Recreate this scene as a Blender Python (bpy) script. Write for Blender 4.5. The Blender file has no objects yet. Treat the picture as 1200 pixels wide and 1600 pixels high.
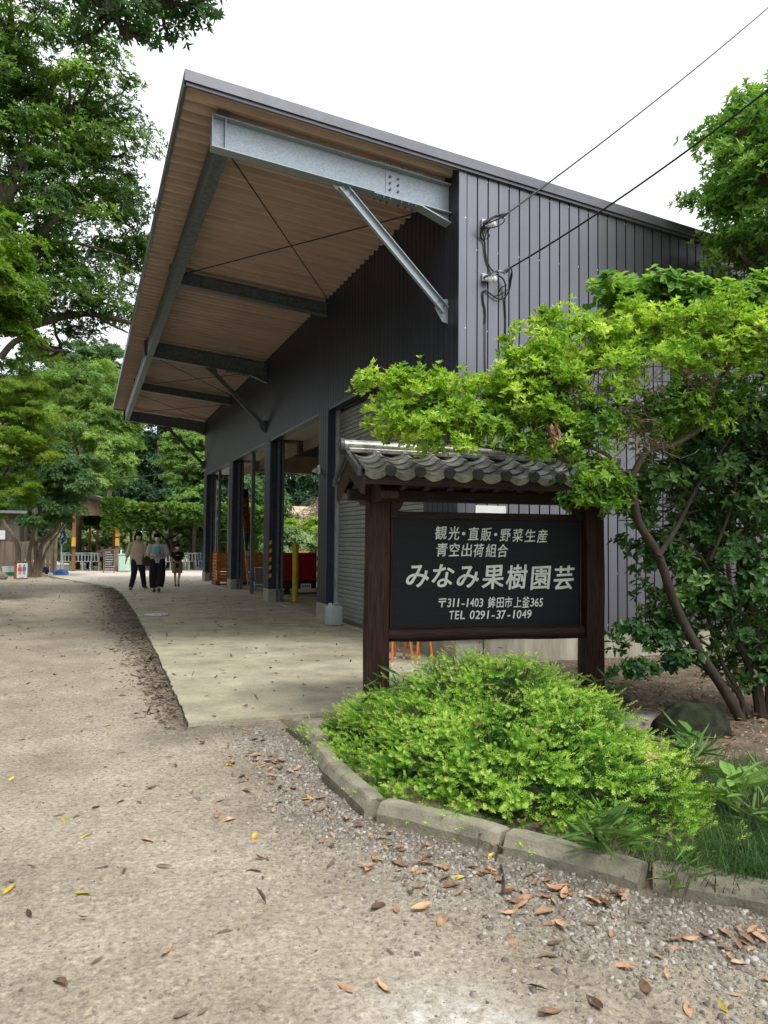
import bpy, bmesh, math, random
import numpy as np
from mathutils import Vector, Matrix
random.seed(7); RS = np.random.RandomState(11)
S = bpy.context.scene
COL = S.collection
R = math.radians
# ---------------------------------------------------------------- camera, world, sun, exposure
CAM = (21.3, 2.35, 0.5, 1200.0, 1.4)      # yaw, pitch, roll, focal length in px of a 1200x1600 picture, height
_y, _p, _r = R(CAM[0]), R(CAM[1]), R(CAM[2])
FW = Vector((math.sin(_y)*math.cos(_p), math.cos(_y)*math.cos(_p), math.sin(_p)))
_rt = Vector((math.cos(_y), -math.sin(_y), 0)); _up = _rt.cross(FW)
RT = _rt*math.cos(_r) + _up*math.sin(_r); UP = _up*math.cos(_r) - _rt*math.sin(_r)
EYE = Vector((0, 0, CAM[4]))
cd = bpy.data.cameras.new('camera'); cam = bpy.data.objects.new('camera', cd); COL.objects.link(cam)
M_ = Matrix((RT, UP, -FW)).transposed().to_4x4(); M_.translation = EYE; cam.matrix_world = M_
cd.sensor_fit = 'VERTICAL'; cd.sensor_height = 32.0; cd.lens = 24.0; cd.clip_end = 2000; cd.clip_start = 0.05
S.camera = cam
W = bpy.data.worlds.new('World'); S.world = W; W.use_nodes = True
wn = W.node_tree.nodes; wl = W.node_tree.links; wn.clear()
SUN_EL, SUN_AZ = R(60), R(168)            # azimuth clockwise from +Y
sky = wn.new('ShaderNodeTexSky'); sky.sky_type = 'NISHITA'; sky.sun_disc = False
sky.sun_elevation = SUN_EL; sky.sun_rotation = SUN_AZ; sky.air_density = 1.0; sky.dust_density = 6.0; sky.ozone_density = 1.0
hs = wn.new('ShaderNodeHueSaturation'); hs.inputs['Saturation'].default_value = 0.2; hs.inputs['Value'].default_value = 1.0
mixw = wn.new('ShaderNodeMix'); mixw.data_type = 'RGBA'; mixw.inputs['Factor'].default_value = 0.55
mixw.inputs['B'].default_value = (9.4, 9.7, 10.2, 1)      # cloud layer: bright even white
bg = wn.new('ShaderNodeBackground'); bg.inputs['Strength'].default_value = 0.13
wo = wn.new('ShaderNodeOutputWorld')
wl.new(sky.outputs[0], hs.inputs['Color']); wl.new(hs.outputs[0], mixw.inputs['A']); wl.new(mixw.outputs['Result'], bg.inputs['Color']); wl.new(bg.outputs[0], wo.inputs['Surface'])
sl = bpy.data.lights.new('sun', 'SUN'); sl.energy = 1.5; sl.angle = R(14); sl.color = (1, 0.96, 0.88)
so = bpy.data.objects.new('sun', sl); COL.objects.link(so)
sd = Vector((math.sin(SUN_AZ)*math.cos(SUN_EL), math.cos(SUN_AZ)*math.cos(SUN_EL), math.sin(SUN_EL)))
so.rotation_euler = sd.to_track_quat('Z', 'Y').to_euler(); so.location = sd*50
S.view_settings.view_transform = 'Standard'; S.view_settings.look = 'None'; S.view_settings.exposure = 0.68; S.view_settings.gamma = 1; S.view_settings.use_curve_mapping = False
S.render.engine = 'CYCLES'; cy = S.cycles; cy.max_bounces = 7; cy.diffuse_bounces = 4; cy.glossy_bounces = 3; cy.transmission_bounces = 4; cy.transparent_max_bounces = 6
cy.use_denoising = True; cy.caustics_reflective = False; cy.caustics_refractive = False; cy.sample_clamp_indirect = 6

def ray(px, py): return FW + RT*((px-600)/CAM[3]) - UP*((py-800)/CAM[3])
def at(px, py, Y):                        # point at world distance Y seen at a pixel of the photograph
    d = ray(px, py); t = Y/d.y; return EYE + d*t
def atg(px, py, z=0):
    d = ray(px, py); t = (z-EYE.z)/d.z; return EYE + d*t

# ---------------------------------------------------------------- helpers
def link(o, parent=None):
    COL.objects.link(o)
    if parent is not None: o.parent = parent
    return o
def tag(o, label=None, cat=None, group=None, kind=None):
    if label: o['label'] = label
    if cat: o['category'] = cat
    if group: o['group'] = group
    if kind: o['kind'] = kind
    return o
def empty(name, loc=(0, 0, 0), rz=0, label=None, cat=None, group=None, kind=None):
    o = bpy.data.objects.new(name, None); o.empty_display_size = 0.1; o.location = loc; o.rotation_euler = (0, 0, rz)
    link(o); tag(o, label, cat, group, kind); return o
def worldorg(p):
    v = Vector((0, 0, 0))
    while p is not None: v += p.location; p = p.parent
    return v
class MB:
    def __init__(s): s.v = []; s.f = []
    def add(s, vs, fs):
        b = len(s.v); s.v += [tuple(v) for v in vs]; s.f += [tuple(b+i for i in f) for f in fs]; return s
    def box(s, a, b):
        x0, y0, z0 = a; x1, y1, z1 = b
        return s.add([(x0,y0,z0),(x1,y0,z0),(x1,y1,z0),(x0,y1,z0),(x0,y0,z1),(x1,y0,z1),(x1,y1,z1),(x0,y1,z1)],
                     [(0,3,2,1),(4,5,6,7),(0,1,5,4),(1,2,6,5),(2,3,7,6),(3,0,4,7)])
    def bar(s, p, q, w, h, up=(0, 0, 1)):             # rectangular bar from p to q
        p, q = Vector(p), Vector(q); d = (q-p).normalized(); u = Vector(up)
        sd_ = d.cross(u)
        if sd_.length < 1e-4: sd_ = d.cross(Vector((1, 0, 0)))
        sd_.normalize(); u = sd_.cross(d)
        vs = [c+sd_*(a*w/2)+u*(b*h/2) for c in (p, q) for a, b in ((-1,-1),(1,-1),(1,1),(-1,1))]
        return s.add(vs, [(0,1,2,3),(7,6,5,4),(0,4,5,1),(1,5,6,2),(2,6,7,3),(3,7,4,0)])
    def prism(s, prof, origin, ax, ay, az, length):   # profile in (ax, ay), extruded along az
        o, ax, ay, az = map(Vector, (origin, ax, ay, az)); n = len(prof)
        vs = [o+ax*a+ay*b for a, b in prof]+[o+ax*a+ay*b+az*length for a, b in prof]
        fs = [tuple(range(n))[::-1], tuple(range(n, 2*n))]+[(i, (i+1) % n, n+(i+1) % n, n+i) for i in range(n)]
        return s.add(vs, fs)
    def tube(s, pts, r, n=8, cap=True):
        pts = [Vector(p) for p in pts]; m = len(pts)
        if not hasattr(r, '__len__'): r = [r]*m
        t0 = (pts[1]-pts[0]).normalized(); a = t0.orthogonal().normalized(); vs = []
        for i, p in enumerate(pts):
            t = (pts[min(i+1, m-1)]-pts[max(i-1, 0)]).normalized()
            a = (a-t*a.dot(t))
            if a.length < 1e-6: a = t.orthogonal()
            a.normalize(); b = t.cross(a)
            rr = r[i] if hasattr(r[i], '__len__') else (r[i], r[i])
            vs += [p+a*(rr[0]*math.cos(2*math.pi*k/n))+b*(rr[1]*math.sin(2*math.pi*k/n)) for k in range(n)]
        fs = [(i*n+k, i*n+(k+1) % n, (i+1)*n+(k+1) % n, (i+1)*n+k) for i in range(m-1) for k in range(n)]
        if cap: fs += [tuple(range(n))[::-1], tuple(range((m-1)*n, m*n))]
        return s.add(vs, fs)
    def loft(s, rings):                               # rings of (centre, rx, ry), horizontal ellipses
        n = 14; vs = []
        for c, rx, ry in rings: vs += [(c[0]+rx*math.cos(2*math.pi*k/n), c[1]+ry*math.sin(2*math.pi*k/n), c[2]) for k in range(n)]
        m = len(rings)
        fs = [(i*n+k, i*n+(k+1) % n, (i+1)*n+(k+1) % n, (i+1)*n+k) for i in range(m-1) for k in range(n)]
        fs += [tuple(range(n))[::-1], tuple(range((m-1)*n, m*n))]
        return s.add(vs, fs)
    def ball(s, c, r, n=10, m=7, sq=None):
        rx, ry, rz = r if hasattr(r, '__len__') else (r, r, r); vs = [(c[0], c[1], c[2]-rz)]
        for j in range(1, m):
            ph = -math.pi/2+math.pi*j/m
            for k in range(n):
                th = 2*math.pi*k/n; vs.append((c[0]+rx*math.cos(ph)*math.cos(th), c[1]+ry*math.cos(ph)*math.sin(th), c[2]+rz*math.sin(ph)))
        vs.append((c[0], c[1], c[2]+rz)); L = len(vs)-1
        fs = [(0, 1+(k+1) % n, 1+k) for k in range(n)]+[(1+j*n+k, 1+j*n+(k+1) % n, 1+(j+1)*n+(k+1) % n, 1+(j+1)*n+k) for j in range(m-2) for k in range(n)]
        fs += [(L, 1+(m-2)*n+k, 1+(m-2)*n+(k+1) % n) for k in range(n)]
        return s.add(vs, fs)
    def jitter(s, a, seed=0):
        r_ = random.Random(seed); s.v = [tuple(c+r_.uniform(-a, a) for c in v) for v in s.v]; return s
    def mesh(s, name, mat=None, org=(0, 0, 0), smooth=False):
        me = bpy.data.meshes.new(name); o = Vector(org)
        me.from_pydata([tuple(Vector(v)-o) for v in s.v], [], s.f); me.update()
        if mat: me.materials.append(mat)
        if smooth:
            me.polygons.foreach_set('use_smooth', [True]*len(me.polygons))
            try: me.set_sharp_from_angle(angle=R(40))
            except Exception: pass
        return me
    def obj(s, name, mat, parent=None, org=None, smooth=False, local=False, bevel=0, **kw):
        if parent is not None: o_ = Vector((0, 0, 0)) if local else worldorg(parent)
        else: o_ = Vector(org or (0, 0, 0))
        ob = bpy.data.objects.new(name, s.mesh(name, mat, o_, smooth)); link(ob, parent)
        if parent is None: ob.location = o_
        if bevel:
            b = ob.modifiers.new('bevel', 'BEVEL'); b.width = bevel; b.segments = 2; b.limit_method = 'ANGLE'
        tag(ob, **kw); return ob
def inst(me, name, parent=None, loc=(0, 0, 0), rot=(0, 0, 0), scale=(1, 1, 1), world=True, **kw):
    o = bpy.data.objects.new(name, me); link(o, parent)
    o.location = Vector(loc)-(worldorg(parent) if (parent is not None and world) else Vector((0, 0, 0)))
    o.rotation_euler = rot; o.scale = scale; tag(o, **kw); return o
def children(o): return list(o.children)
def copy_tree(o, parent=None):
    c = o.copy(); COL.objects.link(c); c.parent = parent
    for ch in children(o): copy_tree(ch, c)
    return c

# ---------------------------------------------------------------- materials
MAT = {}
def mat(name, col, rough=0.7, metal=0.0, scale=8.0, vary=0.25, col2=None, bump=0.0, bscale=60.0, spec=0.4, stretch=None, per_obj=0.0, detail=6, ramp=(0.35, 0.68)):
    m = bpy.data.materials.new(name); m.use_nodes = True; nt = m.node_tree; N = nt.nodes; L = nt.links
    b = N['Principled BSDF']; b.inputs['Roughness'].default_value = rough; b.inputs['Metallic'].default_value = metal; b.inputs['Specular IOR Level'].default_value = spec
    tc = N.new('ShaderNodeTexCoord'); mp = N.new('ShaderNodeMapping'); L.new(tc.outputs['Object'], mp.inputs[0])
    if stretch: mp.inputs['Scale'].default_value = stretch
    oi = N.new('ShaderNodeObjectInfo'); vm = N.new('ShaderNodeVectorMath'); vm.operation = 'SCALE'; vm.inputs[0].default_value = (13, 7, 5)
    L.new(oi.outputs['Random'], vm.inputs['Scale']); L.new(vm.outputs[0], mp.inputs['Location'])
    nz = N.new('ShaderNodeTexNoise'); nz.inputs['Scale'].default_value = scale; nz.inputs['Detail'].default_value = detail; nz.inputs['Roughness'].default_value = .62; L.new(mp.outputs[0], nz.inputs['Vector'])
    cr = N.new('ShaderNodeValToRGB'); L.new(nz.outputs['Fac'], cr.inputs[0])
    c1 = [c*(1-vary) for c in col]; c2 = list(col2) if col2 else [min(1, c*(1+vary)) for c in col]
    cr.color_ramp.elements[0].position = ramp[0]; cr.color_ramp.elements[1].position = ramp[1]
    cr.color_ramp.elements[0].color = (*c1, 1); cr.color_ramp.elements[1].color = (*c2, 1)
    out = cr.outputs[0]
    if per_obj:
        mr = N.new('ShaderNodeMapRange'); mr.inputs['To Min'].default_value = 1-per_obj; mr.inputs['To Max'].default_value = 1+per_obj; L.new(oi.outputs['Random'], mr.inputs[0])
        mx = N.new('ShaderNodeVectorMath'); mx.operation = 'SCALE'; L.new(out, mx.inputs[0]); L.new(mr.outputs[0], mx.inputs['Scale']); out = mx.outputs[0]
    L.new(out, b.inputs['Base Color'])
    if bump:
        n2 = N.new('ShaderNodeTexNoise'); n2.inputs['Scale'].default_value = bscale; n2.inputs['Detail'].default_value = 5; L.new(mp.outputs[0], n2.inputs['Vector'])
        bp = N.new('ShaderNodeBump'); bp.inputs['Strength'].default_value = bump; bp.inputs['Distance'].default_value = 0.01; L.new(n2.outputs['Fac'], bp.inputs['Height']); L.new(bp.outputs[0], b.inputs['Normal'])
    MAT[name] = m; return m
def leafmat(name, stops, trans=0.35, rough=0.45, gloss=0.25):
    """leaf colour runs along the per-leaf value 'tint' (age of the leaf, plus shade put into the colour on some plants)"""
    m = bpy.data.materials.new(name); m.use_nodes = True; nt = m.node_tree; N = nt.nodes; L = nt.links; N.clear()
    at_ = N.new('ShaderNodeAttribute'); at_.attribute_name = 'tint'
    cr = N.new('ShaderNodeValToRGB'); L.new(at_.outputs['Fac'], cr.inputs[0])
    for i, (p_, c) in enumerate(stops):
        e = cr.color_ramp.elements[i] if i < 2 else cr.color_ramp.elements.new(p_)
        e.position = p_; e.color = (*c, 1)
    pb = N.new('ShaderNodeBsdfPrincipled'); pb.inputs['Roughness'].default_value = rough; pb.inputs['Specular IOR Level'].default_value = gloss; L.new(cr.outputs[0], pb.inputs['Base Color'])
    tr = N.new('ShaderNodeBsdfTranslucent'); g = N.new('ShaderNodeMix'); g.data_type = 'RGBA'; g.blend_type = 'MULTIPLY'; g.inputs['Factor'].default_value = 1; g.inputs['B'].default_value = (1.25, 1.3, .6, 1)
    L.new(cr.outputs[0], g.inputs['A']); L.new(g.outputs['Result'], tr.inputs['Color'])
    mx = N.new('ShaderNodeMixShader'); mx.inputs[0].default_value = trans; L.new(pb.outputs[0], mx.inputs[1]); L.new(tr.outputs[0], mx.inputs[2])
    o = N.new('ShaderNodeOutputMaterial'); L.new(mx.outputs[0], o.inputs[0]); MAT[name] = m; return m

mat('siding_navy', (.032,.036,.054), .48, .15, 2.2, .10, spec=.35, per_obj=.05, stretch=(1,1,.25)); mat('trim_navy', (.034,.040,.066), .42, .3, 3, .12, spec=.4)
mat('siding', (.18,.183,.205), .34, .85, 2.2, .10, spec=.5, per_obj=.05, stretch=(1,1,.25), bump=.03, bscale=14)
mat('siding_back', (.03,.03,.034), .6, 0, 3, .2)
mat('trim', (.16,.16,.18), .38, .7, 3, .12, spec=.5)
mat('galvanized', (.36,.415,.46), .42, .5, 60, .24, spec=.5, bump=.05, bscale=90, ramp=(.3,.7))
mat('galvanized_dull', (.13,.155,.165), .5, .4, 18, .35, spec=.5)
mat('soffit', (.55,.42,.35), .55, 0, 3, .14, per_obj=.06, stretch=(.4,2,1))
mat('concrete_base', (.34,.315,.25), .9, 0, 3.0, .35, bump=.25, bscale=40, stretch=(2.2,2.2,.35))
mat('footing', (.36,.35,.30), .9, 0, 5, .22, bump=.2, bscale=50)
mat('shutter', (.25,.27,.25), .5, .1, 5, .13, per_obj=.06)
mat('shutter_rail', (.42,.44,.44), .45, .4, 8, .15)
mat('pale_panel', (.62,.57,.47), .7, 0, 3, .10)
mat('interior_wall', (.34,.29,.22), .8, 0, 3, .15)
mat('yellow_paint', (.52,.38,.015), .5, 0, 5, .25)
mat('tape_yellow', (.62,.34,.04), .5, 0, 5, .2); mat('black_paint', (.02,.02,.02), .5, 0, 5, .2)
mat('sign_wood', (.022,.0060,.004), .55, 0, 9, .6, spec=.28, bump=.5, bscale=22, stretch=(9,9,.5), col2=(.060,.024,.015))
mat('sign_wood_h', (.016,.006,.0045), .55, 0, 9, .6, spec=.28, bump=.5, bscale=22, stretch=(.5,9,9), col2=(.046,.020,.014))
mat('board_face', (.0065,.0085,.012), .55, 0, 5, .25, spec=.22, bump=.08, bscale=30, stretch=(.5,1,12))
mat('letter_paint', (.74,.78,.76), .5, 0, 14, .12)
mat('roof_tile', (.16,.165,.16), .30, .25, 9, .35, spec=.8, bump=.12, bscale=60, per_obj=.25, col2=(.40,.40,.36))
mat('roof_tile_dark', (.055,.058,.058), .5, .1, 12, .3, spec=.4, per_obj=.15)
mat('kerb_stone', (.22,.205,.155), .92, 0, 5, .45, bump=.5, bscale=70, per_obj=.10, ramp=(.3,.72))
mat('stone_dark', (.016,.017,.013), .95, 0, 9, .5, spec=.15, col2=(.035,.042,.022), bump=.7, bscale=18)
mat('stone_grey', (.22,.20,.17), .9, 0, 6, .3, bump=.6, bscale=20)
mat('bark', (.10,.080,.058), .9, 0, 10, .4, bump=.7, bscale=35, stretch=(1,1,.35))
mat('bark_pale', (.20,.165,.12), .85, 0, 9, .35, bump=.5, bscale=40, stretch=(1,1,.5))
mat('bark_dark', (.045,.034,.025), .9, 0, 10, .4, bump=.6, bscale=35, stretch=(1,1,.35))
mat('twig', (.20,.15,.10), .85, 0, 10, .3)
mat('cable', (.018,.018,.020), .5, 0, 5, .2)
mat('steel', (.45,.47,.5), .35, .8, 10, .2)
mat('screw', (.9,.9,.9), .4, .3, 10, .1)
mat('orange_plastic', (.62,.20,.025), .5, 0, 6, .15, per_obj=.08)
mat('orange_paint', (.70,.19,.035), .4, 0, 6, .12)
mat('rubber_white', (.75,.72,.62), .6, 0, 6, .1)
mat('red_plastic', (.42,.014,.03), .5, 0, 6, .2)
mat('grey_plastic', (.20,.21,.21), .5, 0, 6, .15)
mat('chair_plastic', (.36,.41,.38), .5, 0, 5, .08); mat('wood', (.16,.105,.065), .75, 0, 6, .3, stretch=(1,1,.3))
mat('wood_orange', (.24,.115,.05), .6, 0, 6, .25, stretch=(1,1,.3))
mat('fence_wood', (.22,.17,.135), .85, 0, 5, .25, stretch=(2,2,.3), per_obj=.12)
mat('shed_wall', (.12,.103,.09), .85, 0, 4, .2, stretch=(3,3,.3))
mat('white_plastic', (.72,.74,.72), .5, 0, 5, .08)
mat('mint', (.48,.70,.58), .5, 0, 5, .08)
mat('chalk_board', (.035,.045,.050), .7, 0, 6, .3); mat('chalk', (.6,.62,.6), .8, 0, 20, .15)
mat('blue_plastic', (.06,.20,.55), .45, 0, 5, .15); mat('navy_cloth', (.03,.055,.16), .8, 0, 9, .3); mat('red_print', (.62,.07,.06), .5, 0, 5, .1)
mat('green_print', (.03,.28,.14), .5, 0, 5, .1)
mat('banner', (.42,.055,.02), .8, 0, 7, .25); mat('banner_dark', (.05,.02,.02), .8, 0, 7, .2); mat('teal_cloth', (.02,.12,.11), .8, 0, 7, .2)
mat('pale_paint', (.6,.56,.5), .7, 0, 9, .1)
mat('manhole', (.62,.65,.68), .4, .3, 8, .12)
mat('house_wall', (.42,.34,.24), .8, 0, 3, .1); mat('house_roof', (.20,.23,.22), .6, 0, 3, .15)
mat('skin', (.60,.38,.27), .6, 0, 5, .06); mat('hair', (.016,.012,.010), .6, 0, 40, .4); mat('mask_white', (.75,.74,.74), .8, 0, 5, .04)
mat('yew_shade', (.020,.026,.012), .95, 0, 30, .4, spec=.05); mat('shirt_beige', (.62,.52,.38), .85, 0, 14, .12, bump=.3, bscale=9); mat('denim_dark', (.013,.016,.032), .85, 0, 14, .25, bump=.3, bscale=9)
mat('shirt_white', (.42,.46,.45), .8, 0, 14, .10, bump=.3, bscale=9); mat('trouser_black', (.008,.008,.010), .85, 0, 10, .2)
mat('teal_towel', (.14,.42,.44), .85, 0, 14, .12); mat('tee_black', (.012,.012,.013), .85, 0, 10, .2); mat('shorts_khaki', (.24,.20,.13), .85, 0, 10, .15)
mat('bag_brown', (.07,.06,.035), .8, 0, 28, .5); mat('shoe', (.03,.025,.022), .6, 0, 10, .2); mat('basket', (.30,.12,.06), .8, 0, 28, .3)
mat('dead_leaf', (.30,.15,.075), .7, 0, 22, .4, per_obj=.6, col2=(.40,.25,.15)); mat('yellow_leaf', (.55,.42,.06), .55, 0, 30, .35, per_obj=.3)
mat('pebble', (.27,.25,.22), .85, 0, 1.2, .45, ramp=(.3,.7))
def plastic_translucent():
    m = mat('jug_plastic', (.62,.70,.72), .35, 0, 4, .05); b = m.node_tree.nodes['Principled BSDF']; b.inputs['Transmission Weight'].default_value = .35; b.inputs['IOR'].default_value = 1.1
plastic_translucent()
def M(n): return MAT[n]

# ---------------------------------------------------------------- numeric noise
def vnoise(x, y, seed=0, z=None):
    def h(i, j):
        n = (i*374761393+j*668265263+seed*974634777) & 0xffffffff
        n = ((n ^ (n >> 13))*1274126177) & 0xffffffff
        return ((n ^ (n >> 16)) & 0xffff)/65535.0
    xi = np.floor(x).astype(np.int64); yi = np.floor(y).astype(np.int64); fx = x-xi; fy = y-yi
    fx = fx*fx*(3-2*fx); fy = fy*fy*(3-2*fy)
    return (h(xi, yi)*(1-fx)+h(xi+1, yi)*fx)*(1-fy)+(h(xi, yi+1)*(1-fx)+h(xi+1, yi+1)*fx)*fy
def fbm(x, y, seed=0, o=4):
    s = 0; a = 1; t = 0
    for i in range(o): s = s+a*vnoise(x*2**i, y*2**i, seed+i*17); t += a; a *= .5
    return s/t
def np_mesh(name, V, F, mat_, attrs=None, smooth=False, loops=None):
    """V (n,3), F (m,k) all faces with k corners"""
    me = bpy.data.meshes.new(name); V = np.ascontiguousarray(V, np.float32); F = np.ascontiguousarray(F, np.int32)
    me.vertices.add(len(V)); me.vertices.foreach_set('co', V.ravel())
    k = F.shape[1]; me.loops.add(F.size); me.loops.foreach_set('vertex_index', F.ravel())
    me.polygons.add(len(F)); me.polygons.foreach_set('loop_start', np.arange(0, F.size, k, dtype=np.int32))
    if smooth: me.polygons.foreach_set('use_smooth', np.ones(len(F), bool))
    for n, a in (attrs or {}).items():
        at_ = me.attributes.new(n, 'FLOAT', 'POINT'); at_.data.foreach_set('value', np.ascontiguousarray(a, np.float32))
    me.update(calc_edges=True); me.validate(); me.materials.append(mat_); return me
def np_obj(name, V, F, mat_, parent=None, attrs=None, smooth=False, org=None, **kw):
    o_ = worldorg(parent) if parent is not None else Vector(org or (0, 0, 0))
    me = np_mesh(name, np.asarray(V)-np.array(o_), F, mat_, attrs, smooth)
    ob = bpy.data.objects.new(name, me); link(ob, parent)
    if parent is None: ob.location = o_
    tag(ob, **kw); return ob
def unit(v): return v/np.maximum(np.linalg.norm(v, axis=-1, keepdims=True), 1e-9)
# ================================================================ GROUND
BED = [(1.46,6.03),(1.5,5.2),(1.42,4.4),(1.40,3.63),(1.80,3.08),(2.12,2.58),(2.45,2.25),(3.3,1.5),(4.6,.4),(9,-2.5),(14,-2),(14,7.9),(4.0,7.9),(4.05,6.03)]
def inpoly(X, Y, P):
    c = np.zeros(X.shape, bool); n = len(P)
    for i in range(n):
        x0, y0 = P[i]; x1, y1 = P[(i+1) % n]
        if y0 == y1: continue
        c ^= ((y0 > Y) != (y1 > Y)) & (X < (x1-x0)*(Y-y0)/(y1-y0)+x0)
    return c
def segdist(X, Y, P, closed=False):
    d = np.full(X.shape, 1e9); n = len(P)
    for i in range(n if closed else n-1):
        x0, y0 = P[i]; x1, y1 = P[(i+1) % n]; dx, dy = x1-x0, y1-y0
        t = np.clip(((X-x0)*dx+(Y-y0)*dy)/(dx*dx+dy*dy), 0, 1); d = np.minimum(d, np.hypot(X-x0-t*dx, Y-y0-t*dy))
    return d
APRON = [(.77,6.02),(1.5,6.04),(2.6,6.05),(4.18,6.05),(4.18,7.88),(4.02,7.88),(4.02,8.9),(4.0,9.5),(4.0,28.3),(4.0,39.5),(-1.2,39.5),(-1.6,34.5),(-.95,31.5),(.1,27.5),(.85,24.5),(.98,21),(.96,15),(.86,9.5)]
HEAP = (2.35, 2.2)
def ground_z(X, Y):
    """height of the ground surface at arrays X, Y"""
    z = .018*(fbm(X*1.1, Y*1.1, 3, 4)-.5)*2 + .010*(fbm(X*9, Y*9, 5, 3)-.5)*2 + .006*(fbm(X*34, Y*34, 8, 2)-.5)*2
    bed = inpoly(X, Y, BED); db = segdist(X, Y, BED, True)
    z = z + np.where(bed, .05*np.clip(db/.25, 0, 1)+.02*(fbm(X*5, Y*5, 9, 3)-.4), 0)
    ap = inpoly(X, Y, APRON); da = segdist(X, Y, APRON, True)
    z = np.where(ap, -.03-.03*np.clip(da/.1, 0, 1), z)
    z = np.where((X > 3.95) & (Y > 7.86) & (Y < 28.3) & (X < 12.1), -.08, z)
    far = np.clip((np.hypot(X, Y)-30)/60, 0, 1)
    return z*(1-far)
def axis(a, b, lo, hi, s):
    c = list(np.arange(a, b, s)); st = s; v = b
    while v < hi: c.append(v); st *= 1.16; v += st
    c.append(hi); st = s; v = a; l = []
    while v > lo: st *= 1.16; v -= st; l.append(v)
    return np.array(sorted(set(np.round([max(x, lo) for x in l]+c, 5))))
gx = axis(-2.6, 4.8, -500, 500, .026); gy = axis(.9, 7.5, -300, 800, .026)
GX, GY = np.meshgrid(gx, gy); GZ = ground_z(GX, GY)
nx, ny = len(gx), len(gy); I = np.arange(nx*ny).reshape(ny, nx)
F = np.stack([I[:-1, :-1], I[:-1, 1:], I[1:, 1:], I[1:, :-1]], -1).reshape(-1, 4)
bedm = inpoly(GX, GY, BED).astype(float)
soil = np.clip(bedm+np.clip((GX-8)/3, 0, 1), 0, 1)
edge = segdist(GX, GY, [(.77,6.0),(.86,9.5),(.96,15),(.98,21),(.85,24.5),(.1,27.5)])
corner = segdist(GX, GY, [(.7,5.75),(1.2,5.9),(1.4,5.6),(1.42,4.4),(1.36,3.7),(1.75,3.0),(2.1,2.45),(2.6,2.0),(3.5,1.3)])
stain = np.clip(1.1-edge/(.10+.45*fbm(GX*1.6, GY*.8, 21)+1.0*np.clip((GY-9)/7, 0, 1)*np.clip((27-GY)/5, 0, 1)), 0, 1)**1.3
stain = np.maximum(stain, .75*np.clip(1-corner/(.18+.4*fbm(GX*2, GY*2, 22)), 0, 1))
grav = np.clip(1-segdist(GX, GY, [(1.35,4.6),(1.55,3.2),(2.1,2.4),(2.6,1.5)])/.9, 0, 1)
chalky = np.exp(-(((GX-1.03)/.20)**2+((GY-2.08)/.16)**2))+.8*np.exp(-(((GX-1.18)/.18)**2+((GY-1.75)/.2)**2))
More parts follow.
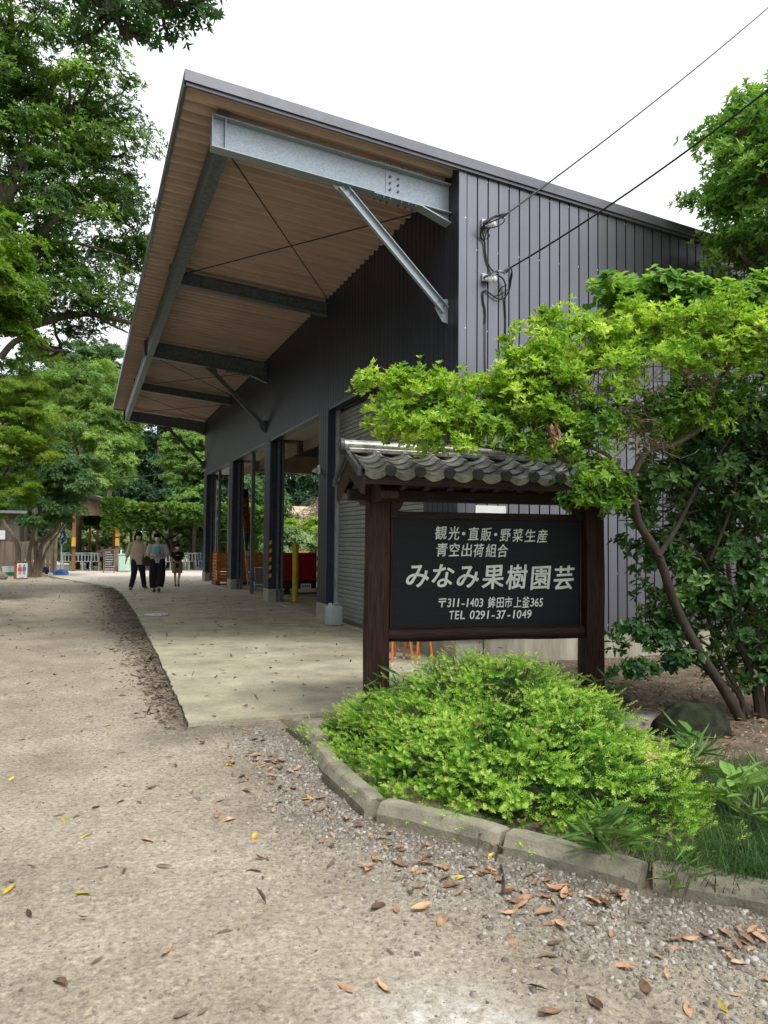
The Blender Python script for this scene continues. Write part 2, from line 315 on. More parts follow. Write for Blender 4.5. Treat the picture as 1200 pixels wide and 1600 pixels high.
def ground_mat():
    m = bpy.data.materials.new('ground_dirt'); m.use_nodes = True; nt = m.node_tree; N = nt.nodes; L = nt.links; b = N['Principled BSDF']
    b.inputs['Roughness'].default_value = .95; b.inputs['Specular IOR Level'].default_value = .15
    tc = N.new('ShaderNodeTexCoord')
    def noise(sc, det, ro=.6, vec=None):
        n = N.new('ShaderNodeTexNoise'); n.inputs['Scale'].default_value = sc; n.inputs['Detail'].default_value = det; n.inputs['Roughness'].default_value = ro; L.new(vec or tc.outputs['Object'], n.inputs['Vector']); return n.outputs['Fac']
    def ramp(f, st):
        r = N.new('ShaderNodeValToRGB'); L.new(f, r.inputs[0])
        for i, (p, c) in enumerate(st):
            e = r.color_ramp.elements[i] if i < 2 else r.color_ramp.elements.new(p); e.position = p; e.color = (*c, 1)
        return r.outputs[0]
    def mix(f, a, c, bt='MIX'):
        x = N.new('ShaderNodeMix'); x.data_type = 'RGBA'; x.blend_type = bt
        if isinstance(f, float): x.inputs['Factor'].default_value = f
        else: L.new(f, x.inputs['Factor'])
        for s_, k in ((a, 'A'), (c, 'B')):
            if isinstance(s_, tuple): x.inputs[k].default_value = (*s_, 1)
            else: L.new(s_, x.inputs[k])
        return x.outputs['Result']
    def attr(n):
        a = N.new('ShaderNodeAttribute'); a.attribute_name = n; return a.outputs['Fac']
    base = ramp(noise(1.6, 9, .68), [(.28, (.25,.215,.165)), (.42, (.33,.29,.23)), (.50, (.365,.325,.26)), (.58, (.395,.355,.288)), (.74, (.45,.41,.34))])
    fine = ramp(noise(38, 6, .7), [(.32, (.62,.60,.57)), (.5, (1,1,1)), (.70, (1.28,1.27,1.24))])
    c = mix(1.0, base, fine, 'MULTIPLY')
    speck = ramp(noise(150, 3, .6), [(.30, (.45,.43,.40)), (.40, (1,1,1)), (.72, (1.1,1.1,1.1))]); c = mix(.9, c, speck, 'MULTIPLY'); vo = N.new('ShaderNodeTexVoronoi'); vo.inputs['Scale'].default_value = 75; L.new(tc.outputs['Object'], vo.inputs['Vector']); vs_ = N.new('ShaderNodeSeparateColor'); L.new(vo.outputs['Color'], vs_.inputs[0]); c = mix(.75, c, ramp(vs_.outputs[0], [(.0, (.66,.64,.61)), (.25, (.95,.94,.92)), (.8, (1.03,1.03,1.02)), (1.0, (1.30,1.29,1.26))]), 'MULTIPLY')
    c = mix(attr('grav'), c, mix(1.0, c, (.72,.71,.70), 'MULTIPLY'))
    c = mix(attr('stain'), c, mix(1.0, ramp(noise(9, 6), [(.3, (.105,.088,.07)), (.7, (.19,.165,.135))]), fine, 'MULTIPLY'))
    ch = N.new('ShaderNodeMath'); ch.operation = 'MULTIPLY'; L.new(attr('chalky'), ch.inputs[0]); L.new(ramp(noise(14, 8, .75), [(.42, (0,0,0)), (.62, (1,1,1))]), ch.inputs[1])
    c = mix(ch.outputs[0], c, (.72,.71,.68))
    so_ = mix(1.0, ramp(noise(5, 8, .65), [(.3, (.075,.057,.040)), (.55, (.165,.130,.092)), (.75, (.26,.215,.155))]), fine, 'MULTIPLY')
    c = mix(attr('soil'), c, so_)
    L.new(c, b.inputs['Base Color'])
    bp = N.new('ShaderNodeBump'); bp.inputs['Strength'].default_value = .8; bp.inputs['Distance'].default_value = .014
    L.new(noise(70, 8, .7), bp.inputs['Height']); L.new(bp.outputs[0], b.inputs['Normal'])
    return m
MAT['ground'] = ground_mat()
np_obj('ground', np.stack([GX, GY, GZ], -1).reshape(-1, 3), F, M('ground'), attrs=dict(soil=soil.ravel(), stain=stain.ravel(), grav=grav.ravel(), chalky=chalky.ravel()), smooth=True, kind='structure')
del GX, GY, GZ

# concrete apron: slab with its own thickness and a worn edge
def edge_pts(P, step=.12, amp=.012, seed=1):
    out = []; r_ = random.Random(seed)
    for i in range(len(P)):
        a, b = Vector((*P[i], 0)), Vector((*P[(i+1) % len(P)], 0)); n = max(1, min(60, int((b-a).length/step)))
        for k in range(n):
            q = a.lerp(b, k/n); out.append((q.x+(r_.uniform(-amp, amp) if k else 0), q.y+(r_.uniform(-amp, amp) if k else 0)))
    return out
def slab(name, P, z0, z1, m, **kw):
    bm = bmesh.new(); vs = [bm.verts.new((x, y, z1)) for x, y in P]; f = bm.faces.new(vs)
    r = bmesh.ops.extrude_face_region(bm, geom=[f]); nv = [e for e in r['geom'] if isinstance(e, bmesh.types.BMVert)]
    for v in nv: v.co.z = z0
    bmesh.ops.recalc_face_normals(bm, faces=bm.faces); bmesh.ops.triangulate(bm, faces=bm.faces)
    me = bpy.data.meshes.new(name); bm.to_mesh(me); bm.free(); me.materials.append(m); o = bpy.data.objects.new(name, me); link(o); tag(o, **kw); return o
def apron_mat():
    m = mat('apron_concrete', (.41,.375,.30), .9, 0, 2.3, .24, bump=.22, bscale=90, detail=9, col2=(.52,.485,.385))
    nt = m.node_tree; N = nt.nodes; L = nt.links; b = N['Principled BSDF']; src = b.inputs['Base Color'].links[0].from_socket
    tc = N.new('ShaderNodeTexCoord'); sx = N.new('ShaderNodeSeparateXYZ'); L.new(tc.outputs['Object'], sx.inputs[0])
    n1 = N.new('ShaderNodeTexNoise'); n1.inputs['Scale'].default_value = .55; n1.inputs['Detail'].default_value = 6; L.new(tc.outputs['Object'], n1.inputs['Vector'])
    r1 = N.new('ShaderNodeValToRGB'); L.new(n1.outputs['Fac'], r1.inputs[0]); r1.color_ramp.elements[0].position = .35; r1.color_ramp.elements[0].color = (.82,.83,.74,1); r1.color_ramp.elements[1].position = .65; r1.color_ramp.elements[1].color = (1.05,1.03,.98,1)
    n2 = N.new('ShaderNodeTexNoise'); n2.inputs['Scale'].default_value = 55; n2.inputs['Detail'].default_value = 5; L.new(tc.outputs['Object'], n2.inputs['Vector'])
    r2 = N.new('ShaderNodeValToRGB'); L.new(n2.outputs['Fac'], r2.inputs[0]); r2.color_ramp.elements[0].position = .3; r2.color_ramp.elements[0].color = (.8,.8,.78,1); r2.color_ramp.elements[1].position = .6; r2.color_ramp.elements[1].color = (1.06,1.06,1.06,1)
    # concrete blends to a paler tone along Y, towards the court beyond the shed
    mr = N.new('ShaderNodeMapRange'); mr.inputs['From Min'].default_value = 19; mr.inputs['From Max'].default_value = 30; L.new(sx.outputs['Y'], mr.inputs[0])
    x = N.new('ShaderNodeMix'); x.data_type = 'RGBA'; x.blend_type = 'MULTIPLY'; x.inputs['Factor'].default_value = 1; L.new(src, x.inputs['A']); L.new(r1.outputs[0], x.inputs['B'])
    x2 = N.new('ShaderNodeMix'); x2.data_type = 'RGBA'; x2.blend_type = 'MULTIPLY'; x2.inputs['Factor'].default_value = 1; L.new(x.outputs['Result'], x2.inputs['A']); L.new(r2.outputs[0], x2.inputs['B'])
    x3 = N.new('ShaderNodeMix'); x3.data_type = 'RGBA'; L.new(mr.outputs[0], x3.inputs['Factor']); L.new(x2.outputs['Result'], x3.inputs['A']); x3.inputs['B'].default_value = (.56,.50,.42,1)
    L.new(x3.outputs['Result'], b.inputs['Base Color']); return m
apron_mat()
slab('concrete_apron', edge_pts(APRON), -.08, .028, M('apron_concrete'), kind='structure')
slab('floor_slab', [(4.03,8.0),(12,8.0),(12,28.3),(4.03,28.3)], -.1, .045, M('apron_concrete'), kind='structure')
slab('courtyard', [(4.02,28.32),(22,28.32),(22,60),(-12,60),(-12,39.6),(4.02,39.6)], -.08, .022, M('apron_concrete'), kind='structure')
# soil spill crumbs along the slab edge get pebbles later

# ---------------------------------------------------------------- kerb
kerb = empty('kerb', (1.4, 4, 0), kind='structure')
def kerb_stone(p, q, top=.115, w=.125, seed=0, dz=0):
    """p,q: base line on the road side; body lies to the right-hand (bed) side; chamfered top edge"""
    top -= .030; p = Vector((*p, 0)); q = Vector((*q, 0)); d = (q-p); L_ = d.length; d.normalize(); n = Vector((-d.y, d.x, 0))
    prof = [(0, -.06), (.006, top-.050), (.034, top-.008), (.044, top), (w-.012, top+.002), (w, top-.012), (w+.004, -.06)]
    mb = MB(); r_ = random.Random(seed); segs = 9; m = len(prof); vs = []
    for i in range(segs+1):
        c = p+d*(L_*i/segs)
        for k, (a, b) in enumerate(prof):
            e = .006 if i in (0, segs) and k not in (0, m-1) else 0
            j = .0022
            vs.append(c+n*(a+r_.uniform(-j, j))+Vector((0, 0, b-e+r_.uniform(-j, j)+dz*(i/segs-.5)))+d*r_.uniform(-j, j)*2)
    fs = [tuple(range(m)), tuple(range(segs*m, segs*m+m))[::-1]]+[(i*m+k, (i+1)*m+k, (i+1)*m+(k+1) % m, i*m+(k+1) % m) for i in range(segs) for k in range(m)]
    mb.add(vs, fs)
    o = mb.obj('kerb_stone', M('kerb_stone'), kerb); o.data.polygons.foreach_set('use_smooth', [False]*len(o.data.polygons)); return o
for i, (p, q, t) in enumerate([((1.47,5.09),(1.43,5.66),.125),((1.36,4.43),(1.43,5.06),.10),((1.36,3.74),(1.335,4.40),.13),
                            ((1.77,3.10),(1.40,3.66),.125),((2.11,2.56),(1.785,3.075),.125),((2.50,2.17),(2.165,2.545),.125),((2.94,1.75),(2.52,2.15),.125),((3.4,1.32),(2.96,1.73),.125)]):
    kerb_stone(q, p, t, seed=i, dz=(.0, .01, -.015, .0, -.004, .0, 0, 0)[i])

# ================================================================ THE SHED
XF, XS, Y0, Y1, XR = 4.0, 4.17, 7.9, 28.1, 12.0
def rtop(x): return 6.185-.0905*(x-.84)
shed = empty('packing_shed', (XF, Y0, 0), label='long dark steel packing shed with a deep open canopy roof and ribbed metal siding', cat='shed')
P_ = .142
def pan_mesh(name, m_='siding'):                       # one pan of ribbed siding, unit height, lies in +x, proud towards -y
    w = P_; prof = [(0, 0), (.005, 0), (.007, -.022), (w-.013, -.022), (w-.010, 0), (w, 0), (w, .004), (0, .004)]
    mb = MB(); mb.prism(prof, (0, 0, 0), (1, 0, 0), (0, 1, 0), (0, 0, 1), 1.0); return mb.mesh(name, M(m_))
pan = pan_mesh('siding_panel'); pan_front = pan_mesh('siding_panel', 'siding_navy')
ends = 0.335
n = int((XR-XF-.1)/P_)
for i in range(n):                        # end wall facing the camera
    x = XF+.075+i*P_; h = rtop(x+P_)-.10-ends
    inst(pan, 'siding_panel', shed, (x, Y0-.004, ends), (0, 0, 0), (1, 1, h))
# front wall: pans above the openings and on the pillars
PILL = [(7.9,8.88),(12.95,13.55),(17.45,18.0),(22.33,22.93),(27.45,28.1)]
OPEN = [(8.88,12.95),(13.55,17.45),(18.0,22.33),(22.93,27.45)]
HO = 3.80; HT = rtop(XF)-.034
y = Y0+.08
while y+P_ <= Y1:
    yc = y+P_/2; onp = any(a-.02 <= yc <= b+.02 for a, b in PILL)
    z0 = .33 if onp else HO
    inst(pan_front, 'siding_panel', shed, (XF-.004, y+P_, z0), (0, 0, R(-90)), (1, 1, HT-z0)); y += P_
mb = MB()
mb.box((XF, Y0+.002, ends-.0), (XR, Y0+.08, 5.3))
mb.prism([(XF, 5.301), (XR, 5.301), (XR, rtop(XR)-.1), (XF, rtop(XF)-.1)], (0, Y0+.002, 0), (1, 0, 0), (0, 0, 1), (0, 1, 0), .078)
mb.obj('end_wall', M('siding_back'), shed)
mb = MB(); mb.box((XF, Y0+.083, HO+.004), (XF+.15, Y1, HT)); mb.obj('upper_wall', M('siding_back'), shed)
for a, b in PILL:
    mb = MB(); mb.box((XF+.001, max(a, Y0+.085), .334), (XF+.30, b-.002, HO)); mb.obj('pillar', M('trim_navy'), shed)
    mb = MB(); mb.box((XF-.03, a+.0 if a > 8 else Y0+.0, -.05), (XF+.32, b+.01, .33)); mb.obj('footing', M('footing'), shed, bevel=.008)
mb = MB(); mb.box((XF+.33, Y0-.012, -.06), (XR, Y0+.09, ends-.002)); mb.obj('concrete_base', M('concrete_base'), shed, bevel=.006)
mb = MB(); mb.box((XF+.075, Y0-.030, ends-.012), (XR, Y0-.003, ends+.012)); mb.obj('drip_flashing', M('trim'), shed)
# corner trim
mb = MB(); mb.box((XF-.028, Y0-.032, .335), (XF+.07, Y0-.005, HT-.08)); mb.obj('corner_trim', M('siding'), shed)
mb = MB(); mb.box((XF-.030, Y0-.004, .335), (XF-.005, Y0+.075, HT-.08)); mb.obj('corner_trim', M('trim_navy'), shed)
# far end wall (seen from inside), right wall, header
mb = MB(); mb.box((XF+.16, Y1-.10, 4.0), (XR, Y1-.02, 4.65)); mb.obj('header_panel', M('interior_wall'), shed)
mb = MB(); mb.prism([(XF+.16, 4.652), (XR, 4.652), (XR, rtop(XR)-.16), (XF+.16, rtop(XF)-.16)], (0, Y1-.09, 0), (1, 0, 0), (0, 0, 1), (0, 1, 0), .06); mb.obj('gable_panel', M('siding'), shed)
mb = MB(); mb.box((8.9, Y1-.12, .04), (XR, Y1-.02, 3.998)); mb.obj('far_wall', M('siding'), shed)
mb = MB(); mb.box((XR-.08, Y0+.09, .04), (XR, Y1-.13, rtop(XR)-.18)); mb.obj('rear_wall', M('interior_wall'), shed)
mb = MB()
for yy in (13.2, 18, 22.8):
    mb = MB(); mb.box((XR-.35, yy-.1, .05), (XR-.1, yy+.1, rtop(XR)-.5)); mb.obj('column', M('galvanized_dull'), shed)
# opening trims: jambs, reveals, soffit strips, posts
for k, (a, b) in enumerate(OPEN):
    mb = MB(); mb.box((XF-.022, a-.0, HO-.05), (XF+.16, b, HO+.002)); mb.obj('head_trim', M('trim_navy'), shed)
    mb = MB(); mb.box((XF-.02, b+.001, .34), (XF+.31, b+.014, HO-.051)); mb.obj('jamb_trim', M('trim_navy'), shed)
    if k:
        mb = MB(); mb.box((XF+.165, a+.02, HO-.005), (XF+.75, b-.02, HO+.05)); mb.obj('soffit_strip', M('pale_panel'), shed)
        mb = MB(); mb.box((XF+.752, a, HO-.25), (XF+.80, b, HO+.25)); mb.obj('inner_beam', M('interior_wall'), shed)
        for dx in (.06, .16):
            mb = MB(); mb.bar((XF+dx+.1, b-.05, .045), (XF+dx+.1, b-.05, HO-.06), .05, .05); mb.obj('door_track', M('galvanized_dull'), shed)
for yy in (20.2, 25.6):
    mb = MB(); mb.box((XF+.10, yy-.045, .03), (XF+.19, yy+.045, HO-.05)); mb.obj('door_post', M('galvanized_dull'), shed)
# roller shutter
a, b = OPEN[0]
prof = [(.004, 0), (-.004, .006), (-.006, .030), (-.004, .058), (.003, .0665), (.008, .0665), (.008, 0)]
mb = MB(); mb.prism(prof, (0, 0, 0), (1, 0, 0), (0, 0, 1), (0, 1, 0), b-a-.13); sl_me = mb.mesh('shutter_slat', M('shutter'))
mb0 = MB(); mb0.box((XS+.012, a+.01, .04), (XS+.03, b-.01, HO-.06)); 
z = .10; i = 0
sh_ = empty('roller_shutter'); sh_.parent = shed; sh_.location = (XS-XF, a-Y0, 0)
while z < HO-.12:
    inst(sl_me, 'shutter_slat', sh_, (XS, a+.065, z)); z += .0735
mb0.obj('curtain_back', M('siding_back'), sh_)
mb = MB(); mb.box((XS-.012, a+.07, .032), (XS+.03, b-.07, .098)); mb.obj('bottom_bar', M('trim'), sh_)
mb = MB(); mb.box((XS-.06, b-.062, .03), (XS+.03, b-.003, HO-.052)); mb.obj('guide_rail', M('shutter_rail'), sh_)
mb = MB(); mb.box((XS-.06, a+.003, .03), (XS+.03, a+.062, HO-.052)); mb.obj('guide_rail', M('shutter_rail'), sh_)
# roof: folded-plate sheet, one rib per piece
RP = .205; YA, YB = 7.868, 28.5; XE = .88; XRR = XR+.3
def rib_mesh():
    prof = [(0, 0), (.030, 0), (.062, .092), (.143, .092), (.175, 0), (RP-.001, 0), (RP-.001, .004), (.177, .004), (.145, .096), (.060, .096), (.028, .004), (0, .004)]
    mb = MB(); L_ = math.hypot(XRR-XE, .0905*(XRR-XE)); ax = Vector((1, 0, -.0905)).normalized()
    mb.prism(prof, (0, 0, 0), (0, 1, 0), (0, 0, 1), ax, L_); return mb.mesh('roof_rib', M('soffit'))
rib = rib_mesh(); n = int((YB-YA)/RP)
for i in range(n): inst(rib, 'roof_rib', shed, (XE, YA+.02+i*RP, rtop(XE)-.132))
mb = MB(); mb.prism([(0, 0), (XRR-XE, -.0905*(XRR-XE)), (XRR-XE, -.0905*(XRR-XE)+.02), (0, .02)], (XE, YA+.01, rtop(XE)-.032), (1, 0, 0), (0, 0, 1), (0, 1, 0), YB-YA-.02); mb.obj('roof_sheet', M('trim'), shed)
def sloped(name, y0, y1, x0, x1, dz0, dz1, m):
    mb = MB(); mb.prism([(x0, rtop(x0)+dz0), (x1, rtop(x1)+dz0), (x1, rtop(x1)+dz1), (x0, rtop(x0)+dz1)], (0, y0, 0), (1, 0, 0), (0, 0, 1), (0, 1, 0), y1-y0); return mb.obj(name, m, shed)
sloped('fascia', YA-.06, YA, .84, XRR, -.115, 0, M('trim')); sloped('fascia', YA-.035, YA-.0, .86, XRR, -.150, -.117, M('trim'))
sloped('fascia', YB, YB+.05, .84, XRR, -.15, 0, M('trim'))
mb = MB(); mb.box((.84, YA+.001, rtop(.84)-.15), (.872, YB-.001, rtop(.84)+.004)); mb.obj('eave_trim', M('trim'), shed)
# girders
def ibeam(name, x0, x1, yy, top, h, m, tf=.012, w=.15):
    g = empty(name); g.parent = shed; g.location = (x0-XF, yy-Y0, 0)
    z0 = rtop(x0)-top; z1 = rtop(x1)-top
    mb = MB()
    for dz in (0, -h): mb.prism([(x0, z0+dz), (x1, z1+dz), (x1, z1+dz-tf), (x0, z0+dz-tf)], (0, yy-w/2, 0), (1, 0, 0), (0, 0, 1), (0, 1, 0), w)
    mb.prism([(x0+.0, z0-tf-.001), (x1, z1-tf-.001), (x1, z1-h+.001), (x0, z0-h+.001)], (0, yy-.005, 0), (1, 0, 0), (0, 0, 1), (0, 1, 0), .01)
    mb.obj('beam_web', m, g); return g
def girder(yy, m):
    g = ibeam('girder', 1.16, 3.98, yy, .22, .34, m)
    mb = MB(); mb.prism([(1.162, rtop(1.16)-.233), (1.172, rtop(1.17)-.233), (1.172, rtop(1.17)-.559), (1.162, rtop(1.16)-.559)], (0, yy-.075, 0), (1, 0, 0), (0, 0, 1), (0, 1, 0), .15)
    mb.prism([(1.30, rtop(1.30)-.233), (1.31, rtop(1.31)-.233), (1.31, rtop(1.31)-.559), (1.30, rtop(1.30)-.559)], (0, yy-.073, 0), (1, 0, 0), (0, 0, 1), (0, 1, 0), .068); mb.obj('stiffener', m, g)
    # haunch at the wall
    zb = rtop(3.62)-.22-.34
    mb = MB(); mb.prism([(3.60, zb-.014), (3.98, zb-.155), (3.98, zb-.17), (3.60, zb-.030)], (0, yy-.075, 0), (1, 0, 0), (0, 0, 1), (0, 1, 0), .15)
    mb.prism([(3.60, zb-.0135), (3.98, rtop(3.98)-.5745), (3.98, zb-.1545)], (0, yy-.005, 0), (1, 0, 0), (0, 0, 1), (0, 1, 0), .01); mb.obj('haunch', m, g)
    # splice plates and bolts
    mb = MB(); x0, x1 = 3.16, 3.36
    mb.prism([(x0, rtop(x0)-.265), (x1, rtop(x1)-.265), (x1, rtop(x1)-.53), (x0, rtop(x0)-.53)], (0, yy-.014, 0), (1, 0, 0), (0, 0, 1), (0, 1, 0), .008)
    for zz in (-.574, -.22): mb.prism([(3.0, rtop(3.0)+zz-.0), (3.62, rtop(3.62)+zz), (3.62, rtop(3.62)+zz-.012), (3.0, rtop(3.0)+zz-.012)] if zz < -.5 else [(3.0, rtop(3.0)+zz+.012), (3.62, rtop(3.62)+zz+.012), (3.62, rtop(3.62)+zz+.001), (3.0, rtop(3.0)+zz+.001)], (0, yy-.074, 0), (1, 0, 0), (0, 0, 1), (0, 1, 0), .148)
    mb.obj('splice_plate', m, g)
    mb = MB()
    for x in (3.21, 3.31):
        for k in range(3): z = rtop(x)-.32-.075*k; mb.tube([(x, yy-.0145, z), (x, yy-.032, z)], .014, 6)
    for x in (3.04, 3.12, 3.20, 3.34, 3.43, 3.52):
        for dy in (-.055, .055):
            z = rtop(x)-.587; mb.tube([(x, yy+dy, z), (x, yy+dy, z-.022)], .014, 6); mb.tube([(x, yy+dy, z+.38), (x, yy+dy, z+.40)], .014, 6)
    mb.obj('bolts', M('galvanized_dull'), g, kind='stuff')
    # brace (channel) down to the wall with gusset and bolts
    p, q = Vector((2.62, yy, rtop(2.62)-.578)), Vector((3.93, yy, 4.17))
    br = empty('brace'); br.parent = shed; br.location = (p.x-XF, yy-Y0, 0)
    d = (q-p).normalized(); nrm = Vector((d.z, 0, -d.x))
    mb = MB(); mb.bar(p, q, .008, .095, up=nrm)
    for s_ in (1, -1): mb.bar(p+nrm*(s_*.0475)+Vector((0, -.022, 0)), q+nrm*(s_*.0475)+Vector((0, -.022, 0)), .052, .007, up=nrm)
    mb.obj('channel', m, br)
    mb = MB(); mb.prism([(2.50, rtop(2.5)-.578), (2.78, rtop(2.78)-.578), (2.82, rtop(2.8)-.66), (2.70, rtop(2.7)-.72)], (0, yy+.006, 0), (1, 0, 0), (0, 0, 1), (0, 1, 0), .008); mb.obj('gusset_plate', m, br)
    mb = MB(); mb.prism([(3.975, 4.02), (3.975, 4.32), (3.90, 4.30), (3.80, 4.20), (3.9, 4.04)], (0, yy+.006, 0), (1, 0, 0), (0, 0, 1), (0, 1, 0), .008); mb.obj('gusset_plate', m, br)
    mb = MB()
    for c in (p+d*.06, p+d*.14, q-d*.05, q-d*.13):
        for s_ in (.022, -.022): mb.tube([c+nrm*s_+Vector((0, -.005, 0)), c+nrm*s_+Vector((0, -.02, 0))], .011, 6)
    mb.obj('bolts', M('galvanized_dull'), br, kind='stuff')
girder(8.15, M('galvanized')); girder(18.0, M('galvanized_dull')); girder(27.9, M('galvanized_dull'))
ibeam('cross_beam', 1.36, 3.97, 13.1, .21, .21, M('galvanized_dull')); ibeam('cross_beam', 1.36, 3.97, 22.8, .21, .21, M('galvanized_dull'))
# longitudinal eave beam (channel)
mb = MB(); zt = rtop(1.3)-.235
mb.box((1.225, 8.24, zt-.33), (1.235, 28.0, zt)); mb.box((1.2355, 8.24, zt-.012), (1.36, 28.0, zt)); mb.box((1.2355, 8.24, zt-.33), (1.36, 28.0, zt-.318)); mb.obj('eave_beam', M('galvanized_dull'), shed)
mb = MB()
for yy in (8.15, 13.1, 18.0, 22.8, 27.9):
    mb.box((1.22, yy-.05, rtop(1.3)-.215), (1.34, yy+.05, rtop(1.3)-.13))
mb.obj('tie_brackets', M('trim'), shed, kind='stuff')
# tie rods
for ya, yb in ((8.15, 13.1), (18.0, 22.8), (22.9, 27.8)):
    for p, q in (((1.38, ya+.12, 5.62), (3.96, yb-.1, 5.74)), ((3.94, ya+.35, 5.55), (1.38, yb-.15, 5.82))):
        if ya > 20 and p[0] > 2: pass
        mb = MB(); mb.tube([p, q], .009, 6); mb.obj('tie_rod', M('cable'), shed)
# screws on the end wall
mb = MB(); r_ = random.Random(3)
for i in range(0, 56, 2):
    for k, zz in enumerate((.42, 1.05, 2.0, 2.95, 3.9, 4.85, rtop(XF+i*P_)-.19)):
        x = XF+.075+i*P_-.006 + (P_ if k % 2 else 0); mb.box((x-.007, Y0-.016, zz-.007), (x+.007, Y0-.004, zz+.007))
for k, zz in enumerate((1.3, 2.6, 3.9, 5.2)): mb.box((XF+.05, Y0-.034, zz), (XF+.062, Y0-.028, zz+.012))
mb.obj('screws', M('screw'), shed, kind='stuff')
# hazard tape on the pillars
for yy in (17.455,):
    for k in range(10):
        z = .48+k*.095; m_ = M('tape_yellow') if k % 2 else M('black_paint')
        mb = MB(); mb.prism([(XF-.0275, z), (XF+.03, z+.03), (XF+.03, z+.125), (XF-.0275, z+.095)], (0, yy-.012, 0), (1, 0, 0), (0, 0, 1), (0, 1, 0), .008); mb.obj('hazard_tape', m_, shed)
for k in range(8):
    z = .48+k*.095; m_ = M('tape_yellow') if k % 2 else M('black_paint')
    mb = MB(); mb.prism([(13.50, z+.03), (13.565, z), (13.565, z+.095), (13.50, z+.125)], (XF-.030, 0, 0), (0, 1, 0), (0, 0, 1), (1, 0, 0), .006); mb.obj('hazard_tape', m_, shed)
# small lamp on the pillar edge
t = empty('security_lamp', (XF-.02, 13.45, 2.72), label='small white security lamp fixed to the pillar beside the roller shutter', cat='lamp')
mb = MB(); mb.box((XF-.05, 13.40, 2.66), (XF-.025, 13.52, 2.82)); mb.obj('bracket', M('white_plastic'), t, bevel=.005)
mb = MB(); mb.tube([(XF-.05, 13.46, 2.74), (XF-.11, 13.44, 2.72), (XF-.14, 13.42, 2.66)], [.03, .04, .05], 10); mb.obj('lamp_head', M('white_plastic'), t, smooth=True)
mb = MB(); mb.tube([(XF-.1405, 13.4195, 2.659), (XF-.150, 13.412, 2.64)], [.042, .040], 10); mb.obj('lens', M('black_paint'), t)
# wall notice
t = empty('wall_notice', (4.4, Y0-.02, 1.6), label='white notice board screwed to the grey end wall behind the wooden sign', cat='notice')
mb = MB(); mb.box((4.20, Y0-.040, 1.35), (4.60, Y0-.023, 1.85)); mb.obj('board', M('white_plastic'), t, bevel=.003)
mb = MB()
for k in range(5): mb.box((4.26+.02*(k % 2), Y0-.0435, 1.42+k*.08), (4.52-.03*(k % 3), Y0-.0403, 1.445+k*.08))
mb.obj('print', M('cable'), t, kind='stuff')
# ================================================================ WOODEN SIGN
# local frame: x along the board (0 = left post centre), y away from the road, z up
SIGN_L = Vector((2.2125, 5.8187, 0)); SIGN_RZ = R(-8.5)
sign = empty('signboard', SIGN_L, SIGN_RZ, label='black wooden farm signboard with white Japanese lettering under a small tiled roof', cat='signboard')
sign.scale = (1.022, 1, 1)
def wobble_post(x0, h, seed, rad=.1):
    r_ = random.Random(seed); mb = MB(); n = 16; rings = []; m = 14
    off = [r_.uniform(-.006, .006) for _ in range(n)]; groove = {3: -.018, 9: -.012, 12: -.012}
    vs = []
    for i in range(m+1):
        z = -.15+(h+.15)*i/m; s = 1.0+.05*(1-i/m)
        for k in range(n):
            a = 2*math.pi*k/n; sq = 1/max(abs(math.cos(a)), abs(math.sin(a)))**.45
            rr = (rad*sq*.96+off[k]+groove.get(k, 0)*(.6+.4*math.sin(i*.7+k)))*s+r_.uniform(-.0015, .0015)
            vs.append((x0+rr*math.cos(a)+.004*math.sin(i*.6+seed), rr*math.sin(a), z))
    fs = [(i*n+k, i*n+(k+1) % n, (i+1)*n+(k+1) % n, (i+1)*n+k) for i in range(m) for k in range(n)]+[tuple(range(m*n, m*n+n))]
    mb.add(vs, fs); return mb.obj('post', M('sign_wood'), sign, local=True, smooth=True)
wobble_post(0, 1.742, 1); wobble_post(1.85, 1.742, 2, .097)
def log_rail(name, z, x0, x1, rz_, ry_, seed, y=0):
    r_ = random.Random(seed); mb = MB(); n = 12; m = 12; vs = []
    for i in range(m+1):
        x = x0+(x1-x0)*i/m
        for k in range(n):
            a = 2*math.pi*k/n; q = 1/max(abs(math.cos(a)), abs(math.sin(a)))**.4
            vs.append((x, y+ry_*q*math.cos(a)+r_.uniform(-.002, .002), z+rz_*q*math.sin(a)+.004*math.sin(i*.8+seed)+r_.uniform(-.002, .002)))
    fs = [(i*n+k, (i+1)*n+k, (i+1)*n+(k+1) % n, i*n+(k+1) % n) for i in range(m) for k in range(n)]+[tuple(range(n)), tuple(range(m*n, m*n+n))[::-1]]
    mb.add(vs, fs); return mb.obj(name, M('sign_wood_h'), sign, local=True, smooth=True)
log_rail('bottom_rail', .665, .085, 1.765, .058, .058, 3)
mb = MB(); mb.box((.105, -.028, 1.602), (1.745, .028, 1.662)); mb.obj('top_rail', M('sign_wood_h'), sign, local=True, bevel=.008)
mb = MB(); mb.box((.122, -.020, .715), (1.73, .020, 1.602)); bd = mb.obj('board', M('board_face'), sign, local=True, bevel=.002)
for a, b in ((.104, .121), (1.731, 1.748)):
    mb = MB(); mb.box((a, -.030, .72), (b, .025, 1.601)); mb.obj('side_strip', M('sign_wood'), sign, local=True, bevel=.003)
mb = MB(); mb.box((-.24, -.052, 1.742), (2.10, .052, 1.835)); mb.obj('main_beam', M('sign_wood_h'), sign, local=True, bevel=.008)
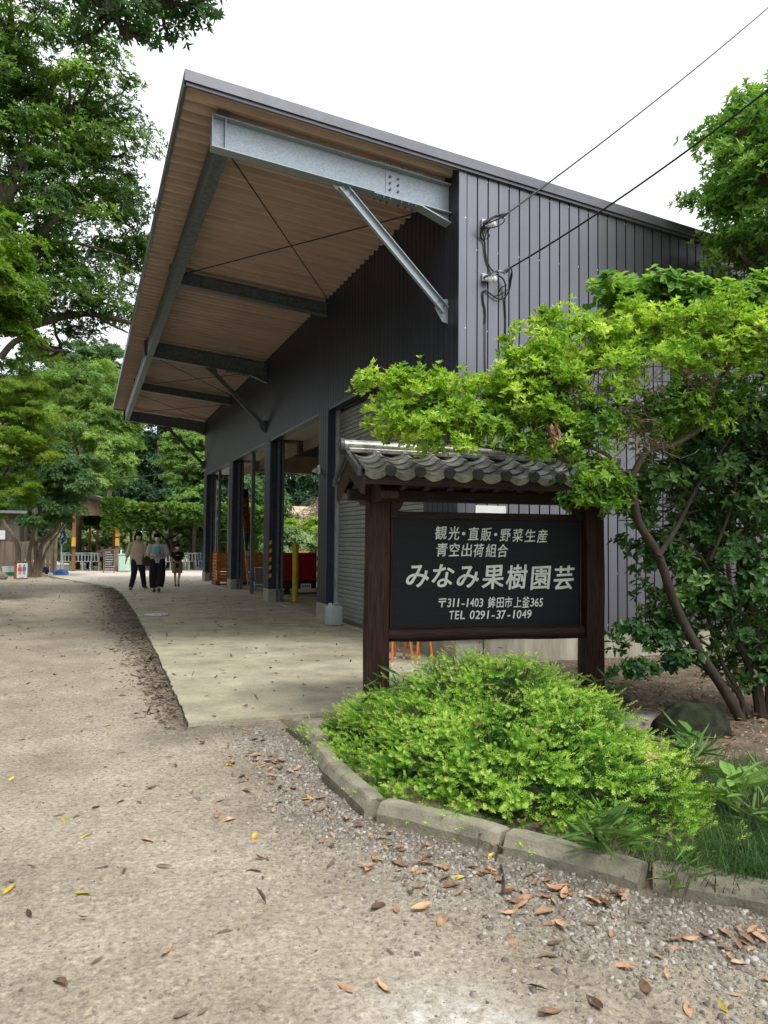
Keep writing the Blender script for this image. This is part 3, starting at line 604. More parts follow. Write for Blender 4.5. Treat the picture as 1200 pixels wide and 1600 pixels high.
# brackets at the post heads
for x in (.0, 1.85):
    mb = MB(); mb.prism([(-.43, 1.80), (-.43, 1.742), (-.39, 1.725), (.39, 1.725), (.43, 1.742), (.43, 1.80), (.36, 1.86), (-.36, 1.86)], (x-.07, 0, 0), (0, 1, 0), (0, 0, 1), (1, 0, 0), .14)
    mb.obj('cross_arm', M('sign_wood'), sign, local=True, bevel=.006)
for x in (.13, 1.72):
    s_ = 1 if x < 1 else -1
    mb = MB(); mb.prism([(x-.03*s_, 1.741), (x+.075*s_, 1.741), (x+.06*s_, 1.70), (x+.0*s_, 1.62), (x-.03*s_, 1.60)], (0, -.04, 0), (1, 0, 0), (0, 0, 1), (0, 1, 0), .08); mb.obj('corbel', M('sign_wood'), sign, local=True)
# roof: slopes both ways; ridge at z 2.17
ZE, ZR, YE = 1.925, 2.118, .56
TL = -.9                                       # the roof sits slightly askew, lower towards the right end (degrees)
roof = empty('tiled_roof', (0, 0, 0)); roof.parent = sign; roof.location = (-.27, 0, 0); roof.rotation_euler = (0, R(-TL), 0)
RX0, RX1 = -.0, 2.33
ang = math.atan2(ZR-ZE, YE)
rl = dict(parent=roof, local=True)
for s_ in (-1, 1):
    d = Vector((0, -s_*math.cos(ang), math.sin(ang)))
    mb = MB(); mb.prism([(s_*YE, ZE-.045), (0, ZR-.045), (0, ZR-.02), (s_*YE, ZE-.02)], (RX0+.03, 0, 0), (0, 1, 0), (0, 0, 1), (1, 0, 0), RX1-RX0-.06); mb.obj('roof_board', M('sign_wood_h'), **rl)
    mb = MB(); mb.prism([(s_*(YE+.004), ZE-.085), (s_*(YE-.03), ZE-.085), (s_*(YE-.03), ZE-.046), (s_*(YE+.004), ZE-.046)], (RX0+.02, 0, 0), (0, 1, 0), (0, 0, 1), (1, 0, 0), RX1-RX0-.04); mb.obj('eave_board', M('sign_wood_h'), **rl)
    mb = MB(); mb.prism([(s_*(YE+.002), ZE-.044), (s_*(YE-.02), ZE-.044), (s_*(YE-.02), ZE-.012), (s_*(YE+.002), ZE-.012)], (RX0+.01, 0, 0), (0, 1, 0), (0, 0, 1), (1, 0, 0), RX1-RX0-.02); mb.obj('eave_batten', M('sign_wood_h'), **rl)
    for k in range(11):                        # rafters with round ends
        x = RX0+.13+k*.208
        mb = MB(); mb.tube([(x, s_*(YE-.045), ZE-.072), (x, 0, ZR-.085)], .026, 10); mb.obj('rafter', M('sign_wood'), smooth=True, **rl)
    for x, nm in ((RX0+.0, 'bargeboard'), (RX1-.03, 'bargeboard')):
        mb = MB(); mb.prism([(s_*(YE+.0), ZE-.16), (s_*(YE+.01), ZE-.02), (0, ZR-.015), (0, ZR-.17)], (x, 0, 0), (0, 1, 0), (0, 0, 1), (1, 0, 0), .03); mb.obj(nm, M('sign_wood'), **rl)
    mb = MB(); mb.prism([(s_*(YE+.02), ZE-.032), (s_*(YE+.02), ZE+.03), (0, ZR+.045), (0, ZR-.01)], (RX0-.035, 0, 0), (0, 1, 0), (0, 0, 1), (1, 0, 0), .032); mb.obj('verge_tile', M('roof_tile_dark'), bevel=.005, **rl)
# tiles: S-shaped pantiles, three courses each side
TW, TLn = .2210, .192
def tile_mesh(name, eave):
    prof = []
    for i in range(11):
        t = i/10; x = TW*t
        if t < .70: zz = -.024*math.sin(math.pi*t/.70)
        else: zz = .036*math.sin(math.pi*(t-.70)/.30)
        prof.append((x, zz+.012))
    n = len(prof); th = .013; mb = MB(); vs = []
    for yy, lift in ((0, .016), (TLn+.035, -.002)):
        vs += [(x, yy, z+lift) for x, z in prof]+[(x, yy, z+lift-th) for x, z in prof]
    m = 2*n; fs = []
    for i in range(n-1):
        fs += [(i, i+1, m+i+1, m+i), (n+i+1, n+i, m+n+i, m+n+i+1), (i+1, i, n+i, n+i+1), (m+i, m+i+1, m+n+i+1, m+n+i)]
    fs += [(0, m, m+n, n), (n-1, 2*n-1, m+2*n-1, m+n-1)]
    mb.add(vs, fs)
    if eave:                                   # hanging lip under the pan plus a round end cap
        vs = []; 
        for i in range(8): x, z = prof[i]; vs += [(x, -.004, z+.016), (x, -.004, z+.016-.042-.010*math.sin(math.pi*i/7))]
        for i in range(8): x, z = prof[i]; vs += [(x, .010, z+.016), (x, .010, z+.016-.042-.010*math.sin(math.pi*i/7))]
        fs = [(2*i, 2*i+1, 2*i+3, 2*i+2) for i in range(7)]+[(16+2*i, 16+2*i+2, 16+2*i+3, 16+2*i+1) for i in range(7)]+[(2*i+1, 16+2*i+1, 16+2*i+3, 2*i+3) for i in range(7)]
        mb.add(vs, fs)
    me = mb.mesh(name, M('roof_tile'), smooth=True); return me
t_mid, t_eave = tile_mesh('roof_tile', False), tile_mesh('roof_tile', True)
mb = MB(); cx, cz = TW*.845, .026
mb.tube([(cx, -.020, cz), (cx, .012, cz)], .041, 18); mb.tube([(cx, -.026, cz), (cx, -.0201, cz)], .041, 18); mb.tube([(cx, -.030, cz), (cx, -.0261, cz)], .026, 12); mb.tube([(cx, -.034, cz), (cx, -.0301, cz)], .012, 8)
cap_me = mb.mesh('tile_cap', M('roof_tile_dark'))
for s_ in (-1, 1):
    for row in range(4):
        for c in range(10):
            d = -(s_*1)
            y0 = s_*(YE+.025-row*TLn*math.cos(ang)*.78); z0 = ZE-.004+row*TLn*math.sin(ang)*.78
            me = t_eave if row == 0 else t_mid
            if s_ < 0: o = inst(me, 'roof_tile', roof, (RX0+.02+c*TW, y0, z0), (ang, 0, 0), world=False)
            else: o = inst(me, 'roof_tile', roof, (RX0+.02+(c+1)*TW, y0, z0), (ang, 0, math.pi), world=False)
            if row == 0: cp = inst(cap_me, 'tile_cap', roof, tuple(o.location), tuple(o.rotation_euler), world=False)
            o.rotation_euler[0] += random.uniform(-.012, .012); o.location.z += random.uniform(-.002, .003)
# ridge: flat course plus half-round caps with an end disc
mb = MB(); mb.box((RX0-.01, -.075, ZR+.008), (RX1, .075, ZR+.045)); mb.obj('ridge_course', M('roof_tile'), bevel=.006, **rl)
mb = MB(); mb.tube([(0, 0, 0), (.30, 0, 0)], .056, 16); rc = mb.mesh('ridge_tile', M('roof_tile'), smooth=True)
for k in range(8): inst(rc, 'ridge_tile', roof, (RX0-.04+k*.297, 0, ZR+.062-(k % 2)*.004), world=False)
mb = MB(); mb.tube([(RX0-.075, 0, ZR+.060), (RX0-.0402, 0, ZR+.060)], .070, 18); mb.tube([(RX0-.083, 0, ZR+.060), (RX0-.0751, 0, ZR+.060)], .045, 16); mb.obj('ridge_end', M('roof_tile_dark'), bevel=.004, **rl)
mb = MB(); mb.prism([(-.06, ZR+.11), (.06, ZR+.11), (.075, ZR+.17), (.045, ZR+.235), (0, ZR+.25), (-.045, ZR+.235), (-.075, ZR+.17)], (RX0+.27, 0, 0), (0, 1, 0), (0, 0, 1), (1, 0, 0), .06); mb.obj('ridge_ornament', M('roof_tile_dark'), bevel=.01, **rl)

# lettering (flat paint on the board), laid out line by line, character by character
def glyph_mesh(ch, size, off, shear=0.12):
    cu = bpy.data.curves.new('letter', 'FONT'); cu.body = ch; cu.size = size; cu.offset = 0; cu.shear = shear; cu.extrude = 0; cu.resolution_u = 4; cu.align_x = 'CENTER'
    o = bpy.data.objects.new('tmp', cu); COL.objects.link(o); bpy.context.view_layer.update()
    dg = bpy.context.evaluated_depsgraph_get(); me = bpy.data.meshes.new_from_object(o.evaluated_get(dg)); bpy.data.objects.remove(o)
    # the stroke of a flat brush: the thin outline is swept by a slanted oval, so verticals and down-strokes swell
    n = len(me.vertices); co = np.empty(n*3); me.vertices.foreach_get('co', co); co = co.reshape(-1, 3); P0 = [tuple(p.vertices) for p in me.polygons]
    if n:
        V, F = [], []
        for q_ in range(10):
            a_ = 2*math.pi*q_/9; c_ = co.copy(); rr_ = 0 if q_ == 9 else 1
            c_[:, 0] += rr_*off*(1.15*math.cos(a_)*.9-.45*math.sin(a_)); c_[:, 1] += rr_*off*(.85*math.sin(a_)+.25*math.cos(a_)); c_[:, 2] = .0001*q_
            V += [tuple(v) for v in c_]; F += [tuple(i+q_*n for i in f) for f in P0]
        me2 = bpy.data.meshes.new('letter'); me2.from_pydata(V, [], F); me2.update(); bpy.data.meshes.remove(me); me = me2
    me.name = 'letter'; me.materials.clear(); me.materials.append(M('letter_paint')); return me
def text_line(s, x0, x1, zc, size, off, widths=None, zslope=0, bold=0):
    """characters spread between x0 and x1 (their outer edges); small ones take less room"""
    wd = [(.46 if c in '0123456789-TEL・ ' else 1.0) if widths is None else widths.get(c, 1.0) for c in s]
    tot = sum(wd); u = (x1-x0)/tot; x = x0
    for c, w in zip(s, wd):
        xc = x+w*u/2; x += w*u
        if c == ' ': continue
        me = glyph_mesh(c, size, off); co = np.empty(len(me.vertices)*3); me.vertices.foreach_get('co', co); co = co.reshape(-1, 3)
        if len(co) == 0: continue
        gw = co[:, 0].max()-co[:, 0].min(); gc = (co[:, 0].max()+co[:, 0].min())/2
        co[:, 0] -= gc; sc = min(1.15, .90*w*u/gw) if gw > .9*w*u else 1
        co[:, 0] *= sc
        base = .38*size if ord(c) > 0x2000 else .35*size
        co[:, 1] -= base
        # brush-like irregularity
        co[:, 1] += .010*size*np.sin(co[:, 0]/size*9+x*40)+.05*co[:, 0]; co[:, 0] += .010*size*np.sin(co[:, 1]/size*11+x*30)
        me.vertices.foreach_set('co', co.ravel()); me.update()
        o = bpy.data.objects.new('letter', me); link(o, sign); o.location = (xc, -.0218, zc+zslope*(xc-.9)); o.rotation_euler = (R(90), 0, 0); o.scale = (1, 1, 1)
text_line('観光・直販・野菜生産', .465, 1.45, 1.485, .118, .0013, {'・': .55}, zslope=-.02)
text_line('青空出荷組合', .478, 1.10, 1.350, .118, .0013, zslope=-.01)
text_line('みなみ果樹園芸', .222, 1.70, 1.135, .215, .0036, zslope=-.018)
text_line('〒311-1403 鉾田市上釜365', .498, 1.405, .918, .098, .0011, {**{c: .52 for c in '0123456789-'}, ' ': .45}, zslope=-.004)
text_line('TEL 0291-37-1049', .592, 1.305, .818, .098, .0011, {c: .5 for c in 'TEL0123456789-'} | {' ': .42})

# ================================================================ SMALL THINGS ROUND THE SHED
t = empty('water_jug', (3.90, 12.25, .03), R(8), label='translucent white square water jug standing against the concrete pillar footing', cat='jug')
mb = MB(); mb.box((-.13, -.09, 0), (.13, .09, .33)); mb.obj('body', M('jug_plastic'), t, local=True, bevel=.03)
mb = MB(); mb.tube([(-.07, 0, .33), (-.07, 0, .375)], .028, 12); mb.obj('cap', M('white_plastic'), t, local=True)
mb = MB(); mb.tube([(-.02, 0, .325), (0, 0, .365), (.07, 0, .365), (.10, 0, .325)], .013, 8); mb.obj('handle', M('jug_plastic'), t, local=True, smooth=True)
for p in (t.children[0],): p.data.polygons.foreach_set('use_smooth', [True]*len(p.data.polygons))
# folding table with orange and grey legs behind the sign
def chairlike(name, loc, rz, col, label, cat, w=.4, d=.4, h=.45, tips=True, splay=.05, top=M('wood'), back=False, group=None, rr=.013):
    t = empty(name, loc, rz, label=label, cat=cat, group=group)
    mb = MB(); mb.box((-w/2, -d/2, h-.02), (w/2, d/2, h)); mb.obj('seat' if cat in ('stool', 'chair') else 'table_top', top, t, local=True, bevel=.006)
    for sx in (-1, 1):
        for sy in (-1, 1):
            p0 = Vector((sx*(w/2-.03), sy*(d/2-.03), h-.021)); p1 = Vector((sx*(w/2-.03+splay), sy*(d/2-.03+splay), .03 if tips else 0))
            mb = MB(); mb.tube([p0, p1], rr, 8); lg = mb.obj('leg', col, t, local=True, smooth=True)
            if tips: mb = MB(); mb.tube([p1, p1+Vector((0, 0, -.03))], rr+.003, 8); mb.obj('rubber_foot', M('rubber_white'), lg, local=True)
    if back:
        mb = MB(); mb.box((-w/2, d/2-.03, h+.001), (w/2, d/2, h+.36)); mb.obj('backrest', top, t, local=True, bevel=.01)
    return t
chairlike('stool', (3.36, 8.28, .03), R(15), M('orange_paint'), 'orange legged stool nearest the sign post on the concrete apron', 'stool', .26, .30, .5)
chairlike('stool', (3.68, 8.30, .03), R(0), M('orange_paint'), 'orange legged stool beside the grey table in front of the shutter', 'stool', .16, .34, .5)
chairlike('low_table', (3.62, 8.95, .03), R(5), M('shutter_rail'), 'small grey legged table set against the roller shutter', 'table', .42, .4, .55, splay=.0, top=M('grey_plastic'), rr=.015)
# crates
def crate_mesh(w=.50, d=.36, h=.30, open_=True):
    mb = MB(); th = .02
    for z in (0, h*.34, h*.68):
        for a, b in (((-w/2, -d/2), (w/2, -d/2)), ((w/2, -d/2), (w/2, d/2)), ((w/2, d/2), (-w/2, d/2)), ((-w/2, d/2), (-w/2, -d/2))):
            mb.bar((a[0], a[1], z+h*.11), (b[0], b[1], z+h*.11), .014, h*.20)
    for sx in (-1, 1):
        for sy in (-1, 1): mb.box((sx*w/2-.02, sy*d/2-.02, 0), (sx*w/2+.02, sy*d/2+.02, h-.004))
    for x in (-.12, 0, .12):
        for sy in (-1, 1): mb.box((x-.012, sy*d/2-.010, .002), (x+.012, sy*d/2+.010, h*.9))
    mb.box((-w/2+.01, -d/2+.01, .004), (w/2-.01, d/2-.01, .03))
    return mb.mesh('crate', M('orange_plastic'))
cm = crate_mesh()
def pallet(loc, rz, label, w=1.1, d=.8):
    t = empty('pallet', loc, rz, label=label, cat='pallet')
    pm = MB().box((-w/2, -.05, 0), (w/2, .05, .02)).mesh('deck_board', M('wood'))
    for k in range(5): inst(pm, 'deck_board', t, (0, -d/2+.06+k*(d-.12)/4, .10), world=False)
    bm_ = MB().box((-.045, -d/2, 0), (.045, d/2, .099)).mesh('bearer', M('wood'))
    for x in (-w/2+.05, 0, w/2-.05): inst(bm_, 'bearer', t, (x, 0, .0), world=False)
    return t
def crate_stack(x, y, nx_, ny_, nz, z0, where, group):
    names = ['lowest', 'second', 'third', 'top', 'top']
    for i in range(nx_):
        for j in range(ny_):
            for k in range(nz):
                lv = 'topmost' if k == nz-1 else ('bottom' if k == 0 else 'middle')
                nth = ['first', 'second', 'third', 'fourth'][i+nx_*j] if nx_*ny_ > 1 else 'only'
                inst(cm, 'crate', None, (x+i*.54+random.uniform(-.01, .01), y+j*.40, z0+k*.305), (0, 0, random.uniform(-.03, .03)), label='%s orange plastic harvest crate of the %s column %s' % (lv, nth, where), cat='crate', group=group)
pallet((4.45, 25.05, .045), 0, 'wooden pallet under the orange crates nearest the far corner pillar', 1.1, .9)
crate_stack(4.2, 24.85, 2, 2, 3, .165, 'by the far corner pillar', 'orange crates by the far corner pillar')
pallet((5.35, 24.6, .045), 0, 'wooden pallet under the orange crates behind the thin steel post', 1.7, .9)
crate_stack(4.82, 24.45, 3, 1, 3, .165, 'behind the thin steel post', 'orange crates behind the thin steel post')
# grey crate with slats on legs
t = empty('grey_crate', (4.75, 21.6, .045), label='grey slatted plastic crate standing between the steel post and the striped pillar', cat='crate')
for k in range(7): mb = MB(); mb.box((4.50, 21.30, .16+k*.075), (5.05, 21.35, .215+k*.075)); mb.obj('slat', M('grey_plastic'), t)
mb = MB(); mb.box((4.50, 21.355, .14), (5.05, 21.9, .20)); mb.box((4.50, 21.355, .62), (5.05, 21.9, .69)); mb.box((4.47, 21.31, .045), (4.499, 21.36, .70)); mb.box((5.051, 21.31, .045), (5.08, 21.36, .70)); mb.obj('body', M('grey_plastic'), t)
# bent handle in front
t = MB().tube([(4.55, 22.75, .3), (4.62, 22.5, .2), (4.7, 22.2, .06)], .012, 6).obj('lever', M('shutter_rail'), None, org=(4.7, 22.2, .05), label='thin pale metal lever leaning in front of the orange crates', cat='lever')
# red mesh container on a dark trolley
t = empty('mesh_container', (5.4, 20.0, .045), label='large dark red mesh container behind the yellow post', cat='container')
mb = MB(); x0, x1, y0, y1, z0, z1 = 4.78, 6.5, 19.6, 20.7, .42, 1.12
mb.box((x0, y0+.03, z0), (x1, y0+.05, z1)); mb.box((x0, y1, z0), (x1, y1+.03, z1)); mb.box((x0, y0+.051, z0), (x0+.03, y1-.001, z1)); mb.box((x1-.03, y0+.051, z0), (x1, y1-.001, z1)); mb.obj('panel', M('red_plastic'), t)
mb = MB()
for k in range(22): mb.box((x0+.01+k*.081, y0, z0+.012), (x0+.035+k*.081, y0+.029, z1+.02))
for k in range(8): mb.box((x0, y0+.004, z0+.02+k*.092), (x1, y0+.026, z0+.04+k*.092))
mb.obj('grid_ribs', M('red_plastic'), t, kind='stuff')
mb = MB(); mb.box((x0, y0+.02, .20), (x1, y1, .415)); mb.obj('trolley_base', M('black_paint'), t)
for x in (x0+.2, x1-.2):
    mb = MB(); mb.tube([(x, y0+.1, .13), (x, y0+.16, .13)], .085, 12); mb.obj('wheel', M('black_paint'), t)
mb = MB(); mb.box((5.32, y0-.012, .20), (5.60, y0+.019, .33)); mb.obj('label_plate', M('white_plastic'), t)
mb = MB(); 
for k in range(4): mb.box((5.36+k*.055, y0-.014, .245), (5.385+k*.055+.01, y0-.0122, .285))
mb.obj('print', M('cable'), t, kind='stuff')
MB().box((5.12, 19.55, .046), (5.2, 19.6, .13)).obj('floor_tag', M('white_plastic'), None, org=(5.16, 19.57, .046), label='small white tag on the floor between the yellow post and the label plate', cat='tag')
# yellow post
t = empty('yellow_post', (4.56, 17.30, .045), label='tall yellow painted steel post inside the nearest open doorway', cat='post')
mb = MB(); mb.tube([(4.56, 17.30, .045), (4.56, 17.30, 1.37)], .072, 16); mb.obj('pipe', M('yellow_paint'), t, smooth=True)
mb = MB(); mb.tube([(4.56, 17.30, 1.371), (4.56, 17.30, 1.40)], [.078, .06], 16); mb.obj('cap', M('yellow_paint'), t)
t = empty('yellow_post', (4.45, 24.0, .045), label='yellow post standing beside the orange crates at the farthest doorway', cat='post')
mb = MB(); mb.tube([(4.62, 26.3, .045), (4.62, 26.3, 1.5)], .05, 12); mb.obj('pipe', M('yellow_paint'), t, smooth=True)
mb = MB(); mb.tube([(4.62, 26.3, 1.501), (4.62, 26.3, 1.53)], [.055, .04], 12); mb.obj('cap', M('yellow_paint'), t)
# banner leaning in the doorway
b0, b1, b2, b3 = at(375, 765, 23.2), at(388, 765, 23.2), at(391, 836, 23.0), at(383, 830, 23.0)
t = empty('banner', (b2.x, 23.1, .05), label='orange red vertical banner with pale writing leaning in the doorway', cat='banner')
def sheet(q, nseg, wav, name, m, parent, th=.004):
    a, b, c, d = map(Vector, q); mb = MB(); vs = []
    for i in range(nseg+1):
        t_ = i/nseg; l = a.lerp(d, t_); r_ = b.lerp(c, t_); off = Vector((0, wav*math.sin(t_*9), 0))
        vs += [l+off, r_-off]
    mb.add(vs, [(2*i, 2*i+1, 2*i+3, 2*i+2) for i in range(nseg)]); o = mb.obj(name, m, parent, smooth=True)
    s_ = o.modifiers.new('solid', 'SOLIDIFY'); s_.thickness = th; return o
sheet((b0, b1, b2, b3), 14, .02, 'cloth', M('banner'), t)
mb = MB(); mb.tube([at(376, 762, 23.25), at(386, 905, 23.25)], .012, 6); mb.obj('pole', M('white_plastic'), t)
mb = MB(); q0 = at(375.5, 764, 23.17); q1 = at(387.5, 778, 23.17); mb.box((q0.x, 23.15, q1.z), (q1.x, 23.165, q0.z)); mb.obj('heading', M('banner_dark'), t)
mb = MB(); r_ = random.Random(5)
for k in range(7):
    c = at(380.5+k*1.05, 783+k*7.2, 23.10)
    for j in range(3):
        dx, dz = r_.uniform(-.02, .02), r_.uniform(-.03, .03); mb.bar(c+Vector((dx-.035, -.03, dz)), c+Vector((dx+.035, -.03, dz+.02)), .004, .012)
    mb.bar(c+Vector((0, -.03, -.05)), c+Vector((0, -.03, .05)), .012, .004)
mb.obj('writing', M('pale_paint'), t, kind='stuff')
sheet((at(382, 832, 23.3), at(389, 834, 23.3), at(387, 858, 23.3), at(383, 862, 23.3)), 6, .02, 'tail', M('teal_cloth'), t)
t = empty('price_card', (at(388, 866, 22.9).x, 22.9, .9), label='small white card with a red top hung below the banner', cat='card')
c0, c1 = at(384, 858, 22.9), at(392, 868, 22.9)
mb = MB(); mb.box((c0.x, 22.9, c1.z), (c1.x, 22.92, c0.z-.05)); mb.obj('card', M('white_plastic'), t)
mb = MB(); mb.box((c0.x, 22.9, c0.z-.049), (c1.x, 22.92, c0.z)); mb.obj('heading', M('red_print'), t)
mb = MB(); mb.tube([((c0.x+c1.x)/2, 22.93, .045), ((c0.x+c1.x)/2, 22.93, c1.z+.05)], .02, 8); mb.obj('stand', M('pale_paint'), t)
# ladder frame at the farthest doorway
t = empty('ladder', (4.35, 27.2, .045), label='tall narrow metal ladder standing in the farthest doorway', cat='ladder')
for dx in (0, .42): mb = MB(); mb.tube([(4.3+dx, 27.3, .045), (4.3+dx, 27.3, 3.6)], .022, 6); mb.obj('rail', M('shutter_rail'), t)
for k in range(7): mb = MB(); mb.tube([(4.3, 27.3, .5+k*.45), (4.72, 27.3, .5+k*.45)], .015, 6); mb.obj('rung', M('shutter_rail'), t)
# manhole
t = empty('manhole_cover', (1.28, 14.92, .028), label='round pale grey manhole cover set at the edge of the concrete apron', cat='manhole cover')
mb = MB(); mb.tube([(1.28, 14.92, -.02), (1.28, 14.92, .036)], .235, 32); mb.obj('ring', M('galvanized_dull'), t)
mb = MB(); mb.tube([(1.28, 14.92, .0361), (1.28, 14.92, .046)], .222, 32); mb.obj('lid', M('manhole'), t)
mb = MB(); mb.box((1.24, 14.87, .0461), (1.32, 14.89, .049)); mb.obj('lift_slot', M('cable'), t)

# ---------------------------------------------------------------- wires
def bez(pts, n=14):
    pts = [Vector(p) for p in pts]; out = []
    P = [pts[0]]+pts+[pts[-1]]
    for i in range(1, len(P)-2):
        a, b, c, d = P[i-1], P[i], P[i+1], P[i+2]
        for k in range(n):
            t = k/n; out.append(.5*((2*b)+(c-a)*t+(2*a-5*b+4*c-d)*t*t+(3*b-a-3*c+d)*t**3))
    out.append(pts[-1]); return out
def rayto(px, py, dist):
    d = ray(px, py).normalized(); return EYE+d*dist
YW = Y0-.02
def wp(px, py, off=.05): return at(px, py, Y0-off)
def sag(p, q, s, n=24): return [Vector(p).lerp(Vector(q), i/n)-Vector((0, 0, s*4*(i/n)*(1-i/n))) for i in range(n+1)]
A1 = wp(793, 333, .35); A2 = rayto(1290, -68, 17)
t = empty('power_cable', A1, label='upper black power cable running from the wall bracket up across the sky', cat='cable')
MB().tube(sag(A1, A2, .10), .011, 6).obj('wire', M('cable'), t)
MB().tube([A1, A1.lerp(wp(782, 340, .25), .8)], [.012, .03], 6).obj('anchor_clamp', M('galvanized_dull'), t)
B1_ = wp(798, 418, .35); B2_ = rayto(1290, 70, 7.6)
t = empty('power_cable', B1_, label='lower black power cable running from the second wall bracket towards the tree', cat='cable')
MB().tube(sag(B1_, B2_, .08), .010, 6).obj('wire', M('cable'), t)
MB().tube([B1_, wp(790, 424, .28)], [.012, .028], 6).obj('anchor_clamp', M('galvanized_dull'), t)
def bracket(px, py, label):
    c = wp(px, py, .03); t = empty('wall_bracket', c, label=label, cat='bracket')
    mb = MB(); mb.box((c.x-.05, Y0-.06, c.z-.045), (c.x+.05, Y0-.0215, c.z+.045)); mb.obj('plate', M('steel'), t, bevel=.006)
    mb = MB(); mb.bar((c.x-.03, Y0-.061, c.z), (c.x+.05, Y0-.26, c.z+.02), .03, .02); mb.bar((c.x+.051, Y0-.26, c.z+.02), (c.x+.15, Y0-.24, c.z+.015), .02, .02); mb.obj('arm', M('steel'), t)
    mb = MB(); mb.ball((c.x+.015, Y0-.12, c.z-.035), (.035, .035, .045)); mb.ball((c.x+.065, Y0-.14, c.z-.04), (.03, .03, .04)); mb.obj('insulator', M('white_plastic'), t, smooth=True)
    return t
bracket(757, 350, 'upper metal cable bracket bolted to the grey end wall'); bracket(758, 435, 'lower metal cable bracket with white insulators on the grey end wall')
t = empty('wall_cable', wp(757, 400, .04), label='bundle of black cable loops hanging from the brackets down the grey end wall', cat='cable')
def cab(pts, r=.009, nm='cable_run'):
    MB().tube(bez([wp(x, y, o) for x, y, o in pts], 8), r, 6).obj(nm, M('cable'), t)
cab([(793,333,.33),(775,338,.25),(760,348,.2),(752,358,.12),(751,370,.06),(757,378,.05),(758,392,.045),(761,408,.045),(767,420,.05),(776,428,.07),(786,436,.08),(790,448,.08),(789,470,.045),(790,497,.04)], .010)
cab([(788,338,.3),(772,345,.25),(757,352,.18),(754,362,.1),(757,374,.06)], .008)
cab([(789,343,.3),(785,349,.25),(776,354,.22),(765,357,.16),(760,363,.1),(757,376,.06)], .006)
cab([(765,357,.14),(762,364,.12),(765,368,.1),(760,374,.06)], .006)
cab([(799,420,.33),(800,428,.2),(798,440,.14),(796,452,.1),(789,464,.08),(780,467,.07),(770,462,.06),(760,455,.05),(755,456,.045),(755,470,.042),(758,485,.042),(758,505,.042)], .009)
cab([(799,425,.3),(797,436,.2),(796,450,.12),(785,458,.1),(778,463,.07)], .006)
cab([(792,445,.12),(783,450,.1),(778,460,.07),(772,464,.06)], .007)
cab([(758,505,.042),(758,530,.042),(758,560,.04),(759,600,.04)], .006); cab([(790,497,.04),(790,530,.04),(791,570,.04),(791,600,.04)], .008)
MB().tube(sag(at(322, 722, 28.3), at(95, 733, 40), .5), .02, 6).obj('overhead_wire', M('cable'), None, org=at(322, 722, 28.3), label='thin overhead wire strung between the shed corner and the trees', cat='wire')
# ================================================================ PEOPLE
def skin_mesh(name, joints, edges, radii, m, parent, sub=1):
    """one continuous surface grown round a jointed skeleton"""
    names = list(joints); me = bpy.data.meshes.new(name)
    me.from_pydata([joints[k] for k in names], [(names.index(a), names.index(b)) for a, b in edges], []); me.update()
    o = bpy.data.objects.new(name, me); COL.objects.link(o)
    sk = o.modifiers.new('skin', 'SKIN'); sk.use_smooth_shade = True
    if not me.skin_vertices: me.attributes.new
    for i, k in enumerate(names):
        r = radii[k]; me.skin_vertices[0].data[i].radius = r if hasattr(r, '__len__') else (r, r)
    me.skin_vertices[0].data[names.index('pelvis') if 'pelvis' in names else 0].use_root = True
    sb = o.modifiers.new('sub', 'SUBSURF'); sb.levels = sub; sb.render_levels = sub
    bpy.context.view_layer.update(); dg = bpy.context.evaluated_depsgraph_get()
    m2 = bpy.data.meshes.new_from_object(o.evaluated_get(dg)); bpy.data.objects.remove(o)
    m2.materials.clear(); m2.materials.append(m); m2.name = name
    m2.polygons.foreach_set('use_smooth', [True]*len(m2.polygons))
    ob = bpy.data.objects.new(name, m2); link(ob, parent); return ob
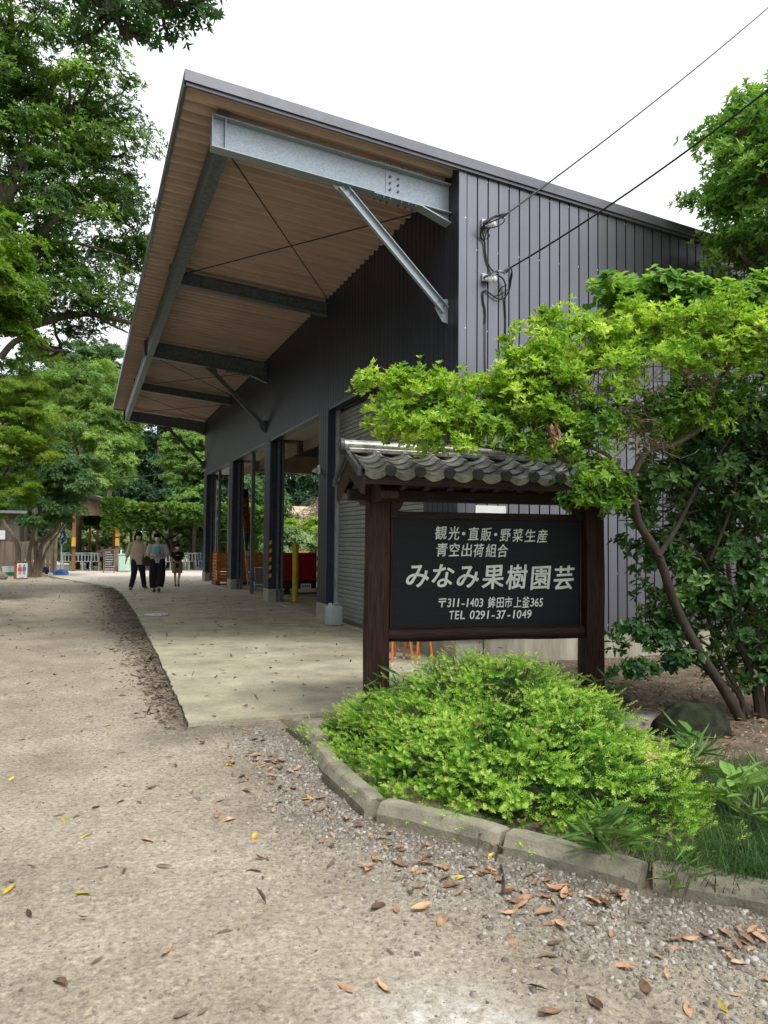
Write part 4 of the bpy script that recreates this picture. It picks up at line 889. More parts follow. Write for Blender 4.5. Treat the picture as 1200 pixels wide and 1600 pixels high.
def person(loc, rz, H, J, clothes, label, group=None, hair='short', mask=True):
    t = empty('person', loc, rz, label=label, cat='person', group=group)
    s = H/1.6
    base = dict(pelvis=(0,0,.86), waist=(0,0,1.0), chest=(0,.01,1.18), neck=(0,.01,1.34), headb=(0,-.005,1.41), head=(0,-.01,1.50),
                shl=(-.16,.01,1.29), shr=(.16,.01,1.29), ell=(-.20,.02,1.04), elr=(.20,.02,1.04), wrl=(-.20,-.06,.83), wrr=(.20,-.06,.83),
                hpl=(-.085,0,.84), hpr=(.085,0,.84), knl=(-.09,-.02,.46), knr=(.09,-.02,.46), anl=(-.09,.03,.07), anr=(.09,.03,.07), tol=(-.10,-.11,.03), tor=(.10,-.11,.03))
    base.update(J); jt = {k: Vector(v)*s for k, v in base.items()}
    for sd_ in 'lr':                           # palm, fingers and thumb
        w, e = jt['wr'+sd_], jt['el'+sd_]; d = (w-e).normalized(); q = 1 if sd_ == 'r' else -1
        side = d.cross(Vector((0, 1, 0))).normalized() if abs(d.y) < .95 else Vector((1, 0, 0))
        fw = side.cross(d).normalized()
        jt['pm'+sd_] = w+d*.055*s
        for k, (o_, ln) in enumerate(((-.024, .062), (-.008, .072), (.008, .068), (.024, .052))):
            b_ = jt['pm'+sd_]+fw*o_*s+d*.02*s; jt['fa%d%s' % (k, sd_)] = b_; jt['fb%d%s' % (k, sd_)] = b_+d*ln*.6*s-side*(.006*q)*s; jt['fc%d%s' % (k, sd_)] = b_+d*ln*s-side*(.02*q)*s
        jt['th'+sd_] = w+d*.05*s+fw*-.040*s; jt['ti'+sd_] = w+d*.085*s+fw*-.048*s
    E_ = [('pelvis','waist'),('waist','chest'),('chest','neck'),('neck','headb'),('headb','head'),('pelvis','hpl'),('pelvis','hpr')]
    Rr = dict(pelvis=(.14,.10), waist=(.12,.09), chest=(.14,.10), neck=.05, headb=(.062,.07), head=(.082,.10), hpl=.08, hpr=.08)
    for q in 'lr':
        E_ += [('chest','sh'+q),('sh'+q,'el'+q),('el'+q,'wr'+q),('wr'+q,'pm'+q),('hp'+q,'kn'+q),('kn'+q,'an'+q),('an'+q,'to'+q),('wr'+q,'th'+q),('th'+q,'ti'+q)]
        Rr.update({'sh'+q: .05, 'el'+q: .036, 'wr'+q: .025, 'pm'+q: (.034, .018), 'kn'+q: .055, 'an'+q: .036, 'to'+q: .03, 'th'+q: .012, 'ti'+q: .009})
        for k in range(4): E_ += [('pm'+q,'fa%d%s' % (k,q)),('fa%d%s' % (k,q),'fb%d%s' % (k,q)),('fb%d%s' % (k,q),'fc%d%s' % (k,q))]; Rr.update({'fa%d%s' % (k,q): .0085, 'fb%d%s' % (k,q): .008, 'fc%d%s' % (k,q): .007})
    Rr = {k: (tuple(c*s for c in v) if hasattr(v, '__len__') else v*s) for k, v in Rr.items()}
    skin_mesh('body', jt, E_, Rr, M('skin'), t, 1)
    hd = jt['head']
    # face: nose, eyes, ears
    mb = MB(); mb.ball(hd+Vector((0, -.098, -.005))*s, (.012*s, .016*s, .022*s), 8, 5); mb.ball(hd+Vector((-.085, .0, -.0))*s, (.012*s, .02*s, .03*s), 8, 5); mb.ball(hd+Vector((.085, .0, -.0))*s, (.012*s, .02*s, .03*s), 8, 5); mb.obj('nose_and_ears', M('skin'), t, local=True, smooth=True)
    for sx in (-1, 1): mb = MB(); mb.ball(hd+Vector((sx*.033, -.088, .022))*s, (.014*s, .008*s, .007*s), 8, 5); mb.obj('eye', M('hair'), t, local=True)
    # hair
    mb = MB(); n = 18; vs = []; rings = 9; rnd = random.Random(int(H*100))
    low = {'bob': -.12, 'tied': -.03, 'short': .0}[hair]; wid = {'bob': 1.28, 'tied': 1.1, 'short': 1.08}[hair]
    for j in range(rings+1):
        f = j/rings
        for k in range(n):
            a = 2*math.pi*k/n; front = max(0, -math.sin(a)); lim = low*(1-front)+.088*front
            z = .135*(1-f)**.0*math.cos(f*math.pi/2)+lim*math.sin(f*math.pi/2)**1.4
            rr = math.sin(min(1, f*1.35)*math.pi/2)*wid*(1 if f < .8 else 1-.06*(f-.8)/.2)
            w = 1+.05*rnd.uniform(-1, 1)
            vs.append(hd+Vector((.092*rr*w*math.cos(a), .01+.108*rr*w*math.sin(a)*(.98 if math.sin(a) < 0 else 1.0), z+.0))*s)
    mb.add(vs, [(j*n+k, (j+1)*n+k, (j+1)*n+(k+1) % n, j*n+(k+1) % n) for j in range(rings) for k in range(n)]+[tuple(range(n))])
    h_ = mb.obj('hair', M('hair'), t, local=True, smooth=True); so_ = h_.modifiers.new('solid', 'SOLIDIFY'); so_.thickness = .012*s
    if mask:
        mb = MB(); vs = []
        for j in range(5):
            z = -.078+.088*j/4; bul = [.0, .018, .022, .016, .004][j]
            for k in range(9):
                a = R(-62+124*k/8); vs.append(hd+Vector((math.sin(a)*(.078-.016*abs(j-2.8)/2.8), -(.088+bul*math.cos(a)+.008)*math.cos(a*.85), z))*s)
        mb.add(vs, [(j*9+k, j*9+k+1, (j+1)*9+k+1, (j+1)*9+k) for j in range(4) for k in range(8)]); o = mb.obj('face_mask', M('mask_white'), t, local=True, smooth=True)
        q = o.modifiers.new('solid', 'SOLIDIFY'); q.thickness = .004
    clothes(t, jt, s); return t
def limb(t, nm, m, pts, rs, n=12): mb = MB(); mb.tube(bez(pts, 4), list(np.interp(np.linspace(0, 1, (len(pts)-1)*4+1), np.linspace(0, 1, len(rs)), rs)), n); return mb.obj(nm, m, t, local=True, smooth=True)
def torso(t, nm, m, jt, s, hem, widths, top_r=.075):
    p, c, nk = jt['pelvis'], jt['chest'], jt['neck']; rings = [((p.x, p.y, hem), widths[0]*s, widths[0]*.68*s), ((p.x, p.y, hem+.02*s), widths[0]*1.01*s, widths[0]*.69*s), ((p.x, p.y, jt['waist'].z), widths[1]*s, widths[1]*.68*s),
        ((c.x, c.y, c.z), widths[2]*s, widths[2]*.66*s), ((c.x, c.y, jt['shl'].z-.01*s), widths[3]*s, .105*s), ((nk.x, nk.y, nk.z-.015*s), top_r*s, top_r*.95*s)]
    mb = MB(); mb.loft(rings); o = mb.obj(nm, m, t, local=True, smooth=True); r_ = random.Random(4)
    for v in o.data.vertices: v.co += Vector((r_.uniform(-1, 1), r_.uniform(-1, 1), 0))*.006*s
    return o
def shoes(t, jt, s, m):
    for q in 'lr':
        a, b = jt['an'+q], jt['to'+q]; mb = MB(); d = (b-a); d.z = 0; d.normalize()
        mb.tube([a-d*.07*s+Vector((0, 0, -.03*s)), a-d*.02*s+Vector((0, 0, -.015*s)), a+d*.07*s+Vector((0, 0, -.028*s)), a+d*.15*s+Vector((0, 0, -.038*s)), a+d*.19*s+Vector((0, 0, -.045*s))], [.022*s, .045*s, .042*s, .034*s, .012*s], 10); mb.obj('shoe', m, t, local=True, smooth=True)
def cl_a(t, jt, s):
    torso(t, 'shirt', M('shirt_beige'), jt, s, .70*s, (.205, .20, .195, .18))
    for q in 'lr': limb(t, 'sleeve', M('shirt_beige'), [jt['sh'+q]+Vector((0, 0, .01)), jt['el'+q], jt['el'+q].lerp(jt['wr'+q], .55)], [.085*s, .070*s, .060*s])
    for q in 'lr': limb(t, 'trouser_leg', M('denim_dark'), [jt['hp'+q]+Vector((0, 0, .03*s)), jt['kn'+q], jt['an'+q]+Vector((0, 0, .0))], [.115*s, .082*s, .062*s])
    shoes(t, jt, s, M('shoe'))
    w = jt['elr']; mb = MB(); mb.loft([((w.x-.01, -.13, .66*s), .07, .05), ((w.x-.01, -.13, .70*s), .12, .07), ((w.x-.01, -.13, .88*s), .125, .07), ((w.x-.01, -.12, .98*s), .08, .04)]); mb.obj('shoulder_bag', M('bag_brown'), t, local=True, smooth=True)
def cl_b(t, jt, s):
    torso(t, 'blouse', M('shirt_white'), jt, s, .80*s, (.20, .195, .20, .185))
    for q in 'lr': limb(t, 'sleeve', M('shirt_white'), [jt['sh'+q]+Vector((0, 0, .01)), jt['el'+q], jt['el'+q].lerp(jt['wr'+q], .25)], [.088*s, .078*s, .072*s])
    for q in 'lr': limb(t, 'trouser_leg', M('trouser_black'), [jt['hp'+q]+Vector((0, 0, .05*s)), jt['kn'+q], jt['an'+q]+Vector((0, 0, .07*s))], [.125*s, .12*s, .125*s])
    shoes(t, jt, s, M('shoe'))
    mb = MB(); c = jt['chest']; mb.loft([((c.x-.03, -.20*s, 1.02*s), .05, .03), ((c.x-.03, -.20*s, 1.05*s), .09, .045), ((c.x-.02, -.19*s, 1.20*s), .10, .05), ((c.x-.01, -.17*s, 1.25*s), .06, .03)]); mb.obj('towel_bag', M('teal_towel'), t, local=True, smooth=True)
def cl_c(t, jt, s):
    torso(t, 'tee_shirt', M('tee_black'), jt, s, .70*s, (.175, .17, .17, .165))
    for q in 'lr': limb(t, 'sleeve', M('tee_black'), [jt['sh'+q]+Vector((0, 0, .01)), jt['sh'+q].lerp(jt['el'+q], .75)], [.078*s, .072*s])
    for q in 'lr': limb(t, 'shorts_leg', M('shorts_khaki'), [jt['hp'+q]+Vector((0, 0, .03*s)), jt['hp'+q].lerp(jt['kn'+q], .9)], [.118*s, .11*s])
    shoes(t, jt, s, M('shoe'))
    mb = MB(); mb.loft([((.0, -.20*s, .88*s), .09*s, .05*s), ((.0, -.21*s, .90*s), .12*s, .06*s), ((.0, -.21*s, .97*s), .12*s, .06*s)]); mb.obj('basket', M('basket'), t, local=True)
    mb = MB()
    for k, (a, b) in enumerate(((-.07, 1.17), (-.03, 1.185), (.01, 1.18), (.05, 1.19))): mb.box((a*s, -.122*s, (b-.02)*s), ((a+.03)*s, -.114*s, (b+.008)*s))
    mb.obj('chest_print', M('pale_paint'), t, local=True, kind='stuff')
p1, p2, p3 = atg(214, 921, .03), atg(245, 925, .03), atg(276, 916, .03)
person((p1.x, p1.y, .03), R(8), 1.62, dict(knl=(-.11,-.10,.46), anl=(-.19,-.10,.07), tol=(-.23,-.24,.04), knr=(.14,-.02,.46), anr=(.22,.10,.09), tor=(.25,-.03,.03), ell=(-.25,.05,1.05), wrl=(-.31,-.02,.84), elr=(.23,.0,1.06), wrr=(.17,-.17,.96)), cl_a,
       'walking woman in a beige top, dark trousers and white face mask with a brown bag', hair='bob')
person((p2.x, p2.y, .03), R(-4), 1.58, dict(knl=(-.10,-.06,.46), anl=(-.07,-.02,.07), tol=(-.08,-.16,.03), knr=(.10,-.10,.46), anr=(.05,-.14,.09), tor=(.05,-.28,.04), ell=(-.24,-.02,1.06), wrl=(-.06,-.22,1.0), elr=(.26,-.02,1.06), wrr=(.05,-.24,1.02), head=(-.02,-.05,1.49)), cl_b,
       'woman in a pale blouse and wide black trousers hugging a turquoise towel to her chest', hair='tied')
person((p3.x, p3.y, .03), R(0), 1.30, dict(ell=(-.22,.02,1.06), wrl=(-.09,-.17,.94), elr=(.22,.02,1.06), wrr=(.09,-.17,.94), knl=(-.07,-.02,.46), anl=(-.05,.03,.07), tol=(-.05,-.11,.03), anr=(.05,-.03,.07), tor=(.06,-.17,.03), head=(0,-.045,1.48)), cl_c,
       'child in a black tee shirt and khaki shorts holding a small basket', hair='short')
def cl_d(mt):
    def f(t, jt, s):
        torso(t, 'jacket', mt, jt, s, .80*s, (.19, .19, .20, .18))
        for q in 'lr': limb(t, 'sleeve', mt, [jt['sh'+q], jt['el'+q], jt['el'+q].lerp(jt['wr'+q], .8)], [.08*s, .065*s, .05*s])
        for q in 'lr': limb(t, 'trouser_leg', M('denim_dark'), [jt['hp'+q], jt['kn'+q], jt['an'+q]], [.10*s, .08*s, .055*s])
        shoes(t, jt, s, M('shoe'))
    return f
sit = dict(knl=(-.12,-.42,.86), anl=(-.12,-.40,.47), tol=(-.12,-.52,.43), knr=(.12,-.42,.86), anr=(.12,-.40,.47), tor=(.12,-.52,.43), wrl=(-.14,-.34,1.05), wrr=(.14,-.34,1.05))

# ================================================================ FAR COURT: pergola, tables, fence
def P(px, Y, z): a = at(px, 850, Y); return Vector((a.x, Y, z))
seat_p = [P(134, 39.5, -.36), P(160, 39.8, -.36), P(172, 38.2, -.36)]
person(seat_p[0], R(150), 1.6, sit, cl_d(M('tee_black')), 'seated person in black with their back turned at the long table under the pergola', mask=False)
person(seat_p[1], R(20), 1.6, sit, cl_d(M('shirt_white')), 'seated person in a pale top at the long table behind the chalkboard', mask=False)
person(seat_p[2], R(160), 1.6, sit, cl_d(M('tee_black')), 'seated person in black right beside the yellow taped pergola post', mask=False)
perg = empty('pergola', (1, 37, 0), label='timber pergola with slanting posts carrying a thick grapevine over picnic tables', cat='pergola')
for k, (px, Y, m_, w) in enumerate([(115,37.5,'wood_orange',.16),(183,37.0,'bark_pale',.16),(178,38.6,'wood_orange',.15),(140,44,'wood_orange',.12),(152,45,'wood_orange',.12),(205,44,'wood_orange',.12),(235,44,'wood_orange',.12),(265,43,'bark_pale',.14),(303,40,'bark_pale',.17),(268,47,'wood_orange',.12)]):
    b = P(px, Y, .02); mb = MB(); mb.bar(b, b+Vector((0, 0, 2.75)), w, w, up=(0, 1, 0)); mb.obj('post', M(m_), perg, bevel=.01)
for px, Y, a, b, c in ((115, 37.4, 1.15, 1.55, 'tape_yellow'), (183, 36.9, 1.2, 2.0, 'tape_yellow')):
    q = P(px, Y, a); mb = MB(); mb.bar(q, q+Vector((0, 0, b-a)), .175, .175, up=(0, 1, 0)); mb.obj('warning_tape', M(c), perg)
q = P(183, 36.89, 1.55); mb = MB(); mb.bar(q, q+Vector((0, 0, .05)), .177, .177, up=(0, 1, 0)); mb.obj('warning_tape', M('black_paint'), perg)
for Y, z in ((37.4, 2.78), (40.5, 2.72), (44, 2.7), (48, 2.7)):
    a, b = P(100, Y, z), P(420, Y, z); mb = MB(); mb.bar(a, b, .09, .13); mb.obj('beam', M('wood'), perg)
for k in range(9):
    x = .2+k*1.05; mb = MB(); mb.bar((x, 37, 2.83), (x, 48, 2.83), .05, .07); mb.obj('rafter', M('wood'), perg)
for px in (145, 303):                         # slanting braces
    a = P(px-2, 42, 1.9); b = P(px+22, 42, .5); mb = MB(); mb.bar(a, b, .08, .08); mb.obj('strut', M('bark_pale'), perg)
# shelter roof on the left: brown boards under a sheet roof
sh2 = empty('timber_shelter', P(145, 37.3, 0), label='low brown timber shelter with a sloping sheet roof beside the pergola', cat='shelter')
a, b = P(118, 37.2, 0), P(190, 37.2, 0)
n = 12
for k in range(n):
    x0 = a.x+(b.x-a.x)*k/n; x1 = a.x+(b.x-a.x)*(k+1)/n-.012
    zt0, zt1 = 3.42-.0*(k/n), 3.42; mb = MB(); mb.box((x0, 37.2, 2.55), (x1, 37.24, 3.20+.015*(k % 2))); mb.obj('gable_board', M('wood'), sh2)
c0, c1 = at(150, 776, 37), at(206, 792, 37)
mb = MB(); mb.prism([(c0.x-1.2, c0.z+.35), (c1.x, c1.z), (c1.x, c1.z+.06), (c0.x-1.2, c0.z+.41)], (0, 36.9, 0), (1, 0, 0), (0, 0, 1), (0, 1, 0), 5); mb.obj('sheet_roof', M('house_roof'), sh2)
c0, c1 = at(205, 792, 39), at(330, 806, 39)
t = empty('tin_roof', c0, label='pale tin roof edge showing above the grapevine right of the shelter', cat='roof')
mb = MB(); mb.prism([(c0.x, c0.z), (c1.x+1, c1.z-.1), (c1.x+1, c1.z-.04), (c0.x, c0.z+.07)], (0, 39, 0), (1, 0, 0), (0, 0, 1), (0, 1, 0), 6); mb.obj('sheet', M('galvanized'), t)
for x in (c0.x+.3, c1.x): mb = MB(); mb.bar((x, 44.5, 0), (x, 44.5, c1.z-.12), .1, .1, up=(0, 1, 0)); mb.obj('post', M('wood'), t)
# picnic tables
def table(px0, px1, Y, top, label, m_='mint', z=.72):
    a, b = P(px0, Y, 0), P(px1, Y, 0); cx = (a.x+b.x)/2; t = empty('picnic_table', (cx, Y, 0), label=label, cat='table')
    mb = MB(); mb.box((a.x, Y-.35, z), (b.x, Y+.35, z+.04)); mb.obj('table_top', M(m_), t)
    for x in (a.x+.08, b.x-.08):
        for dy in (-.28, .28): mb = MB(); mb.bar((x, Y+dy, .02), (x, Y+dy, z-.001), .045, .045, up=(0, 1, 0)); mb.obj('leg', M('white_plastic'), t)
    return t
table(96, 158, 39.0, .8, 'long pale green table under the pergola left of the chalkboard'); table(243, 292, 38.5, .8, 'pale green table behind the walking child')
table(205, 240, 41, .8, 'pale table half hidden behind the two walking women'); table(120, 160, 43, .8, 'pale table farther back under the pergola behind the seated people')
def chair(px, Y, rz, label, grp='white plastic chairs under the pergola'):
    t = empty('garden_chair', P(px, Y, .02), rz, label=label, cat='chair', group=grp)
    mb = MB(); mb.box((-.21, -.21, .42), (.21, .21, .45)); mb.obj('seat', M('chair_plastic'), t, local=True)
    for x in (-.19, .19):
        for y_ in (-.19, .19): mb = MB(); mb.bar((x, y_, 0), (x, y_, .419), .04, .03, up=(0, 1, 0)); mb.obj('leg', M('chair_plastic'), t, local=True)
    for x in (-.15, 0, .15): mb = MB(); mb.bar((x, .20, .451), (x, .24, .80), .05, .02, up=(0, 1, 0)); mb.obj('back_slat', M('chair_plastic'), t, local=True)
    mb = MB(); mb.bar((-.22, .245, .82), (.22, .245, .82), .03, .05); mb.obj('top_bar', M('chair_plastic'), t, local=True)
    return t
for k, (px, Y, rz, lb) in enumerate([(103,38.2,.1,'white plastic chair at the left end of the long green table'),(124,38.0,3.0,'white plastic chair in front of the long green table right of the brown post'),(137,38.1,-.2,'white plastic chair in the middle of the long green table'),(150,38.0,2.9,'white plastic chair just left of the chalkboard'),
        (226,39.5,.3,'white plastic chair showing between the two walking women'),(262,38,2.8,'white plastic chair immediately left of the child'),(289,38,.0,'white plastic chair immediately right of the child'),(300,38.5,3.1,'white plastic chair at the right end of the child side table'),(313,38.8,.4,'white plastic chair nearest the shed corner')]):
    chair(px, Y, rz, lb)
t = empty('mint_cabinet', P(194, 36, .02), label='mint green folding table standing on end beside the yellow taped post', cat='cabinet')
a, b = P(186, 36, 0), P(205, 36, 0); mb = MB(); mb.box((a.x, 36, .10), (b.x, 36.5, .80)); mb.obj('body', M('mint'), t, bevel=.01)
mb = MB(); mb.box((a.x-.03, 35.97, .801), (b.x+.03, 36.53, .84)); mb.obj('top', M('mint'), t)
for x in (a.x+.03, b.x-.03): mb = MB(); mb.box((x-.02, 36.02, .02), (x+.02, 36.06, .099)); mb.obj('leg', M('mint'), t)
for k, dx in enumerate((.10, .42)):
    mb = MB(); mb.tube([(a.x+dx, 36.2, .84), (a.x+dx, 36.2, .98), (a.x+dx, 36.2, 1.03)], [.04, .04, .015], 8); mb.obj('bottle', M('white_plastic'), None, org=(a.x+dx, 36.2, .84), label=('white pump bottle at the left end of the mint green top', 'white pump bottle in the middle of the mint green top')[k], cat='bottle')
# chalkboard
a, b = at(161, 897, 35.6), at(180, 858, 35.6)
t = empty('chalkboard_sign', (a.x+.2, 35.6, .02), label='freestanding chalkboard menu in an orange wooden A frame', cat='chalkboard')
x0, x1, z1 = a.x, b.x, b.z
for xa, xb in ((x0, x0+.045), (x1-.045, x1)): mb = MB(); mb.prism([(0, .02), (.04, .02), (.16, z1), (.12, z1)], (xa, 35.6, 0), (0, 1, 0), (0, 0, 1), (1, 0, 0), xb-xa); mb.obj('frame_leg', M('wood_orange'), t)
for za, zb in ((z1-.05, z1), (.17, .215)): mb = MB(); mb.box((x0+.046, 35.60+za*.11, za), (x1-.046, 35.63+za*.11, zb)); mb.obj('frame_rail', M('wood_orange'), t)
mb = MB(); mb.prism([(0+.03, .22), (.045, .22), (.145, z1-.055), (.13, z1-.055)], (x0+.046, 35.6, 0), (0, 1, 0), (0, 0, 1), (1, 0, 0), x1-x0-.092); mb.obj('board', M('chalk_board'), t)
mb = MB(); r_ = random.Random(8)
for k in range(9):
    z = z1-.13-k*.105; ln = r_.uniform(.25, .42) if k not in (0,) else .22; yy = 35.6+.017+(z-.22)*(.1/(z1-.275))
    x = x0+.08
    while x < x0+.08+ln: w = r_.uniform(.02, .05); mb.box((x, yy-.004, z-.015), (x+w, yy+.010, z+.015)); x += w+.014
mb.obj('chalk_writing', M('chalk'), t, kind='stuff')
for xa in (x0, x1-.04): mb = MB(); mb.bar((xa+.02, 36.1, .02), (xa+.02, 35.76, z1-.02), .04, .04, up=(0, 1, 0)); mb.obj('rear_leg', M('wood_orange'), t)
# parasol
q = P(96, 33.8, .02); t = empty('parasol', q, label='closed navy and white patterned parasol standing in a blue water base', cat='parasol')
mb = MB(); mb.tube([q, q+Vector((0, 0, .10)), q+Vector((0, 0, .19)), q+Vector((0, 0, .22))], [.30, .30, .24, .08], 16); mb.obj('base', M('blue_plastic'), t, smooth=True)
mb = MB(); mb.tube([q+Vector((0, 0, .221)), q+Vector((0, 0, 2.25))], .022, 8); mb.obj('pole', M('white_plastic'), t)
mb = MB(); vs = []; n = 12
for j, (z, r) in enumerate(((1.22, .13), (1.30, .16), (1.5, .14), (1.8, .09), (2.1, .05), (2.2, .025))): vs += [q+Vector((r*(1 if k % 2 else .6)*math.cos(2*math.pi*k/n+j*.3)+.05, r*(1 if k % 2 else .6)*math.sin(2*math.pi*k/n+j*.3), z)) for k in range(n)]
mb.add(vs, [(j*n+k, j*n+(k+1) % n, (j+1)*n+(k+1) % n, (j+1)*n+k) for j in range(5) for k in range(n)]); 
m_ = mat('parasol_cloth', (.02,.035,.12), .85, 0, 9, .3, col2=(.5,.52,.6), ramp=(.52, .56)); mb.obj('canopy', m_, t)
# toilet sign box
a, b = at(26, 898, 30.6), at(43, 878.5, 30.6)
t = empty('restroom_sign', (a.x+.25, 30.6, 0), label='low wooden box sign with red and blue restroom figures beside the tree trunks', cat='sign')
mb = MB(); mb.box((a.x-.09, 30.64, .0), (b.x, 31.0, b.z)); mb.obj('box', M('wood_orange'), t, bevel=.01)
mb = MB(); mb.box((a.x-.10, 30.60, b.z+.001), (b.x+.02, 31.02, b.z+.03)); mb.obj('lid', M('wood'), t)
mb = MB(); mb.box((a.x, 30.61, .04), (b.x, 30.639, b.z-.03)); mb.obj('face', M('white_plastic'), t)
for cx, m_, sk in ((a.x+(b.x-a.x)*.30, 'red_print', True), (a.x+(b.x-a.x)*.70, 'blue_plastic', False)):
    mb = MB(); zz = b.z-.12; mb.tube([(cx, 30.605, zz), (cx, 30.60955, zz)], .035, 12)
    w = .075 if sk else .055
    mb.prism([(-.05, zz-.05), (.05, zz-.05), (w, zz-.20), (-w, zz-.20)] if sk else [(-.06, zz-.05), (.06, zz-.05), (.05, zz-.20), (-.05, zz-.20)], (cx, 30.605, 0), (1, 0, 0), (0, 0, 1), (0, 1, 0), .0045)
    for s_ in (-1, 1): mb.box((cx+s_*.022-.012, 30.605, zz-.32), (cx+s_*.022+.012, 30.60955, zz-.2005))
    mb.obj('figure', M(m_), t)
mb = MB(); mb.box((a.x+.12, 30.605, .06), (b.x-.12, 30.60955, .075)); mb.obj('lettering', M('cable'), t)
# buckets
for k, (px, r) in enumerate(((12, .18), (22.5, .16))):
    q = P(px, 33.9, 0); mb = MB(); t = empty('bucket', q, label=('larger white and green bucket at the foot of the fence on the far left', 'smaller green bucket half hidden behind the restroom sign')[k], cat='bucket')
    mb.tube([q, q+Vector((0, 0, .14))], [r*.85, r*.93], 16); mb.obj('lower_body', M('green_print'), t)
    mb = MB(); mb.tube([q+Vector((0, 0, .1405)), q+Vector((0, 0, .33))], [r*.93, r], 16); mb.obj('body', M('white_plastic'), t)
    mb = MB(); mb.tube([q+Vector((0, 0, .3305)), q+Vector((0, 0, .36))], [r*1.06, r*1.06], 16); mb.obj('lid', M('white_plastic'), t)
q = P(66, 34.5, .0); t = empty('garden_cart', q, label='small dark blue garden cart parked under the leaning trunks', cat='cart')
mb = MB(); mb.prism([(-.3, .12), (.3, .12), (.26, .30), (-.1, .38), (-.26, .30)], q+Vector((0, -.2, 0)), (1, 0, 0), (0, 0, 1), (0, 1, 0), .4); mb.obj('tray', M('navy_cloth'), t)
for dx in (-.2, .2): mb = MB(); mb.tube([q+Vector((dx, -.24, .08)), q+Vector((dx, -.205, .08))], .07, 12); mb.obj('wheel', M('black_paint'), t)
q = P(0, 30.5, .0); mb = MB(); mb.ball(q+Vector((-.05, 0, .10)), (.34, .3, .20), 14, 8); mb.jitter(.02, 3); mb.obj('boulder', M('stone_grey'), None, org=q, smooth=True, label='rounded grey boulder at the far left edge of the gravel', cat='boulder')
# board fence and the shed behind it
fence = empty('board_fence', P(40, 35.5, 0), label='weathered vertical board fence behind the multi-stemmed tree', cat='fence')
a, b = P(-60, 35.8, 0), P(86, 35.8, 0); n = int((b.x-a.x)/.16)
fb = MB().box((0, 0, 0), (.145, .022, 1.32)).mesh('board', M('fence_wood'))
for k in range(n): inst(fb, 'board', fence, (a.x+k*.16, 35.8+random.uniform(-.006, .006), .02), (0, random.uniform(-.01, .01), 0), (1, 1, random.uniform(.97, 1.03)))
for z in (.35, 1.0): mb = MB(); mb.box((a.x, 35.825, z), (b.x, 35.86, z+.07)); mb.obj('rail', M('wood'), fence)
q = P(87, 35.7, 0); mb = MB(); mb.tube([q, q+Vector((0, 0, 1.55))], .07, 10); mb.obj('end_post', M('bark_pale'), fence)
a, b = P(-90, 38, 0), P(30, 38, 0)
t = empty('tool_shed', (a.x, 38, 0), label='grey brown shed with a metal electric box on its wall behind the maple', cat='shed')
for k in range(int((b.x-a.x)/.25)): mb = MB(); mb.box((a.x+k*.25, 38, 0), (a.x+k*.25+.238, 38.05, 2.6)); mb.obj('wall_board', M('shed_wall'), t)
mb = MB(); mb.box((a.x, 38.051, 0), (b.x, 41, 2.59)); mb.obj('shell', M('shed_wall'), t); mb = MB(); mb.box((a.x-.3, 37.7, 2.601), (b.x+.3, 41.3, 2.72)); mb.obj('roof', M('house_roof'), t)
c0, c1 = at(-6, 843, 37.8), at(8, 829, 37.8); mb = MB(); mb.box((c0.x, 37.78, c0.z), (c1.x, 37.99, c1.z)); mb.obj('electric_box', M('white_plastic'), t, bevel=.01)
# blue tarp beyond
q = P(316, 43, 0); mb = MB(); mb.prism([(-.5, .02), (.7, .02), (.55, .8), (.0, .95), (-.25, .5)], q, (1, 0, 0), (0, 0, 1), (0, 1, 0), .6); mb.obj('tarpaulin', M('blue_plastic'), None, org=q, label='blue tarpaulin heap beyond the pergola beside the shed corner', cat='tarpaulin')
# house beyond the shed
q = at(470, 822, 52); t = empty('farmhouse', (q.x, 52, 0), label='low tan farmhouse seen through the shed doorway beyond the hedge', cat='house')
mb = MB(); mb.box((q.x-6, 52, 0), (q.x+8, 58, 3.0)); mb.obj('wall', M('house_wall'), t)
zt = at(470, 799, 52).z
mb = MB(); mb.prism([(51.6, 2.6), (58.4, 2.6), (55, zt+.5), (52.4, zt)], (q.x-6.4, 0, 0), (0, 1, 0), (0, 0, 1), (1, 0, 0), 14.8); mb.obj('roof', M('house_wall'), t)
for dx in (-3, 1.5, 5): mb = MB(); mb.box((q.x+dx, 51.97, .9), (q.x+dx+1.4, 51.999, 2.1)); mb.obj('window', M('chalk_board'), t)
q0 = at(433, 868, 34); mb = MB(); mb.box((q0.x-.3, 34, 0), (q0.x+.5, 34.6, at(430, 864, 34).z)); mb.obj('blue_bin', M('blue_plastic'), None, org=(q0.x, 34, 0), label='blue bin beyond the shed left of the pinkish box', cat='bin')
q0 = at(470, 862, 34); mb = MB(); mb.box((q0.x-.2, 34, 0), (q0.x+.35, 34.6, q0.z)); mb.obj('pink_box', M('basket'), None, org=(q0.x, 34, 0), label='pinkish red box beyond the shed above the red container', cat='box')
